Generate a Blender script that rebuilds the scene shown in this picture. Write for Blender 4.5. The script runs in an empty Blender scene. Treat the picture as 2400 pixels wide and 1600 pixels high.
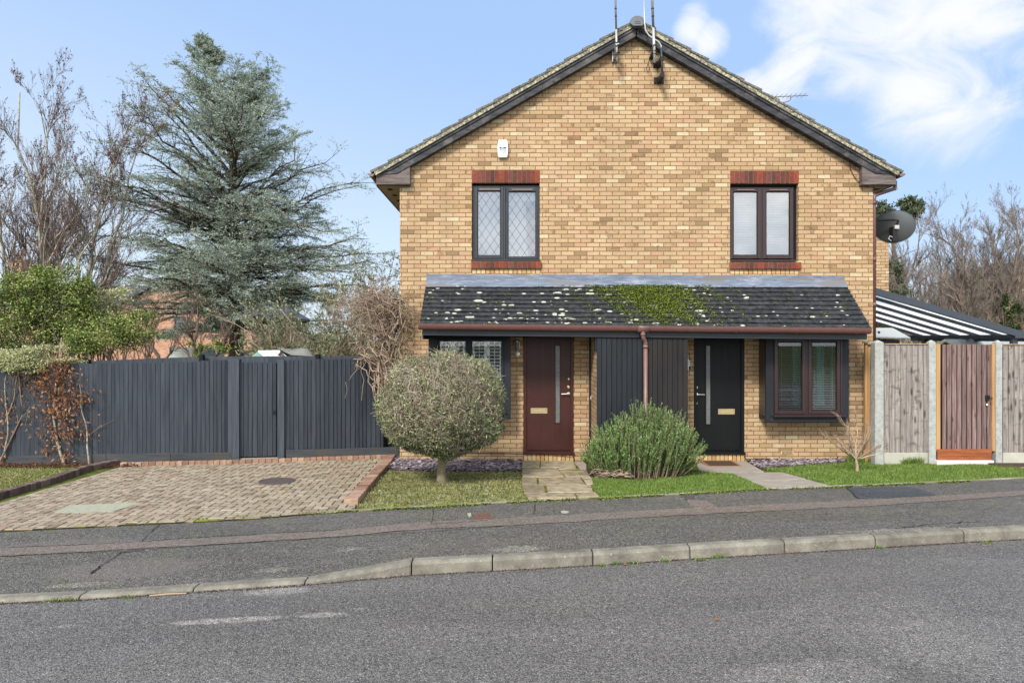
import bpy, math, random
import numpy as np
from mathutils import Vector
S = bpy.context.scene
RAD = math.radians
# ---------------------------------------------------------------- camera
E, HY, F = 2.1, 795.0, 1600.0            # eye height, horizon row and focal length in photo pixels
cam_d = bpy.data.cameras.new('camera'); cam = bpy.data.objects.new('camera', cam_d)
S.collection.objects.link(cam); S.camera = cam
cam_d.sensor_width = 36; cam_d.lens = 24; cam_d.shift_y = -5/2400
cam.location = (0, 0, E); cam.rotation_euler = (RAD(90), 0, 0)
cam_d.clip_start = 0.1; cam_d.clip_end = 2000
# ---------------------------------------------------------------- sky and sun
SUN_EL, SUN_AZ = 40, 205                 # azimuth measured from +Y clockwise: sun behind and left of the camera
w = bpy.data.worlds.new('World'); S.world = w; w.use_nodes = True
wt = w.node_tree; wt.nodes.clear()
def wn(t, **k):
    n = wt.nodes.new(t)
    for a, b in k.items():
        if a in n.inputs: n.inputs[a].default_value = b
        else: setattr(n, a, b)
    return n
def wmath(op, a, b=None):
    n = wt.nodes.new('ShaderNodeMath'); n.operation = op
    for i, v in enumerate((a, b)):
        if v is None: continue
        if isinstance(v, (int, float)): n.inputs[i].default_value = v
        else: wt.links.new(v, n.inputs[i])
    return n.outputs[0]
sky = wn('ShaderNodeTexSky', sky_type='NISHITA', sun_disc=False, sun_elevation=RAD(SUN_EL), sun_rotation=RAD(SUN_AZ),
         altitude=50, air_density=1.0, dust_density=2.0, ozone_density=1.6)
tc = wn('ShaderNodeTexCoord'); sep = wn('ShaderNodeSeparateXYZ'); wt.links.new(tc.outputs['Generated'], sep.inputs[0])
DX, DY, DZ = sep.outputs
def ell(x, y, rx, ry, tilt=0.0):
    """soft blob of cloud round a direction (given as where it stands in the sky), 1 at its centre, 0 at its rim"""
    v = Vector(((x-1200)/F, 1, (HY-y)/F)).normalized()
    right = Vector((v.y, -v.x, 0)).normalized(); up = right.cross(v)
    if up.z < 0: up = -up
    r2 = right*math.cos(tilt)+up*math.sin(tilt); u2 = -right*math.sin(tilt)+up*math.cos(tilt)
    def dot(vec):
        n = wt.nodes.new('ShaderNodeVectorMath'); n.operation = 'DOT_PRODUCT'
        wt.links.new(tc.outputs['Generated'], n.inputs[0]); n.inputs[1].default_value = vec; return n.outputs['Value']
    a = wmath('DIVIDE', dot(r2), rx/F); b = wmath('DIVIDE', dot(u2), ry/F)
    d = wmath('ADD', wmath('MULTIPLY', a, a), wmath('MULTIPLY', b, b))
    front = wmath('GREATER_THAN', dot(v), 0.0)
    return wmath('MULTIPLY', wmath('MAXIMUM', wmath('SUBTRACT', 1.0, d), 0.0), front)
cn = wn('ShaderNodeTexNoise', noise_dimensions='3D', Scale=9.0, Detail=11.0, Roughness=0.62, Distortion=0.9)
cmap = wn('ShaderNodeMapping'); cmap.inputs['Scale'].default_value = (1, 1, 1.5); cmap.inputs['Location'].default_value = (0.3, 0.2, 0.75)
wt.links.new(tc.outputs['Generated'], cmap.inputs[0]); wt.links.new(cmap.outputs[0], cn.inputs['Vector'])
blobs = None
for e in ((2190, 40, 360, 200, -0.15), (2190, 190, 200, 170, -1.1), (1910, 10, 150, 110, 0.2), (1625, 60, 50, 75, -0.3), (1665, 90, 60, 60, 0.5), (1850, 150, 190, 70, 0.8), (1770, 205, 110, 55, 0.2)):
    o = ell(*e); blobs = o if blobs is None else wmath('MAXIMUM', blobs, o)
# unseen cloud bank behind the camera, added for light and reflections; a thin milky veil low down
back = wn('ShaderNodeMapRange', interpolation_type='SMOOTHSTEP'); wt.links.new(DY, back.inputs['Value'])
back.inputs['From Min'].default_value = 0.15; back.inputs['From Max'].default_value = -0.45
cov = wmath('ADD', wmath('MULTIPLY', blobs, 0.55), wmath('MULTIPLY', back.outputs[0], 0.62))
cl = wn('ShaderNodeMapRange', interpolation_type='SMOOTHSTEP')
wt.links.new(wmath('ADD', wmath('SUBTRACT', cn.outputs['Fac'], 0.5), cov), cl.inputs['Value'])
cl.inputs['From Min'].default_value = 0.12; cl.inputs['From Max'].default_value = 0.68
veil = wn('ShaderNodeMapRange', interpolation_type='SMOOTHSTEP'); wt.links.new(wmath('ADD', DZ, wmath('MULTIPLY', DX, 0.22)), veil.inputs['Value'])
veil.inputs['From Min'].default_value = 0.42; veil.inputs['From Max'].default_value = -0.05
SKYGAIN = 1.0
tint = wn('ShaderNodeMix', data_type='RGBA', blend_type='MULTIPLY'); tint.inputs[0].default_value = 1.0
wt.links.new(sky.outputs[0], tint.inputs[6]); tint.inputs[7].default_value = (0.98, 0.98, 1.0, 1)
vc = wn('ShaderNodeMix', data_type='RGBA'); wt.links.new(veil.outputs[0], vc.inputs[0]); vc.inputs[6].default_value = (1.75, 2.6, 4.1, 1); vc.inputs[7].default_value = (3.0, 3.55, 4.2, 1)
mv = wn('ShaderNodeMix', data_type='RGBA'); mv.inputs[0].default_value = 0.85
wt.links.new(tint.outputs[2], mv.inputs[6]); wt.links.new(vc.outputs[2], mv.inputs[7])
mc = wn('ShaderNodeMix', data_type='RGBA'); wt.links.new(cl.outputs[0], mc.inputs[0])
wt.links.new(mv.outputs[2], mc.inputs[6]); cc_ = wn('ShaderNodeMix', data_type='RGBA'); wt.links.new(back.outputs[0], cc_.inputs[0]); cc_.inputs[6].default_value = (3.95, 4.05, 4.2, 1); bn = wn('ShaderNodeTexNoise', noise_dimensions='3D', Scale=3.0, Detail=7.0, Roughness=0.6, Distortion=0.5); wt.links.new(cmap.outputs[0], bn.inputs['Vector']); bm_ = wn('ShaderNodeMix', data_type='RGBA'); wt.links.new(wmath('MULTIPLY', wmath('SUBTRACT', bn.outputs['Fac'], 0.36), 3.2), bm_.inputs[0]); bm_.clamp_factor = True; bm_.inputs[6].default_value = (5.6, 6.3, 7.4, 1); bm_.inputs[7].default_value = (10.4, 10.3, 10.1, 1)
wt.links.new(bm_.outputs[2], cc_.inputs[7]); wt.links.new(cc_.outputs[2], mc.inputs[7])
bg = wn('ShaderNodeBackground'); bg.inputs['Strength'].default_value = 0.095
wt.links.new(mc.outputs[2], bg.inputs['Color'])
wo = wn('ShaderNodeOutputWorld'); wt.links.new(bg.outputs[0], wo.inputs[0])
sun_d = bpy.data.lights.new('sun', 'SUN'); sun = bpy.data.objects.new('sun', sun_d); S.collection.objects.link(sun)
sun_d.energy = 1.9; sun_d.angle = RAD(12); sun_d.color = (1.0, 0.97, 0.93)
sv = Vector((math.sin(RAD(SUN_AZ))*math.cos(RAD(SUN_EL)), math.cos(RAD(SUN_AZ))*math.cos(RAD(SUN_EL)), math.sin(RAD(SUN_EL))))
sun.rotation_euler = sv.to_track_quat('Z', 'Y').to_euler()
S.view_settings.view_transform = 'Standard'; S.view_settings.look = 'None'
S.view_settings.exposure = 1.38; S.view_settings.gamma = 1.0
S.render.engine = 'CYCLES'; S.cycles.max_bounces = 8; S.cycles.transparent_max_bounces = 12
S.cycles.use_denoising = True

# ---------------------------------------------------------------- helpers: measuring
rng = np.random.default_rng(7); random.seed(7)
def at(x, y, d): return ((x-1200)*d/F, d, E+(HY-y)*d/F)       # photo pixel at distance d -> point
def X_(x, d=12.0): return (x-1200)*d/F
def Z_(y, d=12.0): return E+(HY-y)*d/F
def lut(pts, x): return float(np.interp(x, [p[0] for p in pts], [p[1] for p in pts]))
def ext(pts):                                                   # extend a polyline straight on at both ends
    a, b, c, d = pts[0], pts[1], pts[-2], pts[-1]
    L = 40
    def go(p, q): 
        n = math.hypot(q[0]-p[0], q[1]-p[1]); return (q[0]+(q[0]-p[0])/n*L, q[1]+(q[1]-p[1])/n*L)
    return [go(b, a)]+pts+[go(c, d)]
KERB_PX = [(0,1413),(183,1405),(450,1387),(713,1370),(964,1347),(1154,1337),(1390,1324),(1618,1309),(1840,1296),(2053,1283),(2261,1270),(2400,1263)]
KERB = [(X_(x, F*E/(y-HY)), F*E/(y-HY)) for x, y in KERB_PX]
KERBX = ext(KERB)
def kerb_y(X): return lut(KERBX, X)
KH_T = [(-3.6,0.03),(KERB[3][0],0.03),(KERB[4][0],0.115),(9,0.115)]
def kerb_h(X): return lut(KH_T, X)
BACK_PX = [(0,1241),(400,1218),(762,1201),(1000,1188),(1237,1173),(1405,1167),(1600,1157),(1793,1145),(1990,1139),(2400,1120)]
def zb_px(x): return float(np.interp(x, [600, 1000], [0.06, 0.12]))
BACK = []
for x, y in BACK_PX:
    d = F*(E-zb_px(x))/(y-HY); BACK.append((X_(x, d), d))
BACKX = ext(BACK)
def back_y(X): return lut(BACKX, X)
def zback(X): return float(np.interp(X, [-3.0, -1.2], [0.06, 0.12]))
ZW = -0.03
def zg(X, Y):
    k, b = kerb_y(X), back_y(X)
    if Y <= k: return 0.0
    if Y <= b: t = (Y-k)/(b-k); return kerb_h(X)*(1-t)+zback(X)*t
    t = min((Y-b)/max(11.6-b, .5), 1); return zback(X)*(1-t)+ZW*t
def G(x, y, dz=0.0):                                            # pixel -> point on the terrain
    z = 0.03
    for _ in range(25):
        d = F*(E-z)/(y-HY); z = 0.5*z+0.5*(zg(X_(x, d), d)+dz)
    d = F*(E-z)/(y-HY); return (X_(x, d), d, z)

# ---------------------------------------------------------------- helpers: meshes and objects
COL = S.collection
def link(name, me, mt, parent=None, smooth=False):
    o = bpy.data.objects.new(name, me); COL.objects.link(o)
    if mt is not None: me.materials.append(mt)
    if smooth: me.polygons.foreach_set('use_smooth', [True]*len(me.polygons))
    if parent is not None: o.parent = parent; o.matrix_parent_inverse = parent.matrix_world.inverted() if False else parent_inv(parent)
    return o
def world_loc(o):
    v = Vector((0, 0, 0))
    while o is not None: v = v+o.location; o = o.parent
    return v
def parent_inv(parent):
    from mathutils import Matrix
    return Matrix.Identity(4)
def tag(o, label=None, cat=None, group=None, kind=None):
    if label: o['label'] = label
    if cat: o['category'] = cat
    if group: o['group'] = group
    if kind: o['kind'] = kind
    return o
def thing(name, label, cat, loc=(0,0,0), group=None):
    """an Empty at the thing's base; children are built in world coordinates and shifted by -loc"""
    o = bpy.data.objects.new(name, None); COL.objects.link(o); o.location = loc; o.empty_display_size = 0.2
    return tag(o, label, cat, group)
class MB:
    def __init__(s): s.v = []; s.f = []
    def add(s, vs, fs):
        n = len(s.v); s.v += [tuple(v) for v in vs]; s.f += [tuple(i+n for i in f) for f in fs]; return s
    def box(s, x0, x1, y0, y1, z0, z1):
        x0, x1 = sorted((x0, x1)); y0, y1 = sorted((y0, y1)); z0, z1 = sorted((z0, z1))
        return s.add([(x0,y0,z0),(x1,y0,z0),(x1,y1,z0),(x0,y1,z0),(x0,y0,z1),(x1,y0,z1),(x1,y1,z1),(x0,y1,z1)],
                     [(0,3,2,1),(4,5,6,7),(0,1,5,4),(1,2,6,5),(2,3,7,6),(3,0,4,7)])
    def hexa(s, b, t):                                          # bottom 4 (ccw from above), top 4
        return s.add(list(b)+list(t), [(0,3,2,1),(4,5,6,7),(0,1,5,4),(1,2,6,5),(2,3,7,6),(3,0,4,7)])
    def quad(s, *p): return s.add(p, [tuple(range(len(p)))])
    def prism(s, poly, y0, y1):                                 # polygon in XZ extruded along Y
        n = len(poly)
        vs = [(x, y0, z) for x, z in poly]+[(x, y1, z) for x, z in poly]
        return s.add(vs, [tuple(range(n)), tuple(range(2*n-1, n-1, -1))]+[(i, i+n, (i+1) % n+n, (i+1) % n) for i in range(n)])
    def slab(s, poly, z0, z1):                                  # polygon in XY (ccw), z numbers or functions
        n = len(poly); f0 = z0 if callable(z0) else (lambda x, y: z0); f1 = z1 if callable(z1) else (lambda x, y: z1)
        vs = [(x, y, f0(x, y)) for x, y in poly]+[(x, y, f1(x, y)) for x, y in poly]
        return s.add(vs, [tuple(range(n-1, -1, -1)), tuple(range(n, 2*n))]+[(i, (i+1) % n, (i+1) % n+n, i+n) for i in range(n)])
    def tube(s, pts, r, n=8, cap=True):
        pts = [Vector(p) for p in pts]; rs = r if isinstance(r, (list, tuple)) else [r]*len(pts)
        base = len(s.v); prev = None
        for i, p in enumerate(pts):
            a = pts[max(i-1, 0)]; b = pts[min(i+1, len(pts)-1)]; t = (b-a).normalized()
            if prev is None: u = t.orthogonal().normalized()
            else:
                u = prev-t*prev.dot(t); u = u.normalized() if u.length > 1e-6 else t.orthogonal().normalized()
            prev = u; v = t.cross(u)
            for k in range(n):
                q = 2*math.pi*k/n; s.v.append(tuple(p+(u*math.cos(q)+v*math.sin(q))*rs[i]))
        for i in range(len(pts)-1):
            for k in range(n):
                a = base+i*n+k; b = base+i*n+(k+1) % n; s.f.append((a, b, b+n, a+n))
        if cap:
            s.f.append(tuple(base+k for k in range(n-1, -1, -1))); m = base+(len(pts)-1)*n; s.f.append(tuple(m+k for k in range(n)))
        return s
    def lathe(s, c, prof, n=20, axis='z'):                      # prof: (radius, height)
        base = len(s.v); m = len(prof)
        for r, h in prof:
            for k in range(n):
                q = 2*math.pi*k/n; a, b = r*math.cos(q), r*math.sin(q)
                if axis == 'z': s.v.append((c[0]+a, c[1]+b, c[2]+h))
                else: s.v.append((c[0]+a, c[1]-h, c[2]+b))      # axis 'y': height towards the viewer
        for i in range(m-1):
            for k in range(n):
                a = base+i*n+k; b = base+i*n+(k+1) % n; s.f.append((a, b, b+n, a+n))
        s.f.append(tuple(base+k for k in range(n-1, -1, -1))); q = base+(m-1)*n; s.f.append(tuple(q+k for k in range(n)))
        return s
    def obj(s, name, mt, parent=None, bevel=0.0, smooth=False, shift=None):
        me = bpy.data.meshes.new(name)
        sh = world_loc(parent) if parent is not None else Vector((0, 0, 0))
        if shift is not None: sh = Vector(shift)
        me.from_pydata([(x-sh.x, y-sh.y, z-sh.z) for x, y, z in s.v], [], s.f); me.update()
        import bmesh
        bm = bmesh.new(); bm.from_mesh(me); bmesh.ops.recalc_face_normals(bm, faces=bm.faces)
        if bevel > 0:
            es = [e for e in bm.edges if len(e.link_faces) == 2 and e.calc_face_angle(0) > 0.5]
            try: bmesh.ops.bevel(bm, geom=es, offset=bevel, segments=1, affect='EDGES', clamp_overlap=True)
            except Exception: pass
        bm.to_mesh(me); bm.free()
        o = link(name, me, mt, parent, smooth)
        if shift is not None: o.location = shift
        return o
def npobj(name, V, faces, mt, parent=None, smooth=False):
    """V (n,3); faces: list of int arrays (m,k)"""
    V = np.asarray(V, dtype=np.float32)
    sh = world_loc(parent) if parent is not None else Vector((0, 0, 0)); V = V-np.array(sh, dtype=np.float32)
    me = bpy.data.meshes.new(name); me.vertices.add(len(V)); me.vertices.foreach_set('co', V.ravel())
    faces = [np.asarray(f) for f in faces if len(f)]
    nl = sum(f.size for f in faces); nf = sum(len(f) for f in faces)
    me.loops.add(nl); me.loops.foreach_set('vertex_index', np.concatenate([f.ravel() for f in faces]).astype(np.int32))
    me.polygons.add(nf); sizes = np.concatenate([np.full(len(f), f.shape[1]) for f in faces])
    st = np.concatenate([[0], np.cumsum(sizes)[:-1]]); me.polygons.foreach_set('loop_start', st.astype(np.int32))
    me.update(calc_edges=True); me.validate()
    return link(name, me, mt, parent, smooth)

# ---------------------------------------------------------------- helpers: vegetation
def unit(a): return a/np.maximum(np.linalg.norm(a, axis=-1, keepdims=True), 1e-9)
def rvec(n): return unit(rng.normal(size=(n, 3)))
def perp(d, az):
    ref = np.where(np.abs(d[:, 2:3]) > 0.95, np.array([[1., 0, 0]]), np.array([[0, 0, 1.]]))
    u = unit(np.cross(d, ref)); v = np.cross(d, u); return u*np.cos(az)[:, None]+v*np.sin(az)[:, None]
def branches(p0, d, L, r0, r1, m=5, bend=None, jit=0.04):
    """N curved branches -> points (N,m,3), radii (N,m)"""
    N = len(p0); t = np.linspace(0, 1, m)[None, :, None]
    bend = np.zeros((N, 3)) if bend is None else bend
    P = p0[:, None]+L[:, None, None]*(d[:, None]*t+bend[:, None]*t**2)
    j = rng.normal(size=(N, m, 3))*jit*L[:, None, None]; j[:, 0] = 0; P = P+j*t
    R = r0[:, None]*(1-t[..., 0])+r1[:, None]*t[..., 0]
    return P, R
def spawn(P, R, k, t0, t1, ang, angv, lenf, L, up=0.0, flat=None, taper=0.6):
    """k children on each branch"""
    N, m, _ = P.shape; t = rng.uniform(t0, t1, (N, k)); x = t*(m-1); i = np.clip(x.astype(int), 0, m-2); f = x-i
    idx = np.arange(N)[:, None]
    p = P[idx, i]*(1-f[..., None])+P[idx, i+1]*f[..., None]; tan = unit(P[idx, i+1]-P[idx, i]).reshape(-1, 3)
    r = (R[idx, i]*(1-f)+R[idx, i+1]*f).ravel()
    a = np.abs(rng.normal(ang, angv, N*k))
    az = rng.uniform(0, 2*np.pi, N*k) if flat is None else np.where(rng.random(N*k) < .5, 0, np.pi)+rng.normal(0, flat, N*k)
    q = perp(tan, az); d = unit(tan*np.cos(a)[:, None]+q*np.sin(a)[:, None]+np.array([0, 0, up]))
    LL = (L[:, None]*lenf*(1-taper*t)).ravel()*rng.uniform(.6, 1.25, N*k)
    return p.reshape(-1, 3), d, LL, r
def tubemesh(sets, n=4):
    Vs, Fs, off = [], [], 0
    for P, R in sets:
        N, m, _ = P.shape
        T = np.empty_like(P); T[:, 1:-1] = P[:, 2:]-P[:, :-2]; T[:, 0] = P[:, 1]-P[:, 0]; T[:, -1] = P[:, -1]-P[:, -2]; T = unit(T)
        ref = np.array([0.31, 0.17, 0.93]); ref2 = np.array([0.9, -0.3, 0.1])
        cr = np.cross(T, ref); bad = np.linalg.norm(cr, axis=-1, keepdims=True) < 0.15; cr = np.where(bad, np.cross(T, ref2), cr)
        U = unit(cr); W = np.cross(T, U)
        a = np.arange(n)*2*np.pi/n
        V = P[:, :, None]+(U[:, :, None]*np.cos(a)[None, None, :, None]+W[:, :, None]*np.sin(a)[None, None, :, None])*R[:, :, None, None]
        base = off+(np.arange(N)*m*n)[:, None, None]+(np.arange(m-1)*n)[None, :, None]; k = np.arange(n)[None, None]
        k2 = (k+1) % n
        F_ = np.stack([base+k, base+k2, base+k2+n, base+k+n], -1).reshape(-1, 4)
        Vs.append(V.reshape(-1, 3)); Fs.append(F_); off += N*m*n
    return np.concatenate(Vs), [np.concatenate(Fs)]
def leafmesh(c, d, nrm, L, W, fold=0.0):
    """diamond leaves at c along d"""
    s = unit(np.cross(d, nrm)); L = np.broadcast_to(L, len(c))[:, None]; W = np.broadcast_to(W, len(c))[:, None]
    mid = c+d*L*0.45+unit(nrm)*L*fold
    V = np.stack([c, mid+s*W*0.5, c+d*L, mid-s*W*0.5], 1).reshape(-1, 3)
    return V, np.arange(len(V)).reshape(-1, 4)
def along(P, per, t0=0.0):
    """random points along branches with tangents"""
    N, m, _ = P.shape; t = rng.uniform(t0, 1, (N, per)); x = t*(m-1); i = np.clip(x.astype(int), 0, m-2); f = (x-i)[..., None]
    idx = np.arange(N)[:, None]
    return (P[idx, i]*(1-f)+P[idx, i+1]*f).reshape(-1, 3), unit(P[idx, i+1]-P[idx, i]).reshape(-1, 3)
def A(*r): return np.array(r, dtype=float)
def inpoly(px, py, poly):
    c = np.zeros(len(px), bool); n = len(poly)
    for i in range(n):
        x0, y0 = poly[i][:2]; x1, y1 = poly[(i+1) % n][:2]
        cond = ((y0 > py) != (y1 > py)) & (px < (x1-x0)*(py-y0)/((y1-y0) if y1 != y0 else 1e-9)+x0); c ^= cond
    return c
# ---------------------------------------------------------------- materials
KA = 0.62
def lin(r, g, b, k=KA):
    f = lambda c: (c/255/12.92 if c/255 <= .04045 else ((c/255+.055)/1.055)**2.4)
    return (f(r)*k, f(g)*k, f(b)*k, 1)
class M:
    def __init__(s, name, rough=0.8, spec=0.3):
        s.m = bpy.data.materials.new(name); s.m.use_nodes = True; s.t = s.m.node_tree
        s.b = s.t.nodes['Principled BSDF']; s.b.inputs['Roughness'].default_value = rough
        s.b.inputs['Specular IOR Level'].default_value = spec
    def n(s, t, **k):
        n = s.t.nodes.new(t)
        for a, v in k.items():
            if hasattr(n, a) and a not in n.inputs: setattr(n, a, v)
            elif hasattr(v, 'is_output') or isinstance(v, bpy.types.NodeSocket): s.t.links.new(v, n.inputs[a])
            else: n.inputs[a].default_value = v
        return n
    def math(s, op, a, b=None, c=None):
        n = s.t.nodes.new('ShaderNodeMath'); n.operation = op
        for i, v in enumerate((a, b, c)):
            if v is None: continue
            if isinstance(v, bpy.types.NodeSocket): s.t.links.new(v, n.inputs[i])
            else: n.inputs[i].default_value = v
        return n.outputs[0]
    def co(s, scale=(1,1,1), kind='Object', rot=(0,0,0)):
        t = s.n('ShaderNodeTexCoord'); mp = s.n('ShaderNodeMapping', Vector=t.outputs[kind]); mp.inputs['Scale'].default_value = scale
        mp.inputs['Rotation'].default_value = rot; return mp.outputs[0]
    def geo(s, out='Position'): return s.n('ShaderNodeNewGeometry').outputs[out]
    def pos(s, scale=(1,1,1)):
        mp = s.n('ShaderNodeMapping', Vector=s.geo()); mp.inputs['Scale'].default_value = scale; return mp.outputs[0]
    def noise(s, scale, v=None, detail=4, rough=.55, out='Fac', dist=0.0):
        n = s.n('ShaderNodeTexNoise', Scale=scale, Detail=detail, Roughness=rough, Distortion=dist)
        s.t.links.new(v if v is not None else s.geo(), n.inputs['Vector']); return n.outputs[out]
    def voro(s, scale, v=None, out='Distance', feature='F1', rnd=1.0):
        n = s.n('ShaderNodeTexVoronoi', feature=feature, Scale=scale, Randomness=rnd)
        s.t.links.new(v if v is not None else s.geo(), n.inputs['Vector']); return n.outputs[out]
    def ramp(s, f, stops, interp='LINEAR'):
        n = s.n('ShaderNodeValToRGB'); s.t.links.new(f, n.inputs[0]); cr = n.color_ramp; cr.interpolation = interp
        while len(cr.elements) < len(stops): cr.elements.new(0.5)
        for e, (p, c) in zip(cr.elements, stops): e.position = p; e.color = c if len(c) == 4 else (*c, 1)
        return n.outputs[0]
    def step(s, f, a, b):
        n = s.n('ShaderNodeMapRange'); s.t.links.new(f, n.inputs[0]); n.inputs[1].default_value = a; n.inputs[2].default_value = b
        return n.outputs[0]
    def mix(s, f, a, b, mode='MIX'):
        n = s.n('ShaderNodeMix', data_type='RGBA', blend_type=mode)
        for i, v in ((0, f), (6, a), (7, b)):
            if isinstance(v, bpy.types.NodeSocket): s.t.links.new(v, n.inputs[i])
            elif i == 0: n.inputs[i].default_value = v
            else: n.inputs[i].default_value = v
        return n.outputs[2]
    def col(s, c):
        if isinstance(c, bpy.types.NodeSocket): s.t.links.new(c, s.b.inputs['Base Color'])
        else: s.b.inputs['Base Color'].default_value = c
        return s
    def bump(s, h, strength=.5, dist=.01):
        n = s.n('ShaderNodeBump', Strength=strength, Distance=dist); s.t.links.new(h, n.inputs['Height'])
        s.t.links.new(n.outputs[0], s.b.inputs['Normal']); return s
    def set(s, **k):
        for a, v in k.items():
            a = a.replace('_', ' ')
            if isinstance(v, bpy.types.NodeSocket): s.t.links.new(v, s.b.inputs[a])
            else: s.b.inputs[a].default_value = v
        return s
def simple(name, c, rough=.6, var=.12, scale=6, spec=.3, bump=0.0, metal=0.0, detail=5):
    m = M(name, rough, spec); n = m.noise(scale, m.geo(), detail)
    d = tuple(x*(1-var) for x in c[:3])+(1,); l = tuple(min(x*(1+var), 1) for x in c[:3])+(1,)
    m.col(m.ramp(n, [(.3, d), (.7, l)])); m.set(Metallic=metal)
    if bump: m.bump(m.noise(scale*6, m.geo(), 4), bump, .004)
    return m.m
def island(name, stops, rough=.75, nvar=.25, nscale=25, bump=.3, bdist=.003, spec=.25, trans=0.0):
    """colour picked per loose piece, plus a little noise"""
    m = M(name, rough, spec); r = m.geo('Random Per Island'); c = m.ramp(r, stops)
    n = m.noise(nscale, m.geo(), 4); c = m.mix(nvar, c, m.ramp(n, [(.25, (.25,.25,.25,1)), (.75, (1.3,1.3,1.3,1))]), 'MULTIPLY')
    m.col(c)
    if bump: m.bump(n, bump, bdist)
    if trans: 
        ts = m.n('ShaderNodeBsdfTranslucent'); m.t.links.new(c, ts.inputs['Color']); mx = m.n('ShaderNodeMixShader'); mx.inputs[0].default_value = trans
        out = m.t.nodes['Material Output']; m.t.links.new(m.b.outputs[0], mx.inputs[1]); m.t.links.new(ts.outputs[0], mx.inputs[2]); m.t.links.new(mx.outputs[0], out.inputs[0])
    return m.m
BR = [(0, lin(160,132,102)), (.05, lin(188,156,120)), (.14, lin(206,173,133)), (.36, lin(217,184,143)), (.58, lin(224,194,153)), (.76, lin(217,181,146)), (.88, lin(211,170,134)), (.95, lin(226,199,158)), (1, lin(236,218,182))]
def brick_material(name, stops, mortar, uo=0.0, zo=0.0, bl=.225, bh=.075, mw=.010):
    m = M(name, .9, .15); p = m.geo(); s = m.n('ShaderNodeSeparateXYZ', Vector=p)
    wob = m.math('MULTIPLY', m.math('SUBTRACT', m.noise(1.3, p, 2), .5), .006)
    u = m.math('ADD', m.math('ADD', s.outputs[0], s.outputs[1]), 40+uo); z = m.math('ADD', m.math('ADD', s.outputs[2], 40*.075+zo), wob)
    row = m.math('FLOOR', m.math('DIVIDE', z, bh)); odd = m.math('MODULO', row, 2.0)
    uu = m.math('ADD', m.math('DIVIDE', u, bl), m.math('MULTIPLY', odd, .5))
    rj = m.n('ShaderNodeTexWhiteNoise', noise_dimensions='1D'); m.t.links.new(row, rj.inputs['W'])
    uu = m.math('ADD', uu, m.math('MULTIPLY', rj.outputs['Value'], .06))
    cl = m.math('FLOOR', uu); fu = m.math('MULTIPLY', m.math('FRACT', uu), bl); fz = m.math('MULTIPLY', m.math('FRACT', m.math('DIVIDE', z, bh)), bh)
    cv = m.n('ShaderNodeCombineXYZ'); m.t.links.new(cl, cv.inputs[0]); m.t.links.new(row, cv.inputs[1])
    wn_ = m.n('ShaderNodeTexWhiteNoise', noise_dimensions='3D', Vector=cv.outputs[0])
    edge = m.math('MINIMUM', m.math('MINIMUM', fu, m.math('SUBTRACT', bl, fu)), m.math('MINIMUM', fz, m.math('SUBTRACT', bh, fz)))
    edge = m.math('ADD', edge, m.math('MULTIPLY', m.math('SUBTRACT', m.noise(60, p, 3), .5), .004))
    mk = m.step(edge, mw*.42, mw*.8)                       # 0 in the joint, 1 on the brick
    c = m.ramp(wn_.outputs['Value'], stops)
    # a few bricks carry a dark kiss mark or a pink flush
    sc2 = m.n('ShaderNodeSeparateColor'); m.t.links.new(wn_.outputs['Color'], sc2.inputs[0])
    kiss = m.math('MULTIPLY', m.math('GREATER_THAN', sc2.outputs[1], .86), m.step(m.noise(9, p, 3), .5, .62))
    c = m.mix(m.math('MULTIPLY', kiss, .6), c, lin(140,98,66))
    pink = m.math('MULTIPLY', m.math('GREATER_THAN', sc2.outputs[2], .9), m.step(m.noise(12, m.pos((1,1,1.6)), 2), .42, .6))
    c = m.mix(m.math('MULTIPLY', pink, .35), c, lin(204,146,112))
    spot = m.math('LESS_THAN', m.voro(16, p), .075); c = m.mix(m.math('MULTIPLY', spot, .65), c, lin(88,66,46))
    c = m.mix(.42, c, m.ramp(m.noise(38, p, 4), [(.3, (.6,.58,.54,1)), (.7, (1.18,1.18,1.18,1))]), 'MULTIPLY')
    c = m.mix(.32, c, m.ramp(m.noise(.8, m.pos((1,1,.5)), 5), [(.32, (.72,.68,.62,1)), (.68, (1.15,1.15,1.15,1))]), 'MULTIPLY')
    zz = s.outputs[2]; damp = m.math('MULTIPLY', m.step(m.math('ADD', zz, m.math('MULTIPLY', m.noise(1.6, p, 4), .9)), 1.1, .35), .3); c = m.mix(damp, c, lin(168,146,112))
    strk = m.math('MULTIPLY', m.step(m.noise(1.0, m.pos((2.6,2.6,.35)), 5, .65), .52, .72), .28); c = m.mix(strk, c, lin(160,138,106))
    c = m.mix(mk, mortar, c); m.col(c); m.bump(m.math('ADD', m.math('MULTIPLY', mk, .7), m.math('MULTIPLY', m.noise(70, p, 3), .3)), .6, .008)
    return m.m
MT = {}
MT['brick'] = brick_material('buff_brick', BR, lin(132,108,72), zo=.03)
MT['brick_far'] = brick_material('red_brick', [(0, lin(206,146,118)), (.5, lin(222,164,136)), (1, lin(236,186,158))], lin(206,176,152), 0, 0)
MT['brick_buff'] = island('buff_brick_on_end', [(0, lin(205,160,105)), (.5, lin(226,184,128)), (1, lin(238,206,155))])
MT['brick_red'] = island('red_brick_on_end', [(0, lin(92,62,62)), (.2, lin(108,70,66)), (.4, lin(124,66,58)), (.6, lin(146,68,54)), (.82, lin(170,80,58)), (1, lin(116,78,74))], .8, .6, 22)
MT['mortar'] = simple('mortar', lin(140,116,78), .9, .15, 12)
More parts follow.
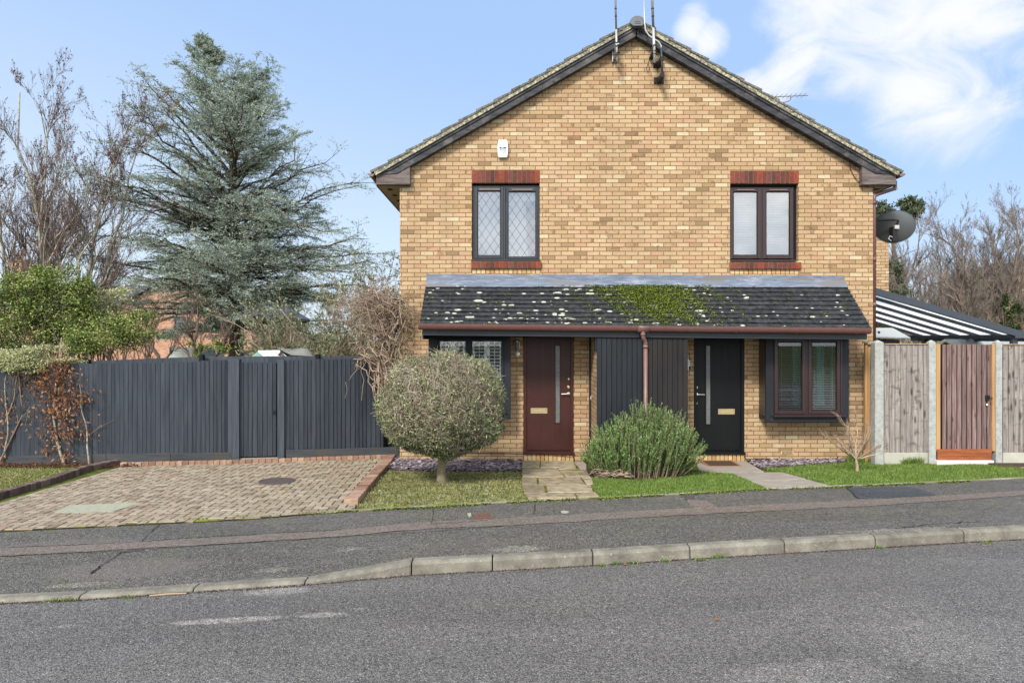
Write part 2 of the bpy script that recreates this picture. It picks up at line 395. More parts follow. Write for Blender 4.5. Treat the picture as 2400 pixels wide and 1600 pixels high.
def wood(name, dark, light, rough=.7, sx=30, sz=1.2, patch=None, bump=.4, per=True, spec=.25):
    m = M(name, rough, spec); v = m.pos((sx, sx, sz)); n = m.noise(1.0, v, 5, .6)
    c = m.ramp(n, [(.3, dark), (.7, light)])
    if per:
        c = m.mix(.5, c, m.ramp(m.geo('Random Per Island'), [(0, (.6,.6,.62,1)), (1, (1.25,1.22,1.2,1))]), 'MULTIPLY')
    if patch: c = m.mix(m.step(m.noise(2.2, m.pos((1,1,1)), 5, .65), .5, .68), c, patch)
    return m.col(c).bump(n, bump, .004)
MT['wood_black'] = wood('black_stained_bargeboard', lin(38,39,43), lin(84,84,88), .6, 3, 20, lin(128,122,118)).m
MT['wood_worn'] = wood('worn_brown_timber', lin(84,76,72), lin(142,130,124), .8, 3, 30, lin(110,92,84)).m
MT['soffit'] = simple('beige_soffit_board', lin(205,182,150), .6, .08, 3)
MT['black'] = simple('black_void', lin(18,18,20), .8)
def tiles(name, dark, light, lich, lth=(.6,.72), rough=.8):
    m = M(name, rough, .25); c = m.ramp(m.noise(14, m.geo(), 5), [(.3, dark), (.7, light)])
    c = m.mix(.5, c, m.ramp(m.geo('Random Per Island'), [(0, (.6,.6,.6,1)), (1, (1.3,1.3,1.3,1))]), 'MULTIPLY')
    return m.col(m.mix(m.step(m.noise(30, m.geo(), 4, .6), *lth), c, lich)).bump(m.noise(60, m.geo(), 4), .5, .005)
MT['tile_main'] = tiles('grey_roof_tile', lin(84,84,82), lin(126,124,116), lin(166,160,134), (.5,.66)).m
MT['verge'] = tiles('lichen_spotted_verge', lin(108,104,92), lin(158,152,134), lin(214,206,172), (.48,.6)).m
MT['tile_porch'] = tiles('dark_plain_tile', lin(34,36,40), lin(76,78,80), lin(112,114,98), (.62,.78), .65).m
MT['ridge'] = simple('grey_ridge_end', lin(126,130,134), .7, .1, 15)
m = M('lead_sheet', .5, .4); c = m.ramp(m.noise(3, m.pos((1,1,6)), 6, .7, dist=1.0), [(.3, lin(96,106,122)), (.5, lin(122,132,148)), (.68, lin(168,174,184))]); c = m.mix(m.step(m.noise(.9, m.pos((1,1,3)), 2), .56, .6), c, lin(128,126,128)); m.col(c).bump(m.noise(9, m.geo(), 4), .3, .01); MT['lead'] = m.m
m = M('moss', .95, .1); m.col(m.ramp(m.geo('Random Per Island'), [(0, lin(38,42,22)), (.35, lin(72,84,30)), (.65, lin(112,136,42)), (.88, lin(156,176,62)), (1, lin(136,112,74))])); m_=0; MT['moss'] = m.m
MT['lichen'] = simple('pale_lichen', lin(200,200,182), .9, .35, 60)
MT['gutter'] = simple('brown_pvc_gutter', lin(124,84,78), .38, .1, 8, .5)
MT['pipe_worn'] = simple('faded_brown_pvc_pipe', lin(140,104,96), .45, .14, 5, .5)
MT['fascia'] = wood('charcoal_painted_fascia', lin(44,49,54), lin(62,67,72), .45, 1.2, 12, None, .15, False, .4).m
MT['char'] = wood('charcoal_painted_timber', lin(20,26,32), lin(36,42,48), .6, 8, 1.2, None, .2, True, .35).m
MT['char_brown'] = wood('brown_black_stained_timber', lin(28,25,25), lin(50,45,44), .65, 8, 1.2, None, .2, True, .3).m
MT['upvc'] = simple('dark_rosewood_frame', lin(58,36,36), .38, .12, 12, .5)
MT['frame_grey'] = simple('charcoal_window_frame', lin(56,60,66), .45, .1, 9, .4)
MT['vent'] = simple('bronze_trickle_vent', lin(128,110,102), .5, .1, 9, .4)
MT['maroon'] = wood('maroon_painted_door', lin(64,31,24), lin(82,42,34), .42, 2, .8, lin(78,44,38), .12, True, .3).m
MT['door_black'] = wood('black_painted_door', lin(7,9,10), lin(15,17,18), .5, 3, 1, None, .15, True, .25).m
MT['brass'] = simple('satin_brass', lin(214,196,150, .9), .32, .08, 20, .5, 0, .75)
MT['steel'] = simple('satin_steel', lin(200,196,188, .9), .3, .08, 20, .5, 0, .8)
MT['frost'] = simple('ribbed_obscure_glass', lin(116,120,116), .25, .25, 40, .6)
MT['blind_dull'] = simple('grey_white_blind', lin(190,192,190, .7), .6, .05, 4)
MT['blind'] = simple('white_blind', lin(244,247,250, .9), .6, .03, 4)
MT['curtain_w'] = simple('pale_net_curtain', lin(236,240,242, .9), .8, .06, 3)
MT['teal'] = simple('teal_curtain', lin(74,128,132), .8, .2, 8)
MT['shutter'] = simple('white_plantation_shutter', lin(240,242,238, .92), .5, .05, 4)
MT['leadline'] = simple('lead_came', lin(92,100,112), .4, .1, 10, .5)
MT['room'] = simple('dim_room_wall', lin(120,112,104), .9, .3, 2)
m = M('window_glass', .02); t_ = m.n('ShaderNodeBsdfTransparent', Color=(.86,.9,.9,1)); g_ = m.n('ShaderNodeBsdfGlossy', Roughness=.01); lw = m.n('ShaderNodeLayerWeight', Blend=.35)
mx = m.n('ShaderNodeMixShader'); m.t.links.new(m.math('ADD', m.math('MULTIPLY', lw.outputs['Fresnel'], .8), .33), mx.inputs[0]); m.t.links.new(t_.outputs[0], mx.inputs[1]); m.t.links.new(g_.outputs[0], mx.inputs[2]); m.t.links.new(mx.outputs[0], m.t.nodes['Material Output'].inputs[0]); MT['glass_sky'] = m.m; MT['glass'] = m.m.copy(); [setattr(n_.inputs[1], 'default_value', .07) for n_ in MT['glass'].node_tree.nodes if n_.type == 'MATH' and n_.operation == 'ADD']
MT['slatehung'] = simple('hung_slate', lin(46,42,40), .28, .4, 18, .6, .2)
MT['cable'] = simple('black_cable', lin(40,36,34), .6)
MT['white_pl'] = simple('white_plastic', lin(238,238,234, .7), .4, .03, 4, .5)
MT['blue'] = simple('blue_print', lin(44,84,150), .5, .1)
MT['ink'] = simple('grey_print', lin(84,88,96), .6, .1)
MT['dish'] = M('dark_grey_dish', .35, .4).col(lin(104,108,108)).m
MT['galv'] = simple('galvanised_pole', lin(196,196,192, .75), .45, .2, 10, .5, 0, .3)
MT['pole_brown'] = simple('weathered_aluminium_pole', lin(140,130,120), .5, .25, 12, .5, 0, .2)
MT['conc_post'] = tiles('grey_concrete_post', lin(164,166,160), lin(196,196,188), lin(140,144,136), (.55,.75), .9).m
MT['conc_board'] = simple('pale_concrete_gravel_board', lin(202,200,182), .9, .1, 5)
m = M('weathered_fence_board', .85, .2); n1 = m.noise(1, m.pos((26,26,1.3)), 6, .65, dist=1.2)
c = m.ramp(n1, [(.28, lin(120,110,106)), (.5, lin(168,158,150)), (.72, lin(204,194,184))])
c = m.mix(.55, c, m.ramp(m.geo('Random Per Island'), [(0, (.66,.65,.65,1)), (.5, (.88,.87,.86,1)), (1, (1.08,1.08,1.06,1))]), 'MULTIPLY')
kn = m.voro(1, m.pos((11,11,3.2)), 'Distance'); c = m.mix(m.math('MULTIPLY', m.math('SUBTRACT', 1.0, m.step(kn, .12, .3)), .8), c, lin(70,58,54))
c = m.mix(m.math('MULTIPLY', m.step(m.noise(5, m.pos((1,1,1.6)), 6, .75), .53, .64), .65), c, lin(88,82,80)); m.col(c).bump(n1, .5, .004); MT['board_grey'] = m.m
m = M('brown_gate_board', .8, .2); n1 = m.noise(1, m.pos((34,34,1.6)), 6, .65, dist=1.2)
c = m.ramp(n1, [(.28, lin(98,76,70)), (.5, lin(146,122,116)), (.72, lin(186,166,158))])
c = m.mix(.55, c, m.ramp(m.geo('Random Per Island'), [(0, (.6,.56,.56,1)), (1, (1.2,1.12,1.12,1))]), 'MULTIPLY')
kn = m.voro(1, m.pos((11,11,3.2)), 'Distance'); c = m.mix(m.math('MULTIPLY', m.math('SUBTRACT', 1.0, m.step(kn, .07, .2)), .8), c, lin(60,40,36)); m.col(c).bump(n1, .5, .004); MT['board_brown'] = m.m
MT['timber_new'] = wood('fresh_orange_timber', lin(176,132,84), lin(214,174,122), .7, 24, 1.2, None, .2).m
MT['kick'] = wood('red_brown_stained_board', lin(122,66,36), lin(190,112,68), .6, 3, 34, None, .2).m
m = M('charcoal_fence_paint', .6, .3); n1 = m.noise(1, m.pos((30,30,1.5)), 5, .6); c = m.ramp(n1, [(.3, lin(55,61,69)), (.7, lin(80,87,95))])
c = m.mix(.55, c, m.ramp(m.geo('Random Per Island'), [(0, (.72,.74,.76,1)), (1, (1.2,1.18,1.16,1))]), 'MULTIPLY')
c = m.mix(m.math('MULTIPLY', m.step(m.noise(90, m.pos((1,1,.35)), 2), .76, .8), .7), c, lin(190,190,186)); m.col(c).bump(n1, .35, .003); MT['fence'] = m.m
MT['fence_rail'] = wood('grey_gravel_board_timber', lin(58,62,65), lin(82,84,86), .7, 2, 20, lin(84,80,72), .3).m
# ground
def asphalt(name, base, dark, light, worn, tint=None, size=95):
    m = M(name, .82, .25); p = m.geo()
    v = m.n('ShaderNodeTexVoronoi', feature='F1', Scale=float(size)); m.t.links.new(p, v.inputs['Vector'])
    cell = m.n('ShaderNodeSeparateColor'); m.t.links.new(v.outputs['Color'], cell.inputs[0])
    c = m.ramp(cell.outputs[0], [(0, dark), (.35, base), (.8, light), (.96, light), (1, worn)])
    c = m.mix(.75, c, m.ramp(v.outputs['Distance'], [(0, (1.3,1.3,1.3,1)), (.45, (1,1,1,1)), (.8, (.3,.3,.3,1))]), 'MULTIPLY')
    tb = m.noise(1.0, m.pos((.25,1.6,1)), 4, .6); c = m.mix(.35, c, m.ramp(tb, [(.35, (.72,.72,.72,1)), (.65, (1.3,1.3,1.29,1))]), 'MULTIPLY')
    c = m.mix(.6, c, m.ramp(m.noise(22, p, 5, .7), [(.32, (.6,.6,.6,1)), (.68, (1.4,1.4,1.4,1))]), 'MULTIPLY')
    big = m.noise(.55, m.pos((.6,1.3,1)), 5, .6); c = m.mix(.5, c, m.ramp(big, [(.3, (.76,.76,.76,1)), (.7, (1.32,1.3,1.28,1))]), 'MULTIPLY')
    sp = m.math('MULTIPLY', m.math('LESS_THAN', m.voro(34, p), .09), .8); c = m.mix(sp, c, worn)
    m.bump(m.math('ADD', m.math('MULTIPLY', v.outputs['Distance'], -1.0), m.math('MULTIPLY', m.noise(30, p, 4), .6)), .75, .006)
    m.set(Roughness=m.step(big, .75, .35))
    return m, c
m, c = asphalt('road_asphalt', lin(120,115,110), lin(84,81,78), lin(150,145,139), lin(208,203,194), size=130)
def spot(m, cx, cy, rx, ry, rot=0.0, rag=.35):                 # ragged-edged mask for worn patches and painted road glare, placed in the world
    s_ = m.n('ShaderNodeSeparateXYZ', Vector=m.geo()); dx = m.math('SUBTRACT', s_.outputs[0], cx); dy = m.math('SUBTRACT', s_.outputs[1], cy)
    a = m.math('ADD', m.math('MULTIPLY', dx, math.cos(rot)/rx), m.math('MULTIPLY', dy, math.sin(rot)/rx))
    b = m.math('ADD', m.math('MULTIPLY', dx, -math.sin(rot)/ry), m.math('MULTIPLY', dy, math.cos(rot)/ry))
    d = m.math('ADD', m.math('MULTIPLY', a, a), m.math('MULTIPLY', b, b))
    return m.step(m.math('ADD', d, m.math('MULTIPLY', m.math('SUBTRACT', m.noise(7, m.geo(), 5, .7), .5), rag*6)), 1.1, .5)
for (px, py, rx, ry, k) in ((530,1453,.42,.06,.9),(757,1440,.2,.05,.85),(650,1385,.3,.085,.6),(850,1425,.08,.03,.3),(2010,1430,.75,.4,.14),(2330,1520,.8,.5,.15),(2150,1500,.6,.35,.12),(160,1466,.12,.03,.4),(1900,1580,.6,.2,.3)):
    g = G(px, py); c = m.mix(m.math('MULTIPLY', spot(m, g[0], g[1], rx, ry, .16), k), c, (2.05,2.05,2.0,1), 'MULTIPLY')  # worn patches; the broad ones at lower right paint in sky glare
# pinkish dust along the gutter
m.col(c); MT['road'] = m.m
m, c = asphalt('pavement_asphalt', lin(104,100,94), lin(66,64,61), lin(142,137,128), lin(200,194,176), size=120)
for (px, py, rx, ry, k) in ((1215,1284,.3,.1,.6),(190,1368,.3,.06,.5),(640,1334,.16,.08,.5),(820,1285,.15,.05,.4),(560,1375,.4,.03,.4),(2100,1240,.7,.06,.45),(1800,1262,.6,.04,.3)):
    g = G(px, py); c = m.mix(m.math('MULTIPLY', spot(m, g[0], g[1], rx, ry, .16), k), c, (2.3,2.25,2.1,1), 'MULTIPLY')
for (px, py, rx, ry) in ((160,1275,.75,.2),(300,1330,.7,.3)):
    g = G(px, py); c = m.mix(m.math('MULTIPLY', spot(m, g[0], g[1], rx, ry, .16, .15), .3), c, lin(150,136,132))
c = m.mix(m.math('MULTIPLY', m.step(m.noise(1.6, m.geo(), 5, .7), .52, .7), .22), c, lin(128,126,76))
m.col(c); MT['pave'] = m.m
m, c = asphalt('pinkish_trench_asphalt', lin(140,126,116), lin(112,101,94), lin(164,150,138), lin(196,184,170), size=150); m.col(c); MT['trench'] = m.m
m, c = asphalt('dark_asphalt_patch', lin(86,90,94), lin(66,70,74), lin(106,110,112), lin(130,132,132), size=160); m.col(c); MT['patch'] = m.m
m = M('kerb_concrete', .9, .2); c = m.ramp(m.noise(4, m.geo(), 6, .7), [(.28, lin(108,102,90)), (.5, lin(144,138,124)), (.72, lin(174,167,150))]); c = m.mix(m.step(m.noise(50, m.geo(), 3), .64, .72), c, lin(200,196,176)); c = m.mix(.5, c, m.ramp(m.geo('Random Per Island'), [(0, (.75,.75,.74,1)), (1, (1.15,1.15,1.15,1))]), 'MULTIPLY'); m.col(c).bump(m.noise(45, m.geo(), 5), .6, .006); MT['kerb'] = m.m
m = M('edging_concrete', .9, .2); c = m.ramp(m.noise(5, m.geo(), 5, .7), [(.3, lin(130,126,96)), (.55, lin(176,168,150)), (.75, lin(196,188,172))]); c = m.mix(m.math('MULTIPLY', m.step(m.noise(2.4, m.geo(), 4), .45, .56), .7), c, lin(122,128,48)); m.col(c).bump(m.noise(45, m.geo(), 5), .6, .006); MT['edging'] = m.m
MT['paver'] = island('brick_paver', [(0, lin(158,140,118)), (.25, lin(174,156,132)), (.55, lin(184,167,142)), (.85, lin(194,178,154)), (1, lin(178,152,128))], .85, .5, 9)
m = M('mossy_joint_sand', .95, .1); m.col(m.ramp(m.noise(2.5, m.geo(), 5, .6), [(.36, lin(84,72,50)), (.46, lin(112,108,44)), (.62, lin(150,156,54))])); MT['joint'] = m.m
MT['edge_brick'] = island('red_edging_brick', [(0, lin(152,116,98)), (.5, lin(182,142,118)), (1, lin(204,168,142))], .85, .5, 9)
MT['edge_brick_dirty'] = island('dirty_edging_brick', [(0, lin(92,74,68)), (.5, lin(120,98,90)), (1, lin(150,128,118))], .85, .5, 9)
MT['flag'] = island('sandstone_flag', [(0, lin(158,142,114)), (.5, lin(184,166,134)), (1, lin(200,184,152))], .85, .8, 9)
m = M('weathered_concrete_path', .9, .2); c = m.ramp(m.noise(5, m.pos((1,3,1)), 6, .7), [(.3, lin(150,138,124)), (.5, lin(180,168,152)), (.72, lin(200,190,176))]); m.col(c).bump(m.noise(40, m.geo(), 4), .5, .005); MT['path'] = m.m
m = M('garden_soil_and_turf', .95, .1); c = m.ramp(m.noise(9, m.geo(), 6, .7), [(.3, lin(70,64,40)), (.5, lin(96,110,44)), (.7, lin(128,140,70))]); m.col(c).bump(m.noise(40, m.geo(), 4), .8, .02); MT['turf'] = m.m
MT['soil'] = simple('dark_soil', lin(88,68,56), .95, .35, 14, .1, .8)
MT['ground'] = simple('grass_ground', lin(104,116,58), .95, .3, 1.5, .1)
MT['grass_r'] = island('bright_grass_blade', [(0, lin(84,114,42)), (.4, lin(122,158,62)), (.75, lin(158,188,86)), (1, lin(204,212,132))], .6, .4, 4, 0, 0, .3, .3)
MT['grass_l'] = island('mossy_dry_grass_blade', [(0, lin(112,122,58)), (.3, lin(164,172,88)), (.5, lin(206,202,124)), (.8, lin(240,224,176)), (1, lin(140,166,80))], .7, .6, 5, 0, 0, .2, .25)
MT['litter'] = island('small_fallen_leaf', [(0, lin(74,56,44)), (.4, lin(120,96,78)), (.6, lin(150,160,120)), (.85, lin(108,130,96)), (1, lin(206,206,176))], .7, .1, 20, 0)
MT['slate'] = island('plum_slate_chip', [(0, lin(88,78,88)), (.4, lin(134,120,130)), (.75, lin(172,156,164)), (1, lin(208,192,186))], .55, .3, 15, .3, .003, .4)
MT['cover_l'] = simple('pale_concrete_cover', lin(186,184,160), .9, .12, 14, .2, .4)
MT['iron'] = simple('dark_iron_cover', lin(98,86,84), .6, .2, 30, .5, .5)
MT['rust'] = simple('rusty_cover', lin(124,88,72), .8, .2, 20, .3, .3)
MT['mat_in'] = simple('brown_doormat', lin(96,78,66), .95, .35, 60, .1, .6)
MT['mat_rim'] = simple('orange_mat_rim', lin(176,116,72), .8, .15, 12)
# vegetation
def leafmat(name, stops, trans=.2, rough=.6, spec=.25): return island(name, stops, rough, .1, 12, 0, 0, spec, trans)
MT['bark_pale'] = tiles('pale_smooth_bark', lin(168,158,136), lin(220,214,196), lin(110,100,60), (.55,.7), .85).m
MT['bark_brown'] = simple('grey_brown_bark', lin(136,118,104), .9, .3, 9, .2, .6)
MT['bark_twig'] = island('brown_twig', [(0, lin(110,92,78)), (.5, lin(152,128,110)), (1, lin(192,168,144))], .8, .1, 12, 0)
MT['bark_dark'] = island('dark_purple_twig', [(0, lin(104,86,80)), (1, lin(158,138,126))], .8, .1, 12, 0)
MT['vine'] = island('dry_tan_vine', [(0, lin(130,108,94)), (.4, lin(178,152,130)), (1, lin(222,200,170))], .8, .2, 12, 0)
MT['bark_mid'] = simple('greenish_grey_bark', lin(150,138,108), .9, .35, 14, .2, .6)
MT['cedar_bark'] = simple('cedar_bark', lin(96,82,66), .9, .3, 8, .2, .7)
MT['cedar'] = leafmat('blue_green_needle', [(0, lin(104,116,92,.75)), (.3, lin(148,162,140,.75)), (.65, lin(186,198,178,.78)), (1, lin(228,236,222,.85))], .3)
MT['l_green'] = leafmat('glossy_green_leaf', [(0, lin(70,90,40)), (.35, lin(112,134,64)), (.7, lin(156,174,92)), (1, lin(212,214,120))])
MT['l_varieg'] = leafmat('cream_edged_leaf', [(0, lin(120,132,70)), (.3, lin(186,188,116)), (.65, lin(226,222,166)), (1, lin(240,238,200))])
MT['l_copper'] = leafmat('copper_dead_leaf', [(0, lin(112,70,46)), (.4, lin(158,104,68)), (.8, lin(192,138,96)), (1, lin(214,172,132))])
MT['l_brown'] = leafmat('hanging_brown_leaf', [(0, lin(92,56,40)), (1, lin(150,94,66))])
MT['l_olive'] = leafmat('grey_green_leaf', [(0, lin(110,120,82)), (.5, lin(156,164,120)), (1, lin(208,212,176))])
MT['l_topiary'] = leafmat('topiary_leaf', [(0, lin(40,56,36)), (.25, lin(84,104,62)), (.55, lin(140,156,98)), (.8, lin(194,204,136)), (1, lin(228,230,196))], .15)
MT['twig_top'] = island('topiary_twig', [(0, lin(132,114,94)), (.5, lin(192,174,146)), (1, lin(240,228,204))], .8, .1, 12, 0)
MT['l_rosemary'] = leafmat('rosemary_needle', [(0, lin(58,92,42,.75)), (.4, lin(106,146,70,.78)), (.8, lin(158,196,108,.82)), (1, lin(200,224,158,.85))], .12)
MT['l_pine'] = leafmat('dark_pine_leaf', [(0, lin(60,72,48)), (.6, lin(96,108,74)), (1, lin(130,138,100))])
MT['l_ivy'] = leafmat('ivy_leaf', [(0, lin(46,62,34)), (.6, lin(84,100,58)), (1, lin(140,150,90))])
MT['wood_far'] = island('distant_bare_twig', [(0, lin(112,100,90)), (.5, lin(152,138,126)), (1, lin(200,186,172))], .85, .1, 12, 0)
MT['slate_far'] = simple('distant_slate_roof', lin(96,96,100), .8, .2, 8)
MT['can_frame'] = simple('anthracite_aluminium', lin(66,74,84), .4, .06, 5, .5)
m = M('opal_polycarbonate', .35, .4); m.col(lin(250,250,246, .85)); ts = m.n('ShaderNodeBsdfTranslucent', Color=(1,1,.98,1)); mx = m.n('ShaderNodeMixShader'); mx.inputs[0].default_value = .85
m.t.links.new(m.b.outputs[0], mx.inputs[1]); m.t.links.new(ts.outputs[0], mx.inputs[2]); m.t.links.new(mx.outputs[0], m.t.nodes['Material Output'].inputs[0]); MT['poly'] = m.m
MT['shed_roof'] = simple('pale_felt_roof', lin(176,184,184), .8, .1, 6)
MT['shed_trim'] = simple('cream_trim', lin(222,212,190), .6, .06, 6)
MT['mint'] = simple('mint_painted_boards', lin(150,196,176), .7, .1, 6)
MT['tarp'] = simple('grey_tarpaulin', lin(160,158,148), .6, .12, 3, .3, .2)
# ================================================================ GROUND
def struct(o): o['kind'] = 'structure'; return o
# one sheet reaching the horizon, with the terrain strips standing on it
struct(MB().quad((-400,-200,-.12),(400,-200,-.12),(400,500,-.12),(-400,500,-.12)).obj('ground', MT['ground']))
xs = sorted(set([round(v, 3) for v in np.arange(-26, 26.01, .5)]+[round(p[0], 4) for p in KERB]+[round(p[0], 4) for p in BACK]))
def strip(y0f, y1f, z0f, z1f, n=1, dz=0.0, xs=xs):
    mb = MB()
    for X in xs:
        for k in range(n+1):
            t = k/n; mb.v.append((X, y0f(X)*(1-t)+y1f(X)*t, z0f(X)*(1-t)+z1f(X)*t+dz))
    for i in range(len(xs)-1):
        for k in range(n):
            a = i*(n+1)+k; mb.f.append((a, a+n+1, a+n+2, a+1))
    return mb
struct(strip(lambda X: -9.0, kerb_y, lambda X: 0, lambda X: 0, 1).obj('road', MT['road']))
KT = 0.125
struct(strip(lambda X: kerb_y(X)+KT-.01, back_y, lambda X: kerb_h(X)-.004, lambda X: zback(X)-.004, 6).obj('pavement', MT['pave']))
def lawn_end(X): return 12.4 if X < 6 else 13.0
struct(strip(lambda X: back_y(X)+.04, lawn_end, lambda X: zback(X)-.012, lambda X: ZW-.02, 1).obj('garden_ground', MT['turf'])) if False else None
mb = MB(); ny = 14
for X in xs:
    b = back_y(X)+.03
    for k in range(ny+1):
        Y = b+(14.5-b)*k/ny; mb.v.append((X, Y, zg(X, Y)-.012))
for i in range(len(xs)-1):
    for k in range(ny):
        a = i*(ny+1)+k; mb.f.append((a, a+ny+1, a+ny+2, a+1))
struct(mb.obj('garden_ground', MT['turf']))
# kerb stones with a rounded front edge
mb = MB(); joints = [G(x, y) for x, y in ((-95,1417),(183,1405),(451,1387),(713,1370),(964,1347),(1154,1337),(1390,1324),(1618,1309),(1840,1296),(2053,1283),(2261,1270),(2470,1258))]
jx = [joints[0][0]-.9*k for k in range(18, 0, -1)]+[j[0] for j in joints]+[joints[-1][0]+.9*k for k in range(1, 18)]
for a, b in zip(jx[:-1], jx[1:]):
    a += .006; b -= .006; prof = []
    for q in (a, a+.012, (a+b)/2, b-.012, b):
        h = kerb_h(q); ins = .006 if q in (a, b) else 0
        sl = (kerb_y(q+.05)-kerb_y(q-.05))/.1; y = kerb_y(q); r = min(.028, h*.7)
        prof.append([(q, y+ins, -.05), (q, y+.006+ins, max(h-r, 0)), (q, y+.012+r*.35, h-r*.3-ins), (q, y+.016+r, h-ins), (q, y+KT, h-ins), (q, y+KT, -.05)])
    n = 6; base = len(mb.v)
    for p in prof: mb.v += p
    for i in range(4):
        for k in range(n): mb.f.append((base+i*n+k, base+i*n+(k+1) % n, base+(i+1)*n+(k+1) % n, base+(i+1)*n+k))
    mb.f.append(tuple(base+k for k in range(n))); mb.f.append(tuple(base+4*n+k for k in range(n-1, -1, -1)))
struct(mb.obj('kerb', MT['kerb'], smooth=False))
# thin concrete edging between pavement and gardens
mb = MB(); ex = [v for v in np.arange(-3.2, 9.0, .92)]
for a, b in zip(ex[:-1], ex[1:]):
    b -= .008; q = [(a, back_y(a)-.005), (b, back_y(b)-.005), (b, back_y(b)+.045), (a, back_y(a)+.045)]
    mb.slab(q, -.05, lambda x, y: zback(x)+.012)
struct(mb.obj('garden_edging', MT['edging'], bevel=.004))
# pinkish reinstated trench along the pavement
TR = [((-60,1288),(-60,1308)),((0,1284),(0,1303)),((400,1262),(400,1280)),((800,1241),(800,1256)),((1191,1213),(1191,1231)),((1600,1191),(1600,1206)),((2038,1170),(2038,1185)),((2400,1149),(2400,1160)),((2470,1145),(2470,1156))]
mb = MB(); rows = []
Tx0 = [G(*a) for a, b in TR]; Tx1 = [G(*b) for a, b in TR]
for X in np.arange(-5.2, 6.9, .12):
    ya = float(np.interp(X, [p[0] for p in Tx0], [p[1] for p in Tx0]))+rng.normal(0, .008); yb = float(np.interp(X, [p[0] for p in Tx1], [p[1] for p in Tx1]))+rng.normal(0, .008)
    rows.append((X, yb, ya))
for X, a, b in rows: mb.v += [(X, a, zg(X, a)+.001), (X, b, zg(X, b)+.001)]
for i in range(len(rows)-1): mb.f.append((2*i, 2*i+2, 2*i+3, 2*i+1))
struct(mb.obj('trench_strip', MT['trench']))
def flat_px(name, px, mt, dz, th=0.0, ragged=0.0, n=10):
    pts = [G(x, y) for x, y in px]; out = []
    for i, p in enumerate(pts):
        q = pts[(i+1) % len(pts)]
        for k in range(n if ragged else 1):
            t = k/(n if ragged else 1); x = p[0]+(q[0]-p[0])*t; y = p[1]+(q[1]-p[1])*t
            if ragged: x += random.gauss(0, ragged); y += random.gauss(0, ragged)
            out.append((x, y))
    return MB().slab(out, lambda x, y: zg(x, y)-th, lambda x, y: zg(x, y)+dz).obj(name, mt)
struct(flat_px('asphalt_patch', [(2012,1168),(1984,1143),(2140,1140),(2195,1160)], MT['patch'], .003, .02, .004))
struct(flat_px('trench_branch', [(1628,1189),(1610,1172),(1655,1172),(1680,1188)], MT['trench'], .003, .02, .008))
# cracks and saw-cut joints
def crack(name, px, wd, mt='black'):
    pts = [];
    for (x0, y0), (x1, y1) in zip(px[:-1], px[1:]):
        n = max(3, int(math.hypot(x1-x0, y1-y0)/9))
        for k in range(n): t = k/n; g = G(x0+(x1-x0)*t, y0+(y1-y0)*t); pts.append((g[0]+random.gauss(0, .008), g[1]+random.gauss(0, .008)))
    g = G(*px[-1]); pts.append(g[:2]); mb = MB()
    for i, p in enumerate(pts):
        q0, q1 = pts[max(i-1, 0)], pts[min(i+1, len(pts)-1)]; dx, dy = q1[0]-q0[0], q1[1]-q0[1]; L = math.hypot(dx, dy) or 1; w2 = wd*random.uniform(.25, .75)
        for s_ in (-1, 1): x, y = p[0]-dy/L*w2*s_, p[1]+dx/L*w2*s_; mb.v.append((x, y, zg(x, y)+.0045))
    for i in range(len(pts)-1): mb.f.append((2*i, 2*i+2, 2*i+3, 2*i+1))
    return struct(mb.obj(name, MT[mt]))
crack('pavement_crack', [(212,1343),(245,1320),(282,1295),(330,1290)], .012)
crack('pavement_crack', [(330,1268),(360,1240),(384,1222)], .008)
crack('pavement_crack', [(0,1284),(150,1278),(313,1270),(520,1256),(800,1241)], .009)
crack('pavement_crack', [(0,1303),(282,1291),(500,1276),(800,1257),(1000,1246),(1190,1231)], .007)
crack('pavement_crack', [(1012,1227),(1015,1192)], .006); crack('pavement_crack', [(1252,1205),(1254,1180)], .006)
crack('pavement_crack', [(1012,1228),(1130,1220),(1190,1212)], .006); crack('pavement_crack', [(2012,1168),(1984,1143)], .01); crack('pavement_crack', [(2100,1238),(2200,1226),(2300,1222)], .01)
# moss growing in the crack at the back of the pavement
def moss_band(x0, x1, n, spread):
    X = rng.uniform(x0, x1, n); c = []
    Yo = np.abs(rng.normal(0, spread, n))
    P = np.array([(x, back_y(x)-.008-o, zg(x, back_y(x)-.02-o)+.003) for x, o in zip(X, Yo) if math.sin(x*5.1)+math.sin(x*11.7)+1.1 > 0])
    return P
P = np.concatenate([moss_band(-4.4, -1.2, 2600, .02), moss_band(-1.2, 6.4, 5200, .035)])
N = unit(rng.normal(size=(len(P), 3))*.5+A(0,0,1)); D = unit(np.cross(N, rvec(len(P))))
V, Fq = leafmesh(P, D, N, rng.uniform(.012, .03, len(P)), rng.uniform(.01, .02, len(P)))
tag(npobj('kerb_moss', V, [Fq], MT['moss']), 'yellow green moss in the crack behind the pavement', 'moss', kind='stuff')
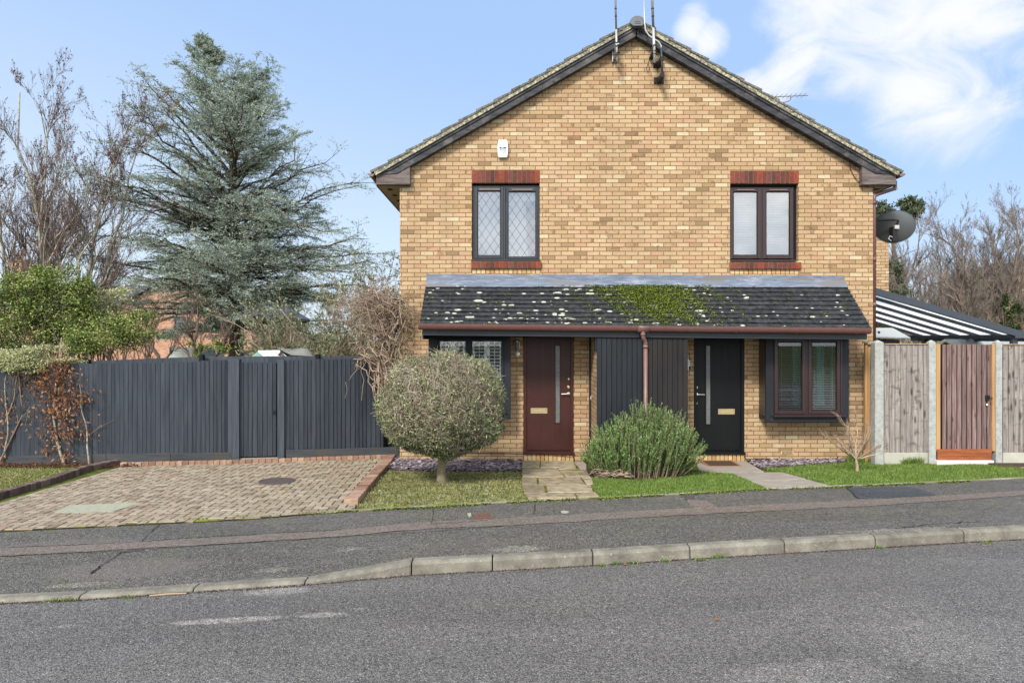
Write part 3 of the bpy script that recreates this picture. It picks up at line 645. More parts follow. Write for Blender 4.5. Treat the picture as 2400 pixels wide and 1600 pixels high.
# covers let into the pavement
def cover(name, px, mt, label, dz=.006):
    return tag(flat_px(name, px, mt, dz, .02), label, 'access cover')
cover('access_cover', [(1112,1217),(1106,1206),(1149,1203),(1153,1213)], MT['rust'], 'small rusty rectangular metal cover set in the pavement')
cover('concrete_marker', [(1098,1210),(1095,1203),(1103,1202),(1105,1209)], MT['cover_l'], 'tiny pale concrete block left of the rusty pavement cover')
cover('access_cover', [(1609,1170),(1600,1162),(1628,1161),(1630,1169)], MT['iron'], 'small dark metal cover at the back of pavement below rosemary', .004)
g = G(1324, 1199); tag(MB().lathe((g[0], g[1], g[2]-.01), [(.045,0),(.045,.014),(.0,.016)]).obj('stop_tap_cover', MT['cover_l']), 'small round pale stop tap cover in the pavement', 'access cover')
g = G(2055, 1160); tag(MB().lathe((g[0], g[1], g[2]-.01), [(.17,0),(.17,.017),(.0,.017)], 28).obj('inspection_cover', MT['patch']), 'round dark cover in the newer asphalt patch', 'access cover')

# ================================================================ DRIVEWAY
DRV = [G(-330,1262), G(0,1243), G(400,1219.5), G(762,1202.5), G(822,1194.5), G(905,1085), G(905,1078), G(560,1086), G(285,1097), G(120,1143), G(0,1180), G(-330,1290)]
import bmesh
bm = bmesh.new(); w_, l_ = .1, .2; cells = []
ang = RAD(4.0); ca, sa = math.cos(ang), math.sin(ang); ox, oy = G(762,1202)[:2]
for i in range(-110, 70):
    for j in range(-10, 60):
        for kind in (0, 1):                                     # herringbone at 90 degrees
            k = (i-j) % 4
            if kind == 0 and k == 0: u, v, a, b = i*w_, j*w_, l_, w_
            elif kind == 1 and k == 2: u, v, a, b = (i+1)*w_, j*w_, w_, l_
            else: continue
            cells.append((u, v, a, b))
g_ = .0065; r2 = random.Random(3)
DPOLY = [(p[0], p[1]) for p in DRV]
for u, v, a, b in cells:
    cx, cy = u+a/2, v+b/2; X = ox+cx*ca-cy*sa; Y = oy+cx*sa+cy*ca
    if X < -9 or not inpoly(np.array([X]), np.array([Y]), [(x*1.0, y) for x, y in DPOLY])[0]:
        # keep bricks whose corner still falls inside, they are cut to the edge below
        ins = False
        for du, dv in ((0,0),(a,0),(a,b),(0,b)):
            xx = ox+(u+du)*ca-(v+dv)*sa; yy = oy+(u+du)*sa+(v+dv)*ca
            if X > -9 and inpoly(np.array([xx]), np.array([yy]), DPOLY)[0]: ins = True
        if not ins: continue
    dz = r2.uniform(-.0025, .0025); e = .004; vs = []
    for zz, ii in ((-.03, 0), (.004, 0), (.010, e)):
        for du, dv in ((g_+ii, g_+ii), (a-g_-ii, g_+ii), (a-g_-ii, b-g_-ii), (g_+ii, b-g_-ii)):
            xx = ox+(u+du)*ca-(v+dv)*sa; yy = oy+(u+du)*sa+(v+dv)*ca
            vs.append(bm.verts.new((xx, yy, zg(xx, yy)+.004+zz+dz)))
    for q in range(4):
        bm.faces.new((vs[q], vs[(q+1) % 4], vs[4+(q+1) % 4], vs[4+q])); bm.faces.new((vs[4+q], vs[4+(q+1) % 4], vs[8+(q+1) % 4], vs[8+q]))
    bm.faces.new(vs[8:12])
# cut to the outline (each pair: a point and the next one going anticlockwise)
cuts = [(G(-330,1262), G(762,1202.5)), (G(828,1194.5), G(919,1075)), (G(919,1075), G(285,1095)), (G(285,1095), G(0,1180))]
for p, q in cuts:
    n = Vector((q[1]-p[1], -(q[0]-p[0]), 0)).normalized()
    bmesh.ops.bisect_plane(bm, geom=bm.verts[:]+bm.edges[:]+bm.faces[:], plane_co=(p[0], p[1], 0), plane_no=n, clear_outer=True)
me = bpy.data.meshes.new('driveway'); bm.to_mesh(me); bm.free(); drv = struct(link('driveway', me, MT['paver']))
bm = bmesh.new(); gx_ = np.arange(-10, -2.2, .15); gy_ = np.arange(7, 12.8, .15)
vg_ = [[bm.verts.new((x, y, zg(x, y)+.005)) for y in gy_] for x in gx_]
for i in range(len(gx_)-1):
    for j in range(len(gy_)-1): bm.faces.new((vg_[i][j], vg_[i+1][j], vg_[i+1][j+1], vg_[i][j+1]))
for p, q in cuts:
    n = Vector((q[1]-p[1], -(q[0]-p[0]), 0)).normalized()
    bmesh.ops.bisect_plane(bm, geom=bm.verts[:]+bm.edges[:]+bm.faces[:], plane_co=(p[0], p[1], 0), plane_no=n, clear_outer=True)
me = bpy.data.meshes.new('driveway_joint_sand'); bm.to_mesh(me); bm.free(); struct(link('driveway_joint_sand', me, MT['joint']))
# front course of the driveway
def brick_row(name, px, mt, wid, hgt, seg=.1, gap=.006, inset=0.0, bevel=.006, zoff=0.0):
    pts = [G(x, y) for x, y in px]; mb = MB()
    for p, q in zip(pts[:-1], pts[1:]):
        L = math.hypot(q[0]-p[0], q[1]-p[1]); n = max(1, round(L/seg)); d = ((q[0]-p[0])/L, (q[1]-p[1])/L); no = (-d[1], d[0])
        for k in range(n):
            a = L*k/n+gap/2; b = L*(k+1)/n-gap/2; j = random.uniform(-.003, .003); w0, w1 = -wid/2+j, wid/2+j
            c = [(p[0]+d[0]*t+no[0]*s, p[1]+d[1]*t+no[1]*s) for t, s in ((a, w0), (b, w0), (b, w1), (a, w1))]
            hz = random.uniform(-.003, .003)+zoff
            mb.slab(c, lambda x, y: zg(x, y)-.04, lambda x, y: zg(x, y)+hgt+hz)
    return struct(mb.obj(name, mt, bevel=bevel))
brick_row('driveway_brick_edge_back', [(284,1093),(400,1090.5),(546,1087),(669,1083),(800,1078),(908,1073.5)], MT['edge_brick'], .1, .07, .105)
brick_row('driveway_brick_edge_left', [(-330,1262),(0,1166),(120,1131),(200,1103),(276,1087)], MT['edge_brick_dirty'], .12, .085, .105)
brick_row('driveway_brick_edge_right', [(822,1183),(870,1128),(919,1070)], MT['edge_brick'], .17, .075, .2)

# ================================================================ PATHS AND BEDS
FL = [[(1224,1082),(1267,1082),(1264,1098),(1223,1098)],[(1268,1082),(1345,1083),(1352,1101),(1309,1103),(1308,1098),(1266,1098)],
      [(1223,1099),(1306,1099),(1324,1120),(1223,1120)],[(1311,1105),(1376,1106),(1384,1120),(1326,1120)],
      [(1223,1121),(1258,1121),(1260,1138),(1223,1138)],[(1261,1121),(1360,1120),(1372,1138),(1263,1138)],[(1363,1121),(1386,1121),(1392,1138),(1375,1138)],
      [(1223,1139),(1276,1139),(1279,1158),(1228,1158)],[(1280,1139),(1385,1139),(1391,1156),(1283,1158)],
      [(1229,1159),(1345,1158),(1352,1169),(1238,1172)],[(1348,1158),(1396,1157),(1405,1166),(1355,1169)]]
mb = MB()
for f in FL:
    pts = [G(x, y) for x, y in f]; cx = sum(p[0] for p in pts)/len(pts); cy = sum(p[1] for p in pts)/len(pts)
    sh = [(cx+(p[0]-cx)*.985, cy+(p[1]-cy)*.985) for p in pts]; h = random.uniform(.022, .03)
    if sum(sh[i][0]*sh[(i+1) % len(sh)][1]-sh[(i+1) % len(sh)][0]*sh[i][1] for i in range(len(sh))) < 0: sh = sh[::-1]
    mb.slab(sh, lambda x, y: zg(x, y)-.05, lambda x, y: zg(x, y)+h)
struct(mb.obj('flagstone_path', MT['flag'], bevel=.008))
struct(flat_px('flagstone_bedding', [(1224,1082),(1346,1083),(1400,1150),(1404,1167),(1238,1172),(1224,1150)], MT['joint'], .008, .03))
mb = MB()
for px in ([(1629,1083),(1748,1082),(1791,1107),(1718,1109),(1640,1106)], [(1716,1110),(1833,1108),(1890,1124),(1762,1129)], [(1762,1130),(1892,1125),(1950,1141),(1797,1146)]):
    pts = [G(x, y)[:2] for x, y in px][::-1]; mb.slab(pts, lambda x, y: zg(x, y)-.05, lambda x, y: zg(x, y)+.016)
struct(mb.obj('concrete_path', MT['path'], bevel=.006))
mb = MB(); mb.slab([G(x, y)[:2] for x, y in [(2198,1084),(2330,1085),(2440,1104),(2440,1090),(2345,1079),(2198,1079)]], lambda x, y: zg(x, y)-.05, lambda x, y: zg(x, y)+.012)
struct(mb.obj('gate_path', MT['path']))
mb = MB(); mb.slab([G(x, y)[:2] for x, y in [(1346,1083),(1374,1083),(1374,1102),(1357,1101)]][::-1], lambda x, y: zg(x, y)-.05, lambda x, y: zg(x, y)+.012); struct(mb.obj('path_slab', MT['path']))
struct(flat_px('rosemary_bed', [(1360,1098),(1500,1090),(1640,1104),(1640,1112),(1500,1128),(1440,1122),(1372,1117)], MT['soil'], .006, .01, .02, 6))
# slate chippings
def chips(px, n, label):
    poly = [G(x, y)[:2] for x, y in px]; a = np.array(poly); x0, y0 = a.min(0); x1, y1 = a.max(0)
    X = rng.uniform(x0, x1, n*3); Y = rng.uniform(y0, y1, n*3); k = inpoly(X, Y, poly); X, Y = X[k][:n], Y[k][:n]; mb = MB()
    for x, y in zip(X, Y):
        r = random.uniform(.018, .05); m_ = random.randint(4, 6); tl = Vector((random.gauss(0, .3), random.gauss(0, .3), 1)).normalized()
        u = tl.orthogonal().normalized(); v = tl.cross(u); a0 = random.uniform(0, 6); c = Vector((x, y, zg(x, y)+random.uniform(.006, .045))); th = random.uniform(.004, .01)
        p = [c+(u*math.cos(a0+6.283*q/m_)*random.uniform(.7, 1.2)+v*math.sin(a0+6.283*q/m_)*random.uniform(.45, .8))*r for q in range(m_)]
        mb.add(p+[q-tl*th for q in p], [tuple(range(m_)), tuple(range(2*m_-1, m_-1, -1))]+[(q, (q+1) % m_, (q+1) % m_+m_, q+m_) for q in range(m_)])
    return tag(mb.obj('slate_chippings', MT['slate']), label, 'slate chippings', kind='stuff')
chips([(905,1070),(1000,1066),(1140,1070),(1222,1079),(1222,1104),(1000,1104),(925,1101),(890,1097)], 2600, 'plum slate chippings under the round topiary tree')
chips([(1752,1082),(1880,1079),(1992,1075),(2010,1080),(1900,1090),(1786,1097)], 1300, 'plum slate chippings below the right bay window')
for px in ([(905,1068),(1222,1077),(1222,1105),(925,1103),(888,1099)], [(1752,1080),(1992,1074),(1992,1082),(1786,1098)]):
    struct(flat_px('chippings_bed', px, MT['soil'], .006, .01))
# grass blades
def grass(name, px, n, mt, label, hmin, hmax, flat=.45, litter=False):
    poly = [G(x, y)[:2] for x, y in px]; a = np.array(poly); x0, y0 = a.min(0); x1, y1 = a.max(0)
    X = rng.uniform(x0, x1, n*4); Y = rng.uniform(y0, y1, n*4); k = inpoly(X, Y, poly); X, Y = X[k][:n], Y[k][:n]
    Zv = np.array([zg(x, y) for x, y in zip(X, Y)])-.012
    clump = .6+.5*np.sin(X*7+np.sin(Y*9)*2)*np.sin(Y*8+1)+rng.uniform(-.2, .2, len(X))
    d = unit(np.stack([rng.normal(0, flat, len(X)), rng.normal(0, flat, len(X)), np.ones(len(X))], 1)); L = rng.uniform(hmin, hmax, len(X))*np.clip(.6+.4*clump, .4, 1.3)
    V, Fq = leafmesh(np.stack([X, Y, Zv], 1), d, rvec(len(X)), L, rng.uniform(.004, .009, len(X)))
    return tag(npobj(name, V, [Fq], mt), label, 'grass', kind='stuff')
LAWN_L = [(893,1100),(930,1103),(1000,1106),(1222,1105),(1222,1150),(1234,1172),(1100,1181),(960,1189),(836,1194)]
LAWN_FL = [(-330,1083),(60,1085),(250,1089),(265,1091),(190,1104),(60,1146),(0,1163),(-330,1255)]
LAWN_M = [(1388,1122),(1500,1122),(1640,1106),(1716,1112),(1762,1131),(1794,1146),(1600,1157),(1406,1166),(1392,1150)]
LAWN_R = [(1788,1100),(1900,1092),(1995,1083),(2045,1080),(2190,1086),(2330,1088),(2440,1106),(2440,1118),(2190,1129),(1990,1140),(1950,1140),(1895,1124),(1835,1108)]
grass('lawn_grass', LAWN_L, 42000, MT['grass_l'], 'dry mossy yellowish grass round the topiary trunk', .02, .055, .9)
grass('lawn_grass', LAWN_FL, 42000, MT['grass_l'], 'mossy grass beside the left edge of driveway', .015, .045, .8)
grass('lawn_grass', LAWN_M, 42000, MT['grass_r'], 'bright green lawn between the two front paths', .03, .07)
grass('lawn_grass', LAWN_R, 70000, MT['grass_r'], 'bright green lawn in front of the right fence', .03, .075)
grass('lawn_grass', [(1985,1072),(2044,1072),(2044,1086),(1985,1084)], 6000, MT['grass_r'], 'taller grass tuft at the foot of brick corner', .08, .18, .35)
grass('lawn_grass', [(2120,1084),(2160,1084),(2160,1090),(2115,1090)], 1500, MT['grass_r'], 'long grass tuft against the pale gravel board', .1, .24, .4)
grass('lawn_grass', [(2350,1074),(2470,1074),(2470,1092),(2352,1082)], 9000, MT['grass_r'], 'grass at foot of the far right fence panel', .04, .1, .4)
for px, n in ((LAWN_L, 2600), (LAWN_FL, 700)):
    poly = [G(x, y)[:2] for x, y in px]; a = np.array(poly); x0, y0 = a.min(0); x1, y1 = a.max(0)
    X = rng.uniform(x0, x1, n*4); Y = rng.uniform(y0, y1, n*4); k = inpoly(X, Y, poly); X, Y = X[k][:n], Y[k][:n]
    Zv = np.array([zg(x, y) for x, y in zip(X, Y)])+rng.uniform(.01, .035, len(X)); N = unit(rng.normal(size=(len(X), 3))*.5+A(0,0,1))
    V, Fq = leafmesh(np.stack([X, Y, Zv], 1), unit(np.cross(N, rvec(len(X)))), N, rng.uniform(.02, .042, len(X)), rng.uniform(.008, .018, len(X)))
    tag(npobj('leaf_litter', V, [Fq], MT['litter']), 'small fallen leaves and weeds in the %s' % ('grass under the topiary' if n > 2000 else 'far left grass'), 'leaf litter', kind='stuff')
# weeds and grit along the kerb foot
P, D, W = [], [], []
for px in ((1410,1322),(1445,1322),(1485,1320),(1560,1312),(1640,1306),(1675,1303),(1690,1302),(2060,1284),(2310,1266),(130,1409),(165,1407),(300,1400)):
    g = G(*px)
    for _ in range(40): P.append((g[0]+random.gauss(0, .03), g[1]-.004-abs(random.gauss(0, .008)), g[2]*0)); D.append((random.gauss(0, .6), random.gauss(0, .4)-.2, 1))
V, Fq = leafmesh(A(*P), unit(A(*D)), rvec(len(P)), rng.uniform(.015, .05, len(P)), .008)
tag(npobj('kerb_weeds', V, [Fq], MT['grass_r']), 'small green weeds growing along the foot of kerb', 'weeds', kind='stuff')
n = 5200; X = rng.uniform(-4.6, 5.6, n); o_ = np.abs(rng.normal(0, .018, n)); P = np.array([(x, kerb_y(x)-.002-a, .002) for x, a in zip(X, o_)]); N = unit(rng.normal(size=(n, 3))*.6+A(0,0,1))
V, Fq = leafmesh(P, unit(np.cross(N, rvec(n))), N, rng.uniform(.006, .016, n), .009); tag(npobj('gutter_moss', V, [Fq], MT['soil']), 'dark grit and dirt lying along the foot of kerb', 'grit', kind='stuff')
g0, g1 = G(350, 1397), G(437, 1391); tag(MB().tube([(g0[0], g0[1], .006), ((g0[0]+g1[0])/2, (g0[1]+g1[1])/2, .01), (g1[0], g1[1], .006)], [.006,.008,.005], 6).obj('fallen_stick', MT['vine']), 'thin tan stick lying by the low kerb', 'stick')
for i, (x, y, l) in enumerate(((1675,1455,'tan dead leaf on the road right of centre'),(1462,1325,'yellowish dead leaf at the kerb foot'))):
    g = G(x, y); V, Fq = leafmesh(A((g[0], g[1], .008)), A((.8,.6,.05)), A((.2,-.2,1)), .05, .035, .1); tag(npobj('dead_leaf', V, [Fq], MT['l_copper']), l, 'leaf')
# driveway covers
g = G(649, 1130); dc = MB().lathe((g[0], g[1], g[2]-.02), [(.26,0),(.26,.042),(.235,.046),(.235,.04),(.0,.04)], 40)
for i in range(-7, 8):
    for j in range(-7, 8):
        x, y = i*.031+(j % 2)*.015, j*.031
        if x*x+y*y < .047: dc.box(g[0]+x-.009, g[0]+x+.009, g[1]+y-.005, g[1]+y+.005, g[2]+.018, g[2]+.0245)
tag(dc.obj('round_manhole_cover', MT['iron']), 'round dark iron manhole cover in the brick driveway', 'manhole cover')
tag(flat_px('square_manhole_cover', [(126,1205),(264,1201),(332,1180),(164,1186)][::-1], MT['cover_l'], .018, .03), 'pale square concrete manhole cover in the driveway', 'manhole cover')
# ================================================================ THE HOUSE
YW = 12.0; XL, XR, XC = X_(937), X_(2046), 2.16; YB = 22.0
H = thing('brick_house', 'pair of buff brick starter homes under one grey tiled gable with a lean-to porch', 'house', (XC, YW, ZW))
def holewall(mb, x0, x1, z0, z1, holes, y, depth=.11):
    xs_ = sorted({x0, x1}|{h[i] for h in holes for i in (0, 1)}); zs_ = sorted({z0, z1}|{h[i] for h in holes for i in (2, 3)})
    for a, b in zip(xs_[:-1], xs_[1:]):
        for c, d in zip(zs_[:-1], zs_[1:]):
            if any(h[0] <= (a+b)/2 <= h[1] and h[2] <= (c+d)/2 <= h[3] for h in holes): continue
            mb.quad((a, y, c), (b, y, c), (b, y, d), (a, y, d))
    for h in holes:
        mb.quad((h[0], y, h[2]), (h[0], y+depth, h[2]), (h[0], y+depth, h[3]), (h[0], y, h[3]))
        mb.quad((h[1], y, h[2]), (h[1], y, h[3]), (h[1], y+depth, h[3]), (h[1], y+depth, h[2]))
        mb.quad((h[0], y, h[3]), (h[0], y+depth, h[3]), (h[1], y+depth, h[3]), (h[1], y, h[3]))
        mb.quad((h[0], y, h[2]), (h[1], y, h[2]), (h[1], y+depth, h[2]), (h[0], y+depth, h[2]))
ZE = 5.0
def rl(X): return 5.0+.574*(min(X+2.43, 6.75-X))             # tile line of the roof
wl = (X_(1106), X_(1265), Z_(611), Z_(429)); wr = (X_(1711), X_(1871), Z_(613), Z_(430))
dl = (X_(1226.6), X_(1344.7), Z_(1063), Z_(770)); dr = (X_(1626), X_(1745), Z_(1063), Z_(770))
bl = (-1.36, -.08, .8, 2.3); br = (4.42, 5.66, .8, 2.3)
mb = MB(); holewall(mb, XL, XR, -.12, 5.05, [wl, wr, dl, dr, bl, br], YW)
pk = rl(XC)-.1
mb.quad((XL, YW, 5.05), (XR, YW, 5.05), (XR, YW, rl(XR)-.08), (XC, YW, pk), (XL, YW, rl(XL)-.08))
mb.quad((XL, YW, -.12), (XL, YB, -.12), (XL, YB, 5.2), (XL, YW, 5.2)); mb.quad((XR, YW, -.12), (XR, YW, 5.2), (XR, YB, 5.2), (XR, YB, -.12))
mb.quad((XL, YB, -.12), (XL, YB, rl(XL)-.08), (XC, YB, pk), (XR, YB, rl(XR)-.08), (XR, YB, -.12))
wall = mb.obj('wall', MT['brick'], H)
mb = MB().quad((XL+.02, YW+3, -.1), (XR-.02, YW+3, -.1), (XR-.02, YW+3, 5), (XL+.02, YW+3, 5)).quad((XL+.02, YW+.3, 2.45), (XR-.02, YW+.3, 2.45), (XR-.02, YW+3, 2.45), (XL+.02, YW+3, 2.45)).quad((XL+.02, YW+.3, 0), (XR-.02, YW+.3, 0), (XR-.02, YW+3, 0), (XL+.02, YW+3, 0))
mb.obj('room_lining', MT['room'], H)
# red soldier lintels and sills, brick by brick
def soldiers(name, x0, x1, z0, z1, y0, y1, mt, n, parent=H, gap=.009):
    mb = MB()
    for k in range(n):
        a = x0+(x1-x0)*k/n+gap/2; b = x0+(x1-x0)*(k+1)/n-gap/2; mb.box(a, b, y0+random.uniform(-.0015, .0015), y1, z0, z1)
    o = mb.obj(name, mt, parent, bevel=.003)
    MB().box(x0-.002, x1+.002, y0+.006, y1, z0-.004, z1+.004).obj('mortar', MT['mortar'], o); return o
soldiers('lintel', X_(1106), X_(1265.5), Z_(428.5), Z_(399.5), YW-.009, YW+.1, MT['brick_red'], 15)
soldiers('lintel', X_(1711.5), X_(1872), Z_(430), Z_(401), YW-.009, YW+.1, MT['brick_red'], 15)
soldiers('sill', X_(1105), X_(1268), Z_(628.5, 11.95), Z_(612.5, 11.95), YW-.05, YW+.1, MT['brick_red'], 15)
soldiers('sill', X_(1710), X_(1875.5), Z_(630, 11.95), Z_(615, 11.95), YW-.05, YW+.1, MT['brick_red'], 15)
soldiers('brick_on_end_course', X_(1106), X_(1266), Z_(641), Z_(630), YW-.006, YW+.05, MT['brick_buff'], 15)
soldiers('brick_on_end_course', X_(1711), X_(1872), Z_(642.5), Z_(631.5), YW-.006, YW+.05, MT['brick_buff'], 15)
soldiers('brick_on_end_course', X_(1227), X_(1345), -.1, Z_(1063.5), YW-.006, YW+.05, MT['brick_buff'], 12)
soldiers('brick_on_end_course', X_(1630), X_(1745), -.1, Z_(1063.5), YW-.006, YW+.05, MT['brick_buff'], 12)
# ---------------- windows
def ring(mb, x0, x1, z0, z1, w, y0, y1, wb=None, wt=None):
    wb = wb or w; wt = wt or w
    mb.box(x0, x0+w, y0, y1, z0, z1).box(x1-w, x1, y0, y1, z0, z1).box(x0+w, x1-w, y0, y1, z0, z0+wb).box(x0+w, x1-w, y0, y1, z1-wt, z1)
def lattice(mb, x0, x1, z0, z1, y, px, pz, w=.006):
    sl = pz/px; c = -3
    segs = []
    for s_ in (1, -1):
        k = -60
        while k < 60:
            # line z = z1 + s*sl*(x-x0) + k*pz
            pts = []
            for t in (x0, x1):
                z = z1+s_*sl*(t-x0)+k*pz
                if z0 <= z <= z1: pts.append((t, z))
            for z in (z0, z1):
                t = x0+(z-z1-k*pz)/(s_*sl)
                if x0 < t < x1: pts.append((t, z))
            if len(pts) >= 2: segs.append((pts[0], pts[1]))
            k += 1
    for (a, b), (c_, d) in segs:
        L = math.hypot(c_-a, d-b)
        if L < .01: continue
        nx, nz = -(d-b)/L*w/2, (c_-a)/L*w/2
        mb.add([(a+nx, y, b+nz), (a-nx, y, b-nz), (c_-nx, y, d-nz), (c_+nx, y, d+nz), (a+nx, y+.004, b+nz), (a-nx, y+.004, b-nz), (c_-nx, y+.004, d-nz), (c_+nx, y+.004, d+nz)],
               [(0,1,2,3), (7,6,5,4), (0,4,5,1), (1,5,6,2), (2,6,7,3), (3,7,4,0)])
def casement(win, xa, xb, za, zb, y, mt, fw, vent=None, lat=None, wt=None, gm='glass_sky'):
    """one sash: rails, pane, optional vent and leaded lattice, all children of the window"""
    mb = MB(); ring(mb, xa, xb, za, zb, fw, y, y+.05, wt=wt); mb.obj('casement', mt, win, bevel=.006)
    gx0, gx1, gz0, gz1 = xa+fw, xb-fw, za+fw, zb-(wt or fw)
    bd = MB(); ring(bd, gx0-.001, gx1+.001, gz0-.001, gz1+.001, .012, y+.016, y+.03); bd.obj('glazing_bead', MT['black'], win)
    MB().quad((gx0, y+.024, gz0), (gx1, y+.024, gz0), (gx1, y+.024, gz1), (gx0, y+.024, gz1)).obj('pane', MT[gm], win)
    if vent: MB().box(vent[0], vent[1], y-.016, y+.001, vent[2], vent[3]).obj('trickle_vent', MT['vent'], win, bevel=.003)
    if lat: m_ = MB(); lattice(m_, gx0, gx1, gz0, gz1, y+.015, lat[0], lat[1]); m_.obj('lead_lattice', MT['leadline'], win)
    return gx0, gx1, gz0, gz1
YF = YW+.06
# upper left: charcoal frame, leaded lights
win = MB(); ring(win, wl[0]+.004, wl[1]-.004, wl[2]+.002, wl[3]-.03, .05, YF, YF+.07); win.box(X_(1179), X_(1185), YF-.001, YF+.07, wl[2]+.05, wl[3]-.08)
win.box(wl[0]-.01, wl[1]+.01, YW-.03, YF+.01, wl[2]-.002, wl[2]+.022)
win = win.obj('window', MT['frame_grey'], H, bevel=.005); tag(win, 'charcoal leaded upstairs window')
casement(win, X_(1112), X_(1180), Z_(605), Z_(436), YF-.012, MT['frame_grey'], .052, (X_(1123), X_(1172), Z_(445), Z_(440.5)), (.146, .215), wt=.078)
casement(win, X_(1186), X_(1261), Z_(606), Z_(436), YF-.008, MT['frame_grey'], .035, (X_(1199), X_(1248), Z_(445.5), Z_(441)), (.146, .215), wt=.088)
mb = MB(); cxs = np.linspace(wl[0]+.02, wl[1]-.2, 26)
for i in range(25):
    a, b = cxs[i], cxs[i+1]; mb.quad((a, YF+.16+.02*(i % 2), wl[2]), (b, YF+.16+.02*((i+1) % 2), wl[2]), (b-.06*(i > 20), YF+.16+.02*((i+1) % 2), wl[3]), (a-.06*(i > 21), YF+.16+.02*(i % 2), wl[3]))
mb.quad((wl[0]+.02, YF+.13, wl[3]-.28), (wl[1]-.02, YF+.13, wl[3]-.28), (wl[1]-.02, YF+.13, wl[3]), (wl[0]+.02, YF+.13, wl[3]))
mb.obj('curtain', MT['curtain_w'], win)
mb = MB().box(wl[0]+.6, wl[0]+.68, YF+.1, YF+.13, wl[2]+.02, wl[2]+.2); mb.lathe((wl[0]+.95, YF+.3, wl[2]-.1), [(.05, 0), (.07, .4), (.05, .8), (.03, .95)], 10); mb.obj('ornament', MT['ridge'], win)
# upper right: rosewood upvc with venetian blinds
win = MB(); ring(win, wr[0]+.01, wr[1]-.055, wr[2]+.002, wr[3]-.055, .045, YF, YF+.07); win.box(X_(1785), X_(1792), YF-.001, YF+.07, wr[2]+.05, wr[3]-.08)
win.box(wr[0], wr[1]-.05, YW-.035, YF+.005, wr[2]-.002, wr[2]+.03)
win = win.obj('window', MT['upvc'], H, bevel=.006); tag(win, 'rosewood upstairs window with closed venetian blinds')
MB().box(wr[0]+.001, wr[1]-.001, YF+.03, YF+.1, wr[2], wr[3]-.001).obj('reveal', MT['black'], win) if False else None
q = MB().box(wr[1]-.054, wr[1]-.002, YF+.02, YF+.09, wr[2], wr[3]); q.box(wr[0]+.002, wr[1]-.055, YF+.02, YF+.09, wr[3]-.054, wr[3]-.002); q.obj('packer', MT['black'], win)
casement(win, X_(1713), X_(1786), Z_(605.5), Z_(440), YF-.016, MT['upvc'], .062, (X_(1729), X_(1770), Z_(445.5), Z_(442.5)))
casement(win, X_(1790), X_(1862), Z_(605.5), Z_(440), YF-.016, MT['upvc'], .062, (X_(1805), X_(1847), Z_(445.5), Z_(442.5)))
def venetian(win, x0, x1, z0, z1, y, tilt, pitch=.0225, name='blind', bmt='blind'):
    mb = MB(); z = z0; hw = .0125
    while z < z1:
        c, s_ = math.cos(tilt)*hw, math.sin(tilt)*hw
        mb.add([(x0, y-c, z-s_), (x1, y-c, z-s_), (x1, y, z+.002), (x0, y, z+.002), (x1, y+c, z+s_), (x0, y+c, z+s_)], [(0,1,2,3), (3,2,4,5)]); z += pitch
    for x in np.linspace(x0+.08, x1-.08, 2): mb.box(x-.001, x+.001, y-.014, y-.013, z0, z1)
    mb.box(x0, x1, y-.015, y+.015, z1, z1+.03); mb.obj(name, MT[bmt], win)
for a, b in ((1721, 1781), (1796, 1858)): venetian(win, X_(a), X_(b), wr[2]+.09, wr[3]-.14, YF+.11, 1.0, .03)
MB().quad((wr[0], YF+.19, wr[2]), (wr[1], YF+.19, wr[2]), (wr[1], YF+.19, wr[3]), (wr[0], YF+.19, wr[3])).obj('curtain', MT['curtain_w'], win)
# ---------------- main roof
sl = math.atan(.574); cs, sn = math.cos(sl), math.sin(sl)
def rp(side, s_, off):                                          # point on the roof: along slope s from the eave, off = perpendicular height
    x, z = -2.43+s_*cs-off*sn, 5.0+s_*sn+off*cs
    return (x, z) if side < 0 else (2*XC-x, z)
LR = (XC+2.43)/cs
roof = MB()
nc = 15; gz = LR/nc
for side in (-1, 1):
    for i in range(nc):
        s0, s1 = i*gz-.02, min((i+1)*gz+.05, LR)
        roof.prism([rp(side, s0, -.012), rp(side, s1, -.035), rp(side, s1, -.008), rp(side, s0, .028)], 11.8+random.uniform(-.006, .006), YB+.2)
roof = roof.obj('roof', MT['tile_main'], H)
vg = MB()
for side in (-1, 1): vg.prism([rp(side, .03, -.088), rp(side, LR-.03, -.088), rp(side, LR, -.018), rp(side, .03, -.013)], 11.815, 11.99)
vg.obj('verge', MT['verge'], roof)
bb = MB()
for side in (-1, 1): bb.prism([rp(side, .36, -.235), rp(side, LR-.148, -.235), rp(side, LR-.055, -.09), rp(side, .08, -.09)], 11.86, 11.99)
bb.obj('bargeboard', MT['wood_black'], roof, bevel=.004)
tr = MB()
for side in (-1, 1): tr.prism([rp(side, .3, -.13), rp(side, LR-.08, -.13), rp(side, LR-.055, -.092), rp(side, .12, -.092)], 11.84, 11.859)
tr.obj('bargeboard_trim', MT['wood_black'], roof)
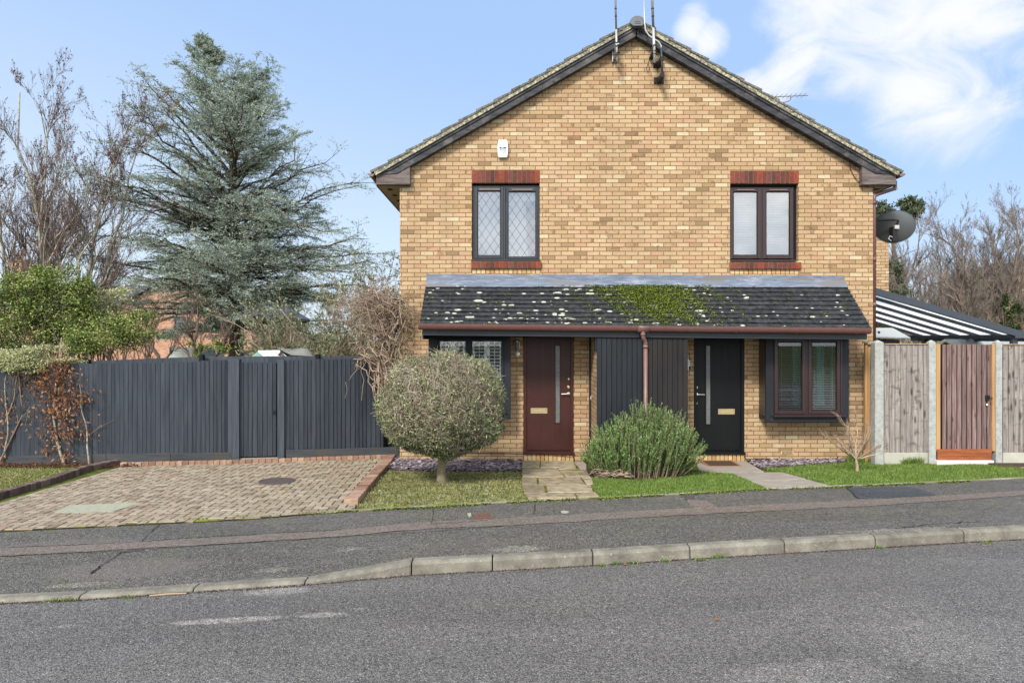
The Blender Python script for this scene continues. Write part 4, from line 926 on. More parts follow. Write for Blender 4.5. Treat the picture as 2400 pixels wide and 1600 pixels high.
for side, x0, x1 in ((-1, -2.363, -1.775), (1, 2*XC-(-1.775), 2*XC+2.363)):
    a, b = sorted((x0, x1)); eb = MB()
    if side < 0: eb.prism([(a, 4.79), (b, 4.79), (b, 5.15), (a+.32, 4.985), (a, 4.985)], 11.875, 11.995)
    else: eb.prism([(a, 4.79), (b, 4.79), (b, 4.985), (b-.32, 4.985), (a, 5.15)], 11.875, 11.995)
    eb.obj('eaves_box', MT['wood_worn'], roof, bevel=.004)
    XE = x0 if side < 0 else x1; XWl = XL if side < 0 else XR
    so = MB(); so.box(min(XE, XWl)+.002, max(XE, XWl)-.002, 12.0, YB, 4.79, 4.81); so = so.obj('soffit', MT['soffit'], roof)
    for k in range(7):
        y = 12.2+k*.5; xm = (XE+XWl)/2+.02*side; MB().box(xm-.04, xm+.04, y, y+.12, 4.784, 4.79).obj('soffit_vent', MT['black'], roof)
    fa = MB(); fa.box(XE, XE+side*.02, 11.99, YB, 4.785, 4.985); fa.obj('fascia', MT['wood_worn'], roof)
    gx = XE+side*.075; gu = MB(); pr = []
    for k in range(9):
        q = math.pi+math.pi*k/8; pr.append((gx+.056*math.cos(q), 4.972+.056*math.sin(q)))
    pr += [(gx+.052*math.cos(math.pi+math.pi*k/8), 4.972+.052*math.sin(math.pi+math.pi*k/8)) for k in range(8, -1, -1)]
    gu.prism(pr, 11.82, YB)
    gu.add([(gx+.052*math.cos(math.pi+math.pi*k/8), 11.83, 4.971+.052*math.sin(math.pi+math.pi*k/8)) for k in range(9)], [tuple(range(9))])
    for y in (12.3, 13.3, 14.3, 15.3): gu.prism([(gx+.064*math.cos(math.pi+math.pi*k/8), 4.972+.064*math.sin(math.pi+math.pi*k/8)) for k in range(9)], y, y+.05)
    gu.obj('gutter', MT['pipe_worn'], roof)
rc = MB(); cxr, czr = XC, 7.545
pr = [(cxr-.075, 7.49), (cxr+.075, 7.49)]+[(cxr+.128*math.cos(a), czr+.115*math.sin(a)) for a in np.linspace(-.1, math.pi+.1, 15)]
rc.prism(pr, 11.74, 11.79); rc.prism([(cxr+(x-cxr)*1.06, czr+(z-czr)*1.06) for x, z in pr], 11.79, 11.83)
for z in (7.56, 7.53): rc.box(cxr-.05, cxr+.05, 11.733, 11.739, z-.004, z+.004)
rc.obj('ridge_end_cap', MT['ridge'], roof)
rt = MB()
for k in range(22): rt.prism([(cxr-.14, 7.47), (cxr-.12, 7.47), (cxr-.095, 7.57), (cxr-.05, 7.62), (cxr, 7.64), (cxr+.05, 7.62), (cxr+.095, 7.57), (cxr+.12, 7.47), (cxr+.14, 7.47), (cxr+.115, 7.6), (cxr+.06, 7.645), (cxr, 7.665), (cxr-.06, 7.645), (cxr-.115, 7.6)], 11.84+k*.45, 11.84+k*.45+.44)
rt.obj('ridge_tiles', MT['tile_main'], roof)
# ---------------- lean-to porch roof
def gtilt(X): return -.0098*(X+1.5)                             # the eaves fall slightly to the right
pe, pt_ = (11.1, 2.335), (11.97, 3.06)                          # eave and top (Y, Z)
PL0, PR0 = -1.505, 5.84
def pr_(X, t, off):                                             # t 0 at the eave, 1 at the top
    y = pe[0]+(pt_[0]-pe[0])*t; z = pe[1]+gtilt(X)*(1-t)+(pt_[1]-pe[1])*t; L = math.hypot(.87, .742)
    return (X, y-off*.742/L, z+off*.87/L)
mb = MB(); ncr = 10
for i in range(ncr):
    t0, t1 = i/ncr-.012, min((i+1)/ncr+.03, 1.0); x = PL0-(.0825 if i % 2 else 0)
    while x < PR0:
        a, b = max(x+.001, PL0), min(x+.164, PR0); 
        if b-a > .02:
            j = random.gauss(0, .0022); k = random.gauss(0, .0025); e0 = .033+j; e1 = .008
            B = [pr_(a, t0, e0+k-.013), pr_(b, t0, e0-k-.013), pr_(b, t1, -.008), pr_(a, t1, -.008)]; T = [pr_(a, t0, e0+k), pr_(b, t0, e0-k), pr_(b, t1, .004), pr_(a, t1, .004)]
            mb.hexa(B, T)
        x += .165
porch = mb.obj('porch_roof', MT['tile_porch'], H); tag(porch, 'dark tiled lean-to roof with moss and lichen')
mb = MB()
for a, b in ((PL0+.02, PR0-.02),): mb.hexa([pr_(a, .0, -.09), pr_(b, .0, -.09), pr_(b, 1, -.09), pr_(a, 1, -.09)], [pr_(a, .0, -.014), pr_(b, .0, -.014), pr_(b, 1, -.014), pr_(a, 1, -.014)])
mb.obj('roof_deck', MT['char'], porch)
# moss, heaviest right of the middle
n = 60000; px_ = rng.uniform(1300, 1745, n); X = X_(px_, 11.5); t = rng.uniform(.02, .99, n)
cx_ = 1545-60*(t-.5); dens = np.exp(-((px_-cx_)/(95.+30*t))**2)*np.clip(.45+t*1.0, 0, 1.1)
nz = np.sin(X*13+t*9)+np.sin(X*29-t*31)*.9+np.sin(X*67+t*57)*1.1+np.sin(X*121-t*83)*.8
fr_c = (t*ncr) % 1.0; k = rng.random(n) < np.clip((dens*2.0+nz*.34-.62)*np.where(fr_c < .55, 1.0, .4), 0, 1); X, t = X[k], t[k]
n2 = 2600; X2 = rng.uniform(PL0, PR0, n2*8); t2 = rng.integers(0, ncr, n2*8)/ncr+rng.uniform(-.012, .02, n2*8); q_ = rng.random(n2*8) < np.clip(np.sin(X2*4.1+t2*17)*np.sin(X2*9.3+2+t2*5)-.45, 0, 1)*1.1; X = np.concatenate([X, X2[q_]]); t = np.concatenate([t, t2[q_]])
h_ = np.abs(rng.normal(.004, .012, len(X))); P = np.array([pr_(x, min(tt, .93), .022+h) for x, tt, h in zip(X, t, h_)])
N = unit(rng.normal(size=(len(P), 3))*.7+A(0,-.6,.75)); V, Fq = leafmesh(P, unit(np.cross(N, rvec(len(P)))+A(0,-.1,.25)), N, rng.uniform(.012, .03, len(P)), rng.uniform(.01, .02, len(P)))
tag(npobj('moss', V, [Fq], MT['moss'], porch), kind='stuff')
mb = MB()
for _ in range(230):
    X = random.uniform(PL0+.04, PR0-.04) if random.random() < .45 else random.gauss(1.3, 1.5); 
    if not PL0+.03 < X < PR0-.03: continue
    t = random.random()**1.3*.95+.02; i = int(t*ncr); f = t*ncr-i
    if f > .82: f = .6
    t = (i+max(f, .1))/ncr; off = .033-.026*f+.004; r = abs(random.gauss(.018, .014))+.006; m_ = 9
    if X > 3.2: r *= .75
    mb.add([pr_(X+r*1.25*random.uniform(.7, 1.15)*math.cos(6.283*q/m_), t+r*.55*random.uniform(.75, 1.1)*math.sin(6.283*q/m_), off) for q in range(m_)], [tuple(range(m_))])
tag(mb.obj('lichen', MT['lichen'], porch), kind='stuff')
mb = MB(); fx0, fx1 = X_(1000), X_(1979)
nn = 40
for i in range(nn):
    a, b = fx0+(fx1-fx0)*i/nn, fx0+(fx1-fx0)*(i+1)/nn; wa, wb = (math.sin(a*9)*.003, math.sin(b*9)*.003)
    za = lambda x: Z_(642+(x-fx0)/(fx1-fx0)*4)
    mb.hexa([(a, 11.985+wa, 3.13), (b, 11.985+wb, 3.13), (b, 12.0, 3.13), (a, 12.0, 3.13)], [(a, 11.99+wa, za(a)), (b, 11.99+wb, za(b)), (b, 12.0, za(b)), (a, 12.0, za(a))])
    l = [pr_(a, .905, .03+wa), pr_(b, .905, .03+wb), (b, 11.984+wb, 3.135), (a, 11.984+wa, 3.135)]; mb.hexa([(p[0], p[1]+.004, p[2]-.004) for p in l], l)
mb.obj('lead_flashing', MT['lead'], porch, smooth=False)
fb = MB(); a, b = X_(989.6, 11.14), X_(2031, 11.14)
fb.hexa([(a, 11.12, 2.165+gtilt(a)), (b, 11.12, 2.165+gtilt(b)), (b, 11.17, 2.165+gtilt(b)), (a, 11.17, 2.165+gtilt(a))], [(a, 11.12, 2.30+gtilt(a)), (b, 11.12, 2.30+gtilt(b)), (b, 11.17, 2.30+gtilt(b)), (a, 11.17, 2.30+gtilt(a))])
fb.obj('fascia', MT['fascia'], porch, bevel=.003)
cl_ = MB().quad((a, 11.165, 2.15), (b, 11.165, 2.10), (b, 12.0, 2.32), (a, 12.0, 2.32)); cl_.obj('porch_ceiling', MT['char'], porch)
for x0, x1 in ((a, a+.02), (b-.02, b)): sp = MB().add([(x0, 11.17, 2.1), (x0, 11.995, 2.1), (x0, 11.995, 2.98), (x0, 11.17, 2.27), (x1, 11.17, 2.1), (x1, 11.995, 2.1), (x1, 11.995, 2.98), (x1, 11.17, 2.27)], [(0,1,2,3), (7,6,5,4), (0,4,5,1), (1,5,6,2), (2,6,7,3), (3,7,4,0)]); sp.obj('cheek_board', MT['char'], porch)
gu = MB(); ga, gb = X_(981, 11.04), X_(2040, 11.04); gyc, gr = 11.05, .06
def gz_(x): return 2.352+gtilt(x)
cs_ = [(gyc+gr*math.cos(math.pi+math.pi*k/10), 1.6*gr*math.sin(math.pi+math.pi*k/10)) for k in range(11)]+[(gyc+(gr-.004)*math.cos(math.pi+math.pi*k/10), 1.6*(gr-.004)*math.sin(math.pi+math.pi*k/10)) for k in range(10, -1, -1)]
def gprof(mb, x0, x1, sc=1.0):
    c = [(gyc+(y-gyc)*sc, z*sc) for y, z in cs_]; n = len(c)
    mb.add([(x0, y, z+gz_(x0)) for y, z in c]+[(x1, y, z+gz_(x1)) for y, z in c], [tuple(range(n)), tuple(range(2*n-1, n-1, -1))]+[(i, i+n, (i+1) % n+n, (i+1) % n) for i in range(n)])
gprof(gu, ga, gb)
for x in (ga, gb-.006): gu.add([(x, y, z+gz_(x)) for y, z in cs_[:11]]+[(x+.006, y, z+gz_(x)) for y, z in cs_[:11]], [tuple(range(11)), tuple(range(21, 10, -1))])
gutter = gu.obj('gutter', MT['gutter'], porch)
for px in (1023, 1174, 1322, 1473, 1570, 1725, 1868, 2009): x = X_(px, 11.04); br_ = MB(); gprof(br_, x-.012, x+.012, 1.09); br_.obj('gutter_bracket', MT['gutter'], porch)
xo = X_(1507, 11.05); xd = X_(1513.6, 11.08); z0 = gz_(xo)
dp = MB(); gprof(dp, xo-.09, xo+.09, 1.13); dp.tube([(xo, gyc, z0-.06), (xo, gyc, z0-.15)], .036, 14); dp.tube([(xo, gyc, z0-.12), (xo, gyc, z0-.155)], .042, 14)
dp.tube([(xo, gyc, z0-.12), (xo, gyc, z0-.17), (xo+.012, gyc+.012, z0-.205), (xd-.01, 11.09, z0-.24), (xd, 11.1, z0-.28), (xd, 11.1, z0-.33)], .034, 14)
dp.tube([(xd, 11.1, z0-.31), (xd, 11.1, z0-.36)], .042, 14); dp.tube([(xd, 11.1, z0-.34), (xd, 11.1, .45), (xd, 11.1, .2), (xd+.03, 11.04, .1), (xd+.05, 11.0, .04)], .034, 14); dp.tube([(xd, 11.1, .62), (xd, 11.1, .7)], .041, 14)
dp.obj('downpipe', MT['pipe_worn'], porch, smooth=True)
# ---------------- store between the doors, boarded
SX0, SX1, SXM = X_(1398, 11.16), X_(1612.6, 11.16), X_(1513, 11.16)
mb = MB(); st = (SX1-SX0)/18
x = SX0
for k in range(18):
    x = SX0+k*st
    if x+st/2 < SXM: mb.box(x+.003, x+st-.003, 11.155+random.uniform(-.001, .001), 11.18, -.06, 2.22)
    else: break
k0 = k; store = mb.obj('boarded_store', MT['char'], H, bevel=.003); tag(store, 'charcoal boarded store between the two doors')
mb = MB()
for k in range(k0, 18): x = SX0+k*st; mb.box(x+.003, x+st-.003, 11.158+random.uniform(-.001, .001), 11.18, -.06, 2.2)
mb.obj('cladding', MT['char_brown'], store, bevel=.003)
MB().box(SX0+.004, SX1-.004, 11.17, 11.19, -.06, 2.24).obj('backing', MT['black'], store)
MB().box(SX0, SX1, 11.19, 12.0, -.1, 2.28).obj('store_wall', MT['brick'], store)
MB().box(SX0-.022, SX0-.001, 11.17, 11.3, 1.9, 2.22).box(SX0-.03, SX0-.001, 11.9, 11.99, -.05, 2.3).obj('door_edge', MT['char'], store)
hk = MB().tube([(SX0-.02, 11.5, 1.12), (SX0-.05, 11.49, 1.15), (SX0-.055, 11.48, 1.1), (SX0-.045, 11.48, 1.07)], .006, 6); hk.obj('hook', MT['steel'], store)
# ---------------- front doors
def door(o, mt, label, glass, plate, handle, lever, locks, grooves):
    x0, x1, z0, z1 = o; yd = YW+.03; fw = .055
    fr = MB(); ring(fr, x0+.003, x1-.003, z0, z1, fw, YW+.005, YW+.09, wb=.045)
    fr.box(x0-.01, x1+.01, YW-.045, YW+.01, z0-.005, z0+.025)
    leaf = MB(); a, b, c, d = x0+fw+.004, x1-fw-.004, z0+.06, z1-fw-.004; gx0, gx1, gz0, gz1 = glass
    holewall(leaf, a, b, c, d, [(gx0, gx1, gz0, gz1)], yd, .02)
    leaf.box(a, b, yd+.02, yd+.05, c, d)
    leaf.box(a, b, yd-.018, yd, c, c+.03)
    lf = leaf.obj('front_door', mt, H); tag(lf, label)
    fr.obj('door_frame', mt, lf, bevel=.005)
    gm = MB()
    for g in grooves: 
        for ga_, gb_ in ((c+.04, gz0-.03), (gz1+.02, d)) if gx0-.03 < g < gx1+.03 else ((c+.04, d),): gm.box(g-.0022, g+.0022, yd-.0012, yd-.0002, ga_, gb_)
    gm.obj('groove', MT['black'] if mt is not MT['maroon'] else MT['upvc'], lf)
    bd = MB(); ring(bd, gx0-.022, gx1+.022, gz0-.022, gz1+.022, .022, yd-.01, yd+.005); bd.obj('glazing_bead', mt, lf, bevel=.003)
    MB().box(gx0, gx1, yd+.006, yd+.014, gz0, gz1).obj('glass_strip', MT['frost'], lf)
    lp = MB(); ring(lp, plate[0], plate[1], plate[2], plate[3], .018, yd-.012, yd); lp.box(plate[0]+.018, plate[1]-.018, yd-.006, yd, plate[2]+.018, plate[3]-.018)
    lp.box(plate[0]+.035, plate[1]-.035, yd-.011, yd-.006, plate[2]+.03, plate[3]-.028); lp.obj('letter_plate', MT['brass'], lf, bevel=.002)
    hx, hz = handle; hm = MB().lathe((hx, yd, hz), [(.026, 0), (.026, .008), (.012, .01), (.012, .05), (0, .05)], 18, 'y'); hm.tube([(hx, yd-.045, hz), (hx+lever*.03, yd-.05, hz), (hx+lever*.13, yd-.045, hz-.004)], [.01, .009, .008], 8)
    hm.obj('handle', MT['steel'], lf, smooth=False)
    for lx, lz, r in locks: MB().lathe((lx, yd, lz), [(r, 0), (r, .006), (r*.6, .012), (0, .012)], 16, 'y').obj('lock', MT['steel'] if mt is not MT['maroon'] else MT['brass'], lf)
yq = 12.03
door(dl, MT['maroon'], 'maroon front door', (X_(1302, yq), X_(1312, yq), Z_(990, yq), Z_(810, yq)), (X_(1244), X_(1283), Z_(969), Z_(956)), (X_(1333), Z_(922.5)), -1,
     ((X_(1333.5), Z_(888), .02), (X_(1333), Z_(907), .026)), [X_(v) for v in (1253, 1274, 1295.5, 1316)])
door(dr, MT['door_black'], 'black front door', (X_(1655, yq), X_(1665, yq), Z_(993.5, yq), Z_(810, yq)), (X_(1684), X_(1723), Z_(971), Z_(958)), (X_(1634), Z_(924)), 1,
     ((X_(1633.5), Z_(908), .026), (X_(1633.5), Z_(945), .02)), [X_(v) for v in (1674, 1692, 1710, 1729)])
# ---------------- bay windows
def bay(x0, x1, z0, z1, yf, label, winmt, wx0, wx1, wz0, wz1, lights, lead=False):
    b = MB(); zt = z1
    # timber box: front frame, sides, bottom sloping back to the wall
    ring(b, x0, x1, z0, zt, .001+(wx0-x0), yf, yf+.05, wb=wz0-z0, wt=max(zt-wz1, .04)) if abs((wx0-x0)-(x1-wx1)) < .02 else (
        b.box(x0, wx0, yf, yf+.05, z0, zt).box(wx1, x1, yf, yf+.05, z0, zt).box(wx0, wx1, yf, yf+.05, z0, wz0).box(wx0, wx1, yf, yf+.05, wz1, zt))
    b.box(x0+.01, x1-.01, yf+.05, YW, z0+.04, z0+.1); bo = b.obj('bay_window', MT['char'], H, bevel=.004); tag(bo, label)
    for sx in (x0+.012, x1-.032):
        n = 13; sd = MB()
        for k in range(n):
            za = z0+.05+(zt-z0-.1)*k/n; zb = za+(zt-z0-.1)/n+.02; s_ = -1 if sx < (x0+x1)/2 else 1
            sd.hexa([(sx, yf+.055, za), (sx+.02, yf+.055, za), (sx+.02, YW, za+.02), (sx, YW, za+.02)], [(sx+.006*-s_, yf+.055, zb), (sx+.02, yf+.055, zb), (sx+.02, YW, zb), (sx+.006*-s_, YW, zb)])
        sd.obj('hung_slates', MT['slatehung'], bo)
    fr = MB(); yy = yf-.012; ring(fr, wx0, wx1, wz0+.03, wz1, .035, yy, yy+.06)
    for l, r in zip(lights[:-1], lights[1:]): fr.box(l[1], r[0], yy, yy+.06, wz0+.05, wz1-.03)
    fr.box(wx0-.03, wx1+.035, yy-.055, yy+.01, wz0, wz0+.03); fr.obj('window_frame', winmt, bo, bevel=.005)
    for l, r in lights: casement(bo, l, r, wz0+.05, wz1-.01, yy-.014, winmt, .058 if not lead else .03, lat=(.115, .185) if lead else None, gm='glass')
    return bo
bz1 = 2.2
bo = bay(X_(1795, 11.63), X_(1990, 11.63), Z_(988.5, 11.63), bz1, 11.63, 'projecting ground floor window with rosewood frame', MT['upvc'], X_(1814, 11.63), X_(1974, 11.63), Z_(976.5, 11.6), 2.12,
    [(X_(1816, 11.6), X_(1889, 11.6)), (X_(1895, 11.6), X_(1970, 11.6))])
for a, b in ((1821, 1886), (1899, 1962)): venetian(bo, X_(a, 11.7), X_(b, 11.7), Z_(958, 11.7), 2.09, 11.72, .12, .03, 'blind', 'blind_dull')
mb = MB()
for a, b in ((1856, 1872), (1912, 1930), (1944, 1950)):
    xa, xb = X_(a, 11.85), X_(b, 11.85); n = 6
    for k in range(n): mb.quad((xa+(xb-xa)*k/n, 11.82+.02*(k % 2), .95), (xa+(xb-xa)*(k+1)/n, 11.82+.02*((k+1) % 2), .95), (xa+(xb-xa)*(k+1)/n, 11.82+.02*((k+1) % 2), 2.1), (xa+(xb-xa)*k/n, 11.82+.02*(k % 2), 2.1))
mb.obj('curtain', MT['teal'], bo)
bo = bay(X_(1004, 11.63), X_(1197, 11.63), Z_(983, 11.63), bz1, 11.63, 'projecting ground floor window with leaded lights and white shutters', MT['char'], X_(1020, 11.63), X_(1182, 11.63), Z_(965, 11.6), 2.115,
    [(X_(1025, 11.6), X_(1096, 11.6)), (X_(1101, 11.6), X_(1180, 11.6))], True)
sh = MB()
for a, b in ((1031, 1091), (1106, 1177)):
    xa, xb = X_(a, 11.7), X_(b, 11.7); xm = (xa+xb)/2; za, zb = .85, 2.1
    for p, q in ((xa, xm-.002), (xm+.002, xb)):
        ring(sh, p, q, za, zb, .045, 11.665, 11.69, wb=.08, wt=.03); z = za+.1; sh.box((p+q)/2-.006, (p+q)/2+.006, 11.65, 11.66, za, zb)
        while z < zb-.04:
            sh.add([(p+.045, 11.657, z-.003), (q-.045, 11.657, z-.003), (q-.045, 11.7, z+.008), (p+.045, 11.7, z+.008), (p+.045, 11.657, z+.004), (q-.045, 11.657, z+.004), (q-.045, 11.7, z+.015), (p+.045, 11.7, z+.015)], [(0,3,2,1), (4,5,6,7), (0,1,5,4), (1,2,6,5), (2,3,7,6), (3,0,4,7)]); z += .058
sh.obj('shutter', MT['shutter'], bo)
# ---------------- small things that are part of the house
av = MB().box(X_(1830), X_(1859), YW-.012, YW+.02, Z_(1064.5), Z_(1057)); avo = av.obj('air_brick', MT['brick_buff'], H, bevel=.002); ho = MB()
for r in range(3):
    for k in range(9): x = X_(1833.5+k*2.75); ho.box(x-.007, x+.007, YW-.0145, YW-.0125, Z_(1063.3-r*2.3), Z_(1061.9-r*2.3))
ho.obj('hole', MT['black'], avo)
dp = MB(); xv = 6.39; zt = 4.66
dp.tube([(6.86-.07, 12.1, 4.9), (6.79, 12.1, 4.8), (6.76, 12.1, 4.76), (6.46, 12.06, zt), (xv+.01, 12.05, zt-.04), (xv, 12.05, zt-.09), (xv, 12.05, 1.9)], .032, 12)
for z in (4.55, 3.55, 2.75): dp.tube([(xv, 12.05, z), (xv, 12.05, z-.08)], .038, 12)
dp.tube([(xv, 12.05, 1.95), (xv, 12.05, .02)], .031, 12); dp.obj('side_downpipe', MT['gutter'], H, smooth=True)
cb = MB().tube([(X_(1981), 11.84, Z_(365, 11.84)), (X_(1986), 11.9, Z_(372)), (X_(1992), 11.98, Z_(398)), (X_(2003), 11.98, Z_(418)), (X_(2018), 11.98, Z_(434)), (X_(2030), 11.98, Z_(437)), (X_(2045), 11.98, Z_(434)), (X_(2048), 11.98, Z_(441)), (X_(2045), 11.99, Z_(449))], .006, 6); cb.obj('cable', MT['cable'], H)
cb = MB().tube([(X_(1742), 11.96, Z_(1063)), (X_(1744.5), 11.96, Z_(1070)), (X_(1748), 11.97, Z_(1075)), (X_(1790), 11.985, Z_(1074)), (X_(1850), 11.985, Z_(1075.5)), (X_(1900), 11.985, Z_(1075)), (X_(1960), 11.985, Z_(1074)), (X_(1964), 11.985, Z_(1068))], .007, 6); cb.obj('cable', MT['cable'], H)
cb = MB().tube([(X_(1060), 11.985, Z_(1060)), (X_(1160), 11.985, Z_(1061)), (X_(1227), 11.985, Z_(1062)), (X_(1340), 11.94, Z_(1064)), (X_(1344), 11.96, Z_(1070)), (X_(1345), 11.98, Z_(1082))], .006, 6); cb.obj('cable', MT['cable'], H)
# rear wing, stepping out to the right behind
rw = MB().box(XR+.01, X_(2083, 16.9), 16.9, 24, -.1, 4.8); rwo = rw.obj('rear_wing', MT['brick'], H); tag(rwo, 'buff brick rear wing beyond the glazed canopy')
MB().prism([(XR, 4.8), (X_(2083, 16.9)+.02, 4.8), (X_(2083, 16.9)-.1, 4.86), (XR, 4.9)], 16.85, 24.2).obj('roof', MT['tile_main'], rwo)
# ================================================================ THINGS FIXED TO THE HOUSE
xa0, xa1, za0, za1 = X_(1166), X_(1191), Z_(371.5), Z_(330)
al = thing('alarm_box', 'white rounded alarm box with a blue wave emblem on the upper brick wall', 'alarm box', ((xa0+xa1)/2, YW, za0))
n = 12; out = []
for k in range(n+1): t = k/n; out.append((xa0+.014*(2*t-1)**2+(.01 if k in (0, n) else 0), za0+(za1-za0)*t))
for k in range(n, -1, -1): t = k/n; out.append((xa1-.014*(2*t-1)**2-(.01 if k in (0, n) else 0), za0+(za1-za0)*t))
MB().prism(out[::-1], YW-.06, YW).obj('casing', MT['white_pl'], al, bevel=.008)
xm = (xa0+xa1)/2; em = MB(); w2 = .058; zb = za0+.155
pts = [(xm-w2, zb), (xm+w2, zb), (xm+w2, zb+.032), (xm+.04, zb+.028), (xm+.03, zb+.024)]+[(xm-.006+.032*math.cos(a), zb+.034+.02*math.sin(a)) for a in np.linspace(-.5, -math.pi+.5, 7)]+[(xm-w2, zb+.034)]
em.prism(pts[::-1], YW-.0625, YW-.06); em.obj('emblem', MT['blue'], al)
tx = MB(); 
for r, (a, b) in enumerate(((-.058, .052), (-.054, .054), (-.062, .062))):
    x = xm+a; z = zb-.022-r*.024
    while x < xm+b: ww = random.uniform(.003, .007); tx.box(x, x+ww, YW-.0622, YW-.06, z, z+random.uniform(.006, .011)); x += ww+random.uniform(.002, .004)
tx.box(xm+.004, xm+.012, YW-.0622, YW-.06, zb+.045, zb+.065); tx.box(xm+.042, xm+.046, YW-.0622, YW-.06, zb+.045, zb+.075); tx.obj('lettering', MT['ink'], al)
# aerial masts on the gable
YM = 11.7
def mast(label, px_top, px_bot, y_top, y_bot, r, mt, mt2, ysplit):
    a = at(px_top, y_top, YM); b = at(px_bot, y_bot, YM); t = thing('aerial_mast', label, 'aerial mast', b)
    def p(y): f = (y-y_bot)/(y_top-y_bot); return (b[0]+(a[0]-b[0])*f, YM, Z_(y, YM))
    MB().tube([p(y_top), p(ysplit)], r, 12).obj('pole', mt, t, smooth=True); MB().tube([p(ysplit-2), p(y_bot)], r*1.15, 12).obj('sleeve', mt2, t, smooth=True)
    mb = MB()
    for y in (38, 20): mb.tube([p(y), p(y+2.5)], r*1.2, 12)
    mb.obj('tape_band', MT['black'], t); return t, p
t, p = mast('left slim pale aerial mast on a steel bracket at gable peak', 1441, 1446, -60, 143, .016, MT['pole_brown'], MT['galv'], 72)
b = p(130); mb = MB().box(b[0]-.045, b[0]-.03, YW-.06, YW, Z_(148), Z_(116)).box(b[0]+.035, b[0]+.05, YW-.06, YW, Z_(148), Z_(112)).box(b[0]-.045, b[0]+.05, YW-.012, YW, Z_(146), Z_(118))
for y in (120, 141): mb.box(b[0]-.03, b[0]+.035, YM-.02, YW-.01, Z_(y+2), Z_(y)); 
mb.obj('bracket', MT['galv'], t); mb = MB()
for y in (119, 127, 143): mb.tube([(b[0]-.03, YM-.025, Z_(y)), (b[0]+.045, YM-.03, Z_(y-2))], .008, 6)
mb.tube([(b[0]-.07, YM, Z_(145)), (b[0]-.03, YM-.03, Z_(148)), (b[0]+.03, YM-.03, Z_(146)), (b[0]+.05, YM, Z_(140))], .009, 6); mb.obj('clamp', MT['cable'], t)
t, p = mast('thick white aerial mast right of the gable ridge', 1526, 1534.5, -60, 147, .0205, MT['pole_brown'], MT['galv'], 66)
b = p(135); mb = MB()
for y in (82, 123, 136, 143): q = p(y); mb.tube([(q[0], YM, Z_(y)), (q[0], YM, Z_(y+2))], .028, 10)
mb.box(b[0]-.035, b[0]+.035, YM, YW, Z_(140), Z_(135)); mb.tube([(b[0]-.01, YM-.03, Z_(125)), (b[0]-.06, YM-.03, Z_(132)), (b[0]-.05, YM-.02, Z_(142)), (b[0]-.075, YM, Z_(152)), (b[0]-.09, YW-.03, Z_(165)), (b[0]-.055, YW-.03, Z_(169)), (b[0]-.03, YW-.03, Z_(163)), (b[0]-.05, YW-.03, Z_(153))], .006, 6)
mb.obj('clamp', MT['cable'], t); mb = MB(); mb.tube([(b[0]+.02, YM-.02, Z_(137)), (b[0]+.05, YW-.05, Z_(148)), (b[0]+.1, YW-.03, Z_(160)), (b[0]+.13, YW-.03, Z_(168))], .005, 6); mb.obj('loose_cable', MT['cable'], t)
bx = X_(1551); t = thing('cranked_aerial_pole', 'thin grey pole with a double bend held by two black wall brackets', 'aerial pole', (bx, YM, Z_(183)))
cp = [at(1509, 3, YM), at(1511, 55, YM), at(1513, 72, YM), at(1521, 84, YM), at(1533, 92, YM), at(1543, 98, YM), at(1549, 106, YM), at(1550, 118, YM), at(1551, 150, YM), at(1552.5, 172, YM)]
MB().tube(cp, .0125, 10).obj('pole', MT['galv'], t, smooth=True); MB().tube([at(1549.5, 112, YM), at(1552.5, 174, YM)], .017, 10).obj('sleeve', MT['can_frame'], t, smooth=True)
for y in (136, 174):
    c = at(1551+(y > 150)*1.5, y, YM); mb = MB().box(c[0]-.085, c[0]+.085, YW-.02, YW, c[2]-.055, c[2]+.055).box(c[0]-.03, c[0]+.03, YM-.02, YW-.01, c[2]-.06, c[2]+.02)
    for sx in (-1, 1):
        for sz in (-1, 1): mb.lathe((c[0]+sx*.07, YW-.02, c[2]+sz*.04), [(.01, 0), (.008, .01), (0, .01)], 8, 'y')
    mb.obj('bracket', MT['cable'], t, bevel=.004)
# roof aerial beyond the ridge line
c = at(1834, 236, 14.0); t = thing('tv_aerial', 'small horizontal yagi aerial showing above the right roof slope', 'tv aerial', (c[0], 14.0, c[2]-.1))
mb = MB().tube([at(1800, 228, 14), at(1894, 224, 14)], .008, 6)
for x in range(1806, 1894, 11): a = at(x, 227.5-(x-1800)*.04, 14); mb.tube([(a[0], 13.86, a[2]), (a[0], 14.14, a[2])], .004, 5)
mb.obj('boom', MT['pole_brown'], t); MB().tube([at(1853, 226, 14), at(1853, 234, 14), at(1845, 239, 14), at(1832, 241, 14), at(1824, 246, 14), at(1822, 290, 14)], .01, 6).obj('arm', MT['pole_brown'], t)
# satellite dish on the right flank
dc = Vector(at(2098, 533, 12.6)); t = thing('satellite_dish', 'large dark grey oval satellite dish seen from behind on right side wall', 'satellite dish', (6.345, 12.6, dc.z))
axis = Vector((.35, .92, .28)).normalized(); uu = axis.cross(Vector((0, 0, 1))).normalized(); vv = uu.cross(axis); mb = MB(); rings_, seg = 8, 36
a_, b_ = .345, .30
for i in range(rings_+1):
    r = i/rings_
    for k in range(seg):
        q = 2*math.pi*k/seg; p_ = dc+uu*math.cos(q)*a_*r+vv*math.sin(q)*b_*r+axis*(r*r*.075); mb.v.append(tuple(p_))
for i in range(rings_):
    for k in range(seg): mb.f.append((i*seg+k, i*seg+(k+1) % seg, (i+1)*seg+(k+1) % seg, (i+1)*seg+k))
mb.tube([dc+uu*math.cos(2*math.pi*k/seg)*a_+vv*math.sin(2*math.pi*k/seg)*b_+axis*.075 for k in range(seg+1)], .006, 6, False)
mb.obj('reflector', MT['dish'], t, smooth=True)
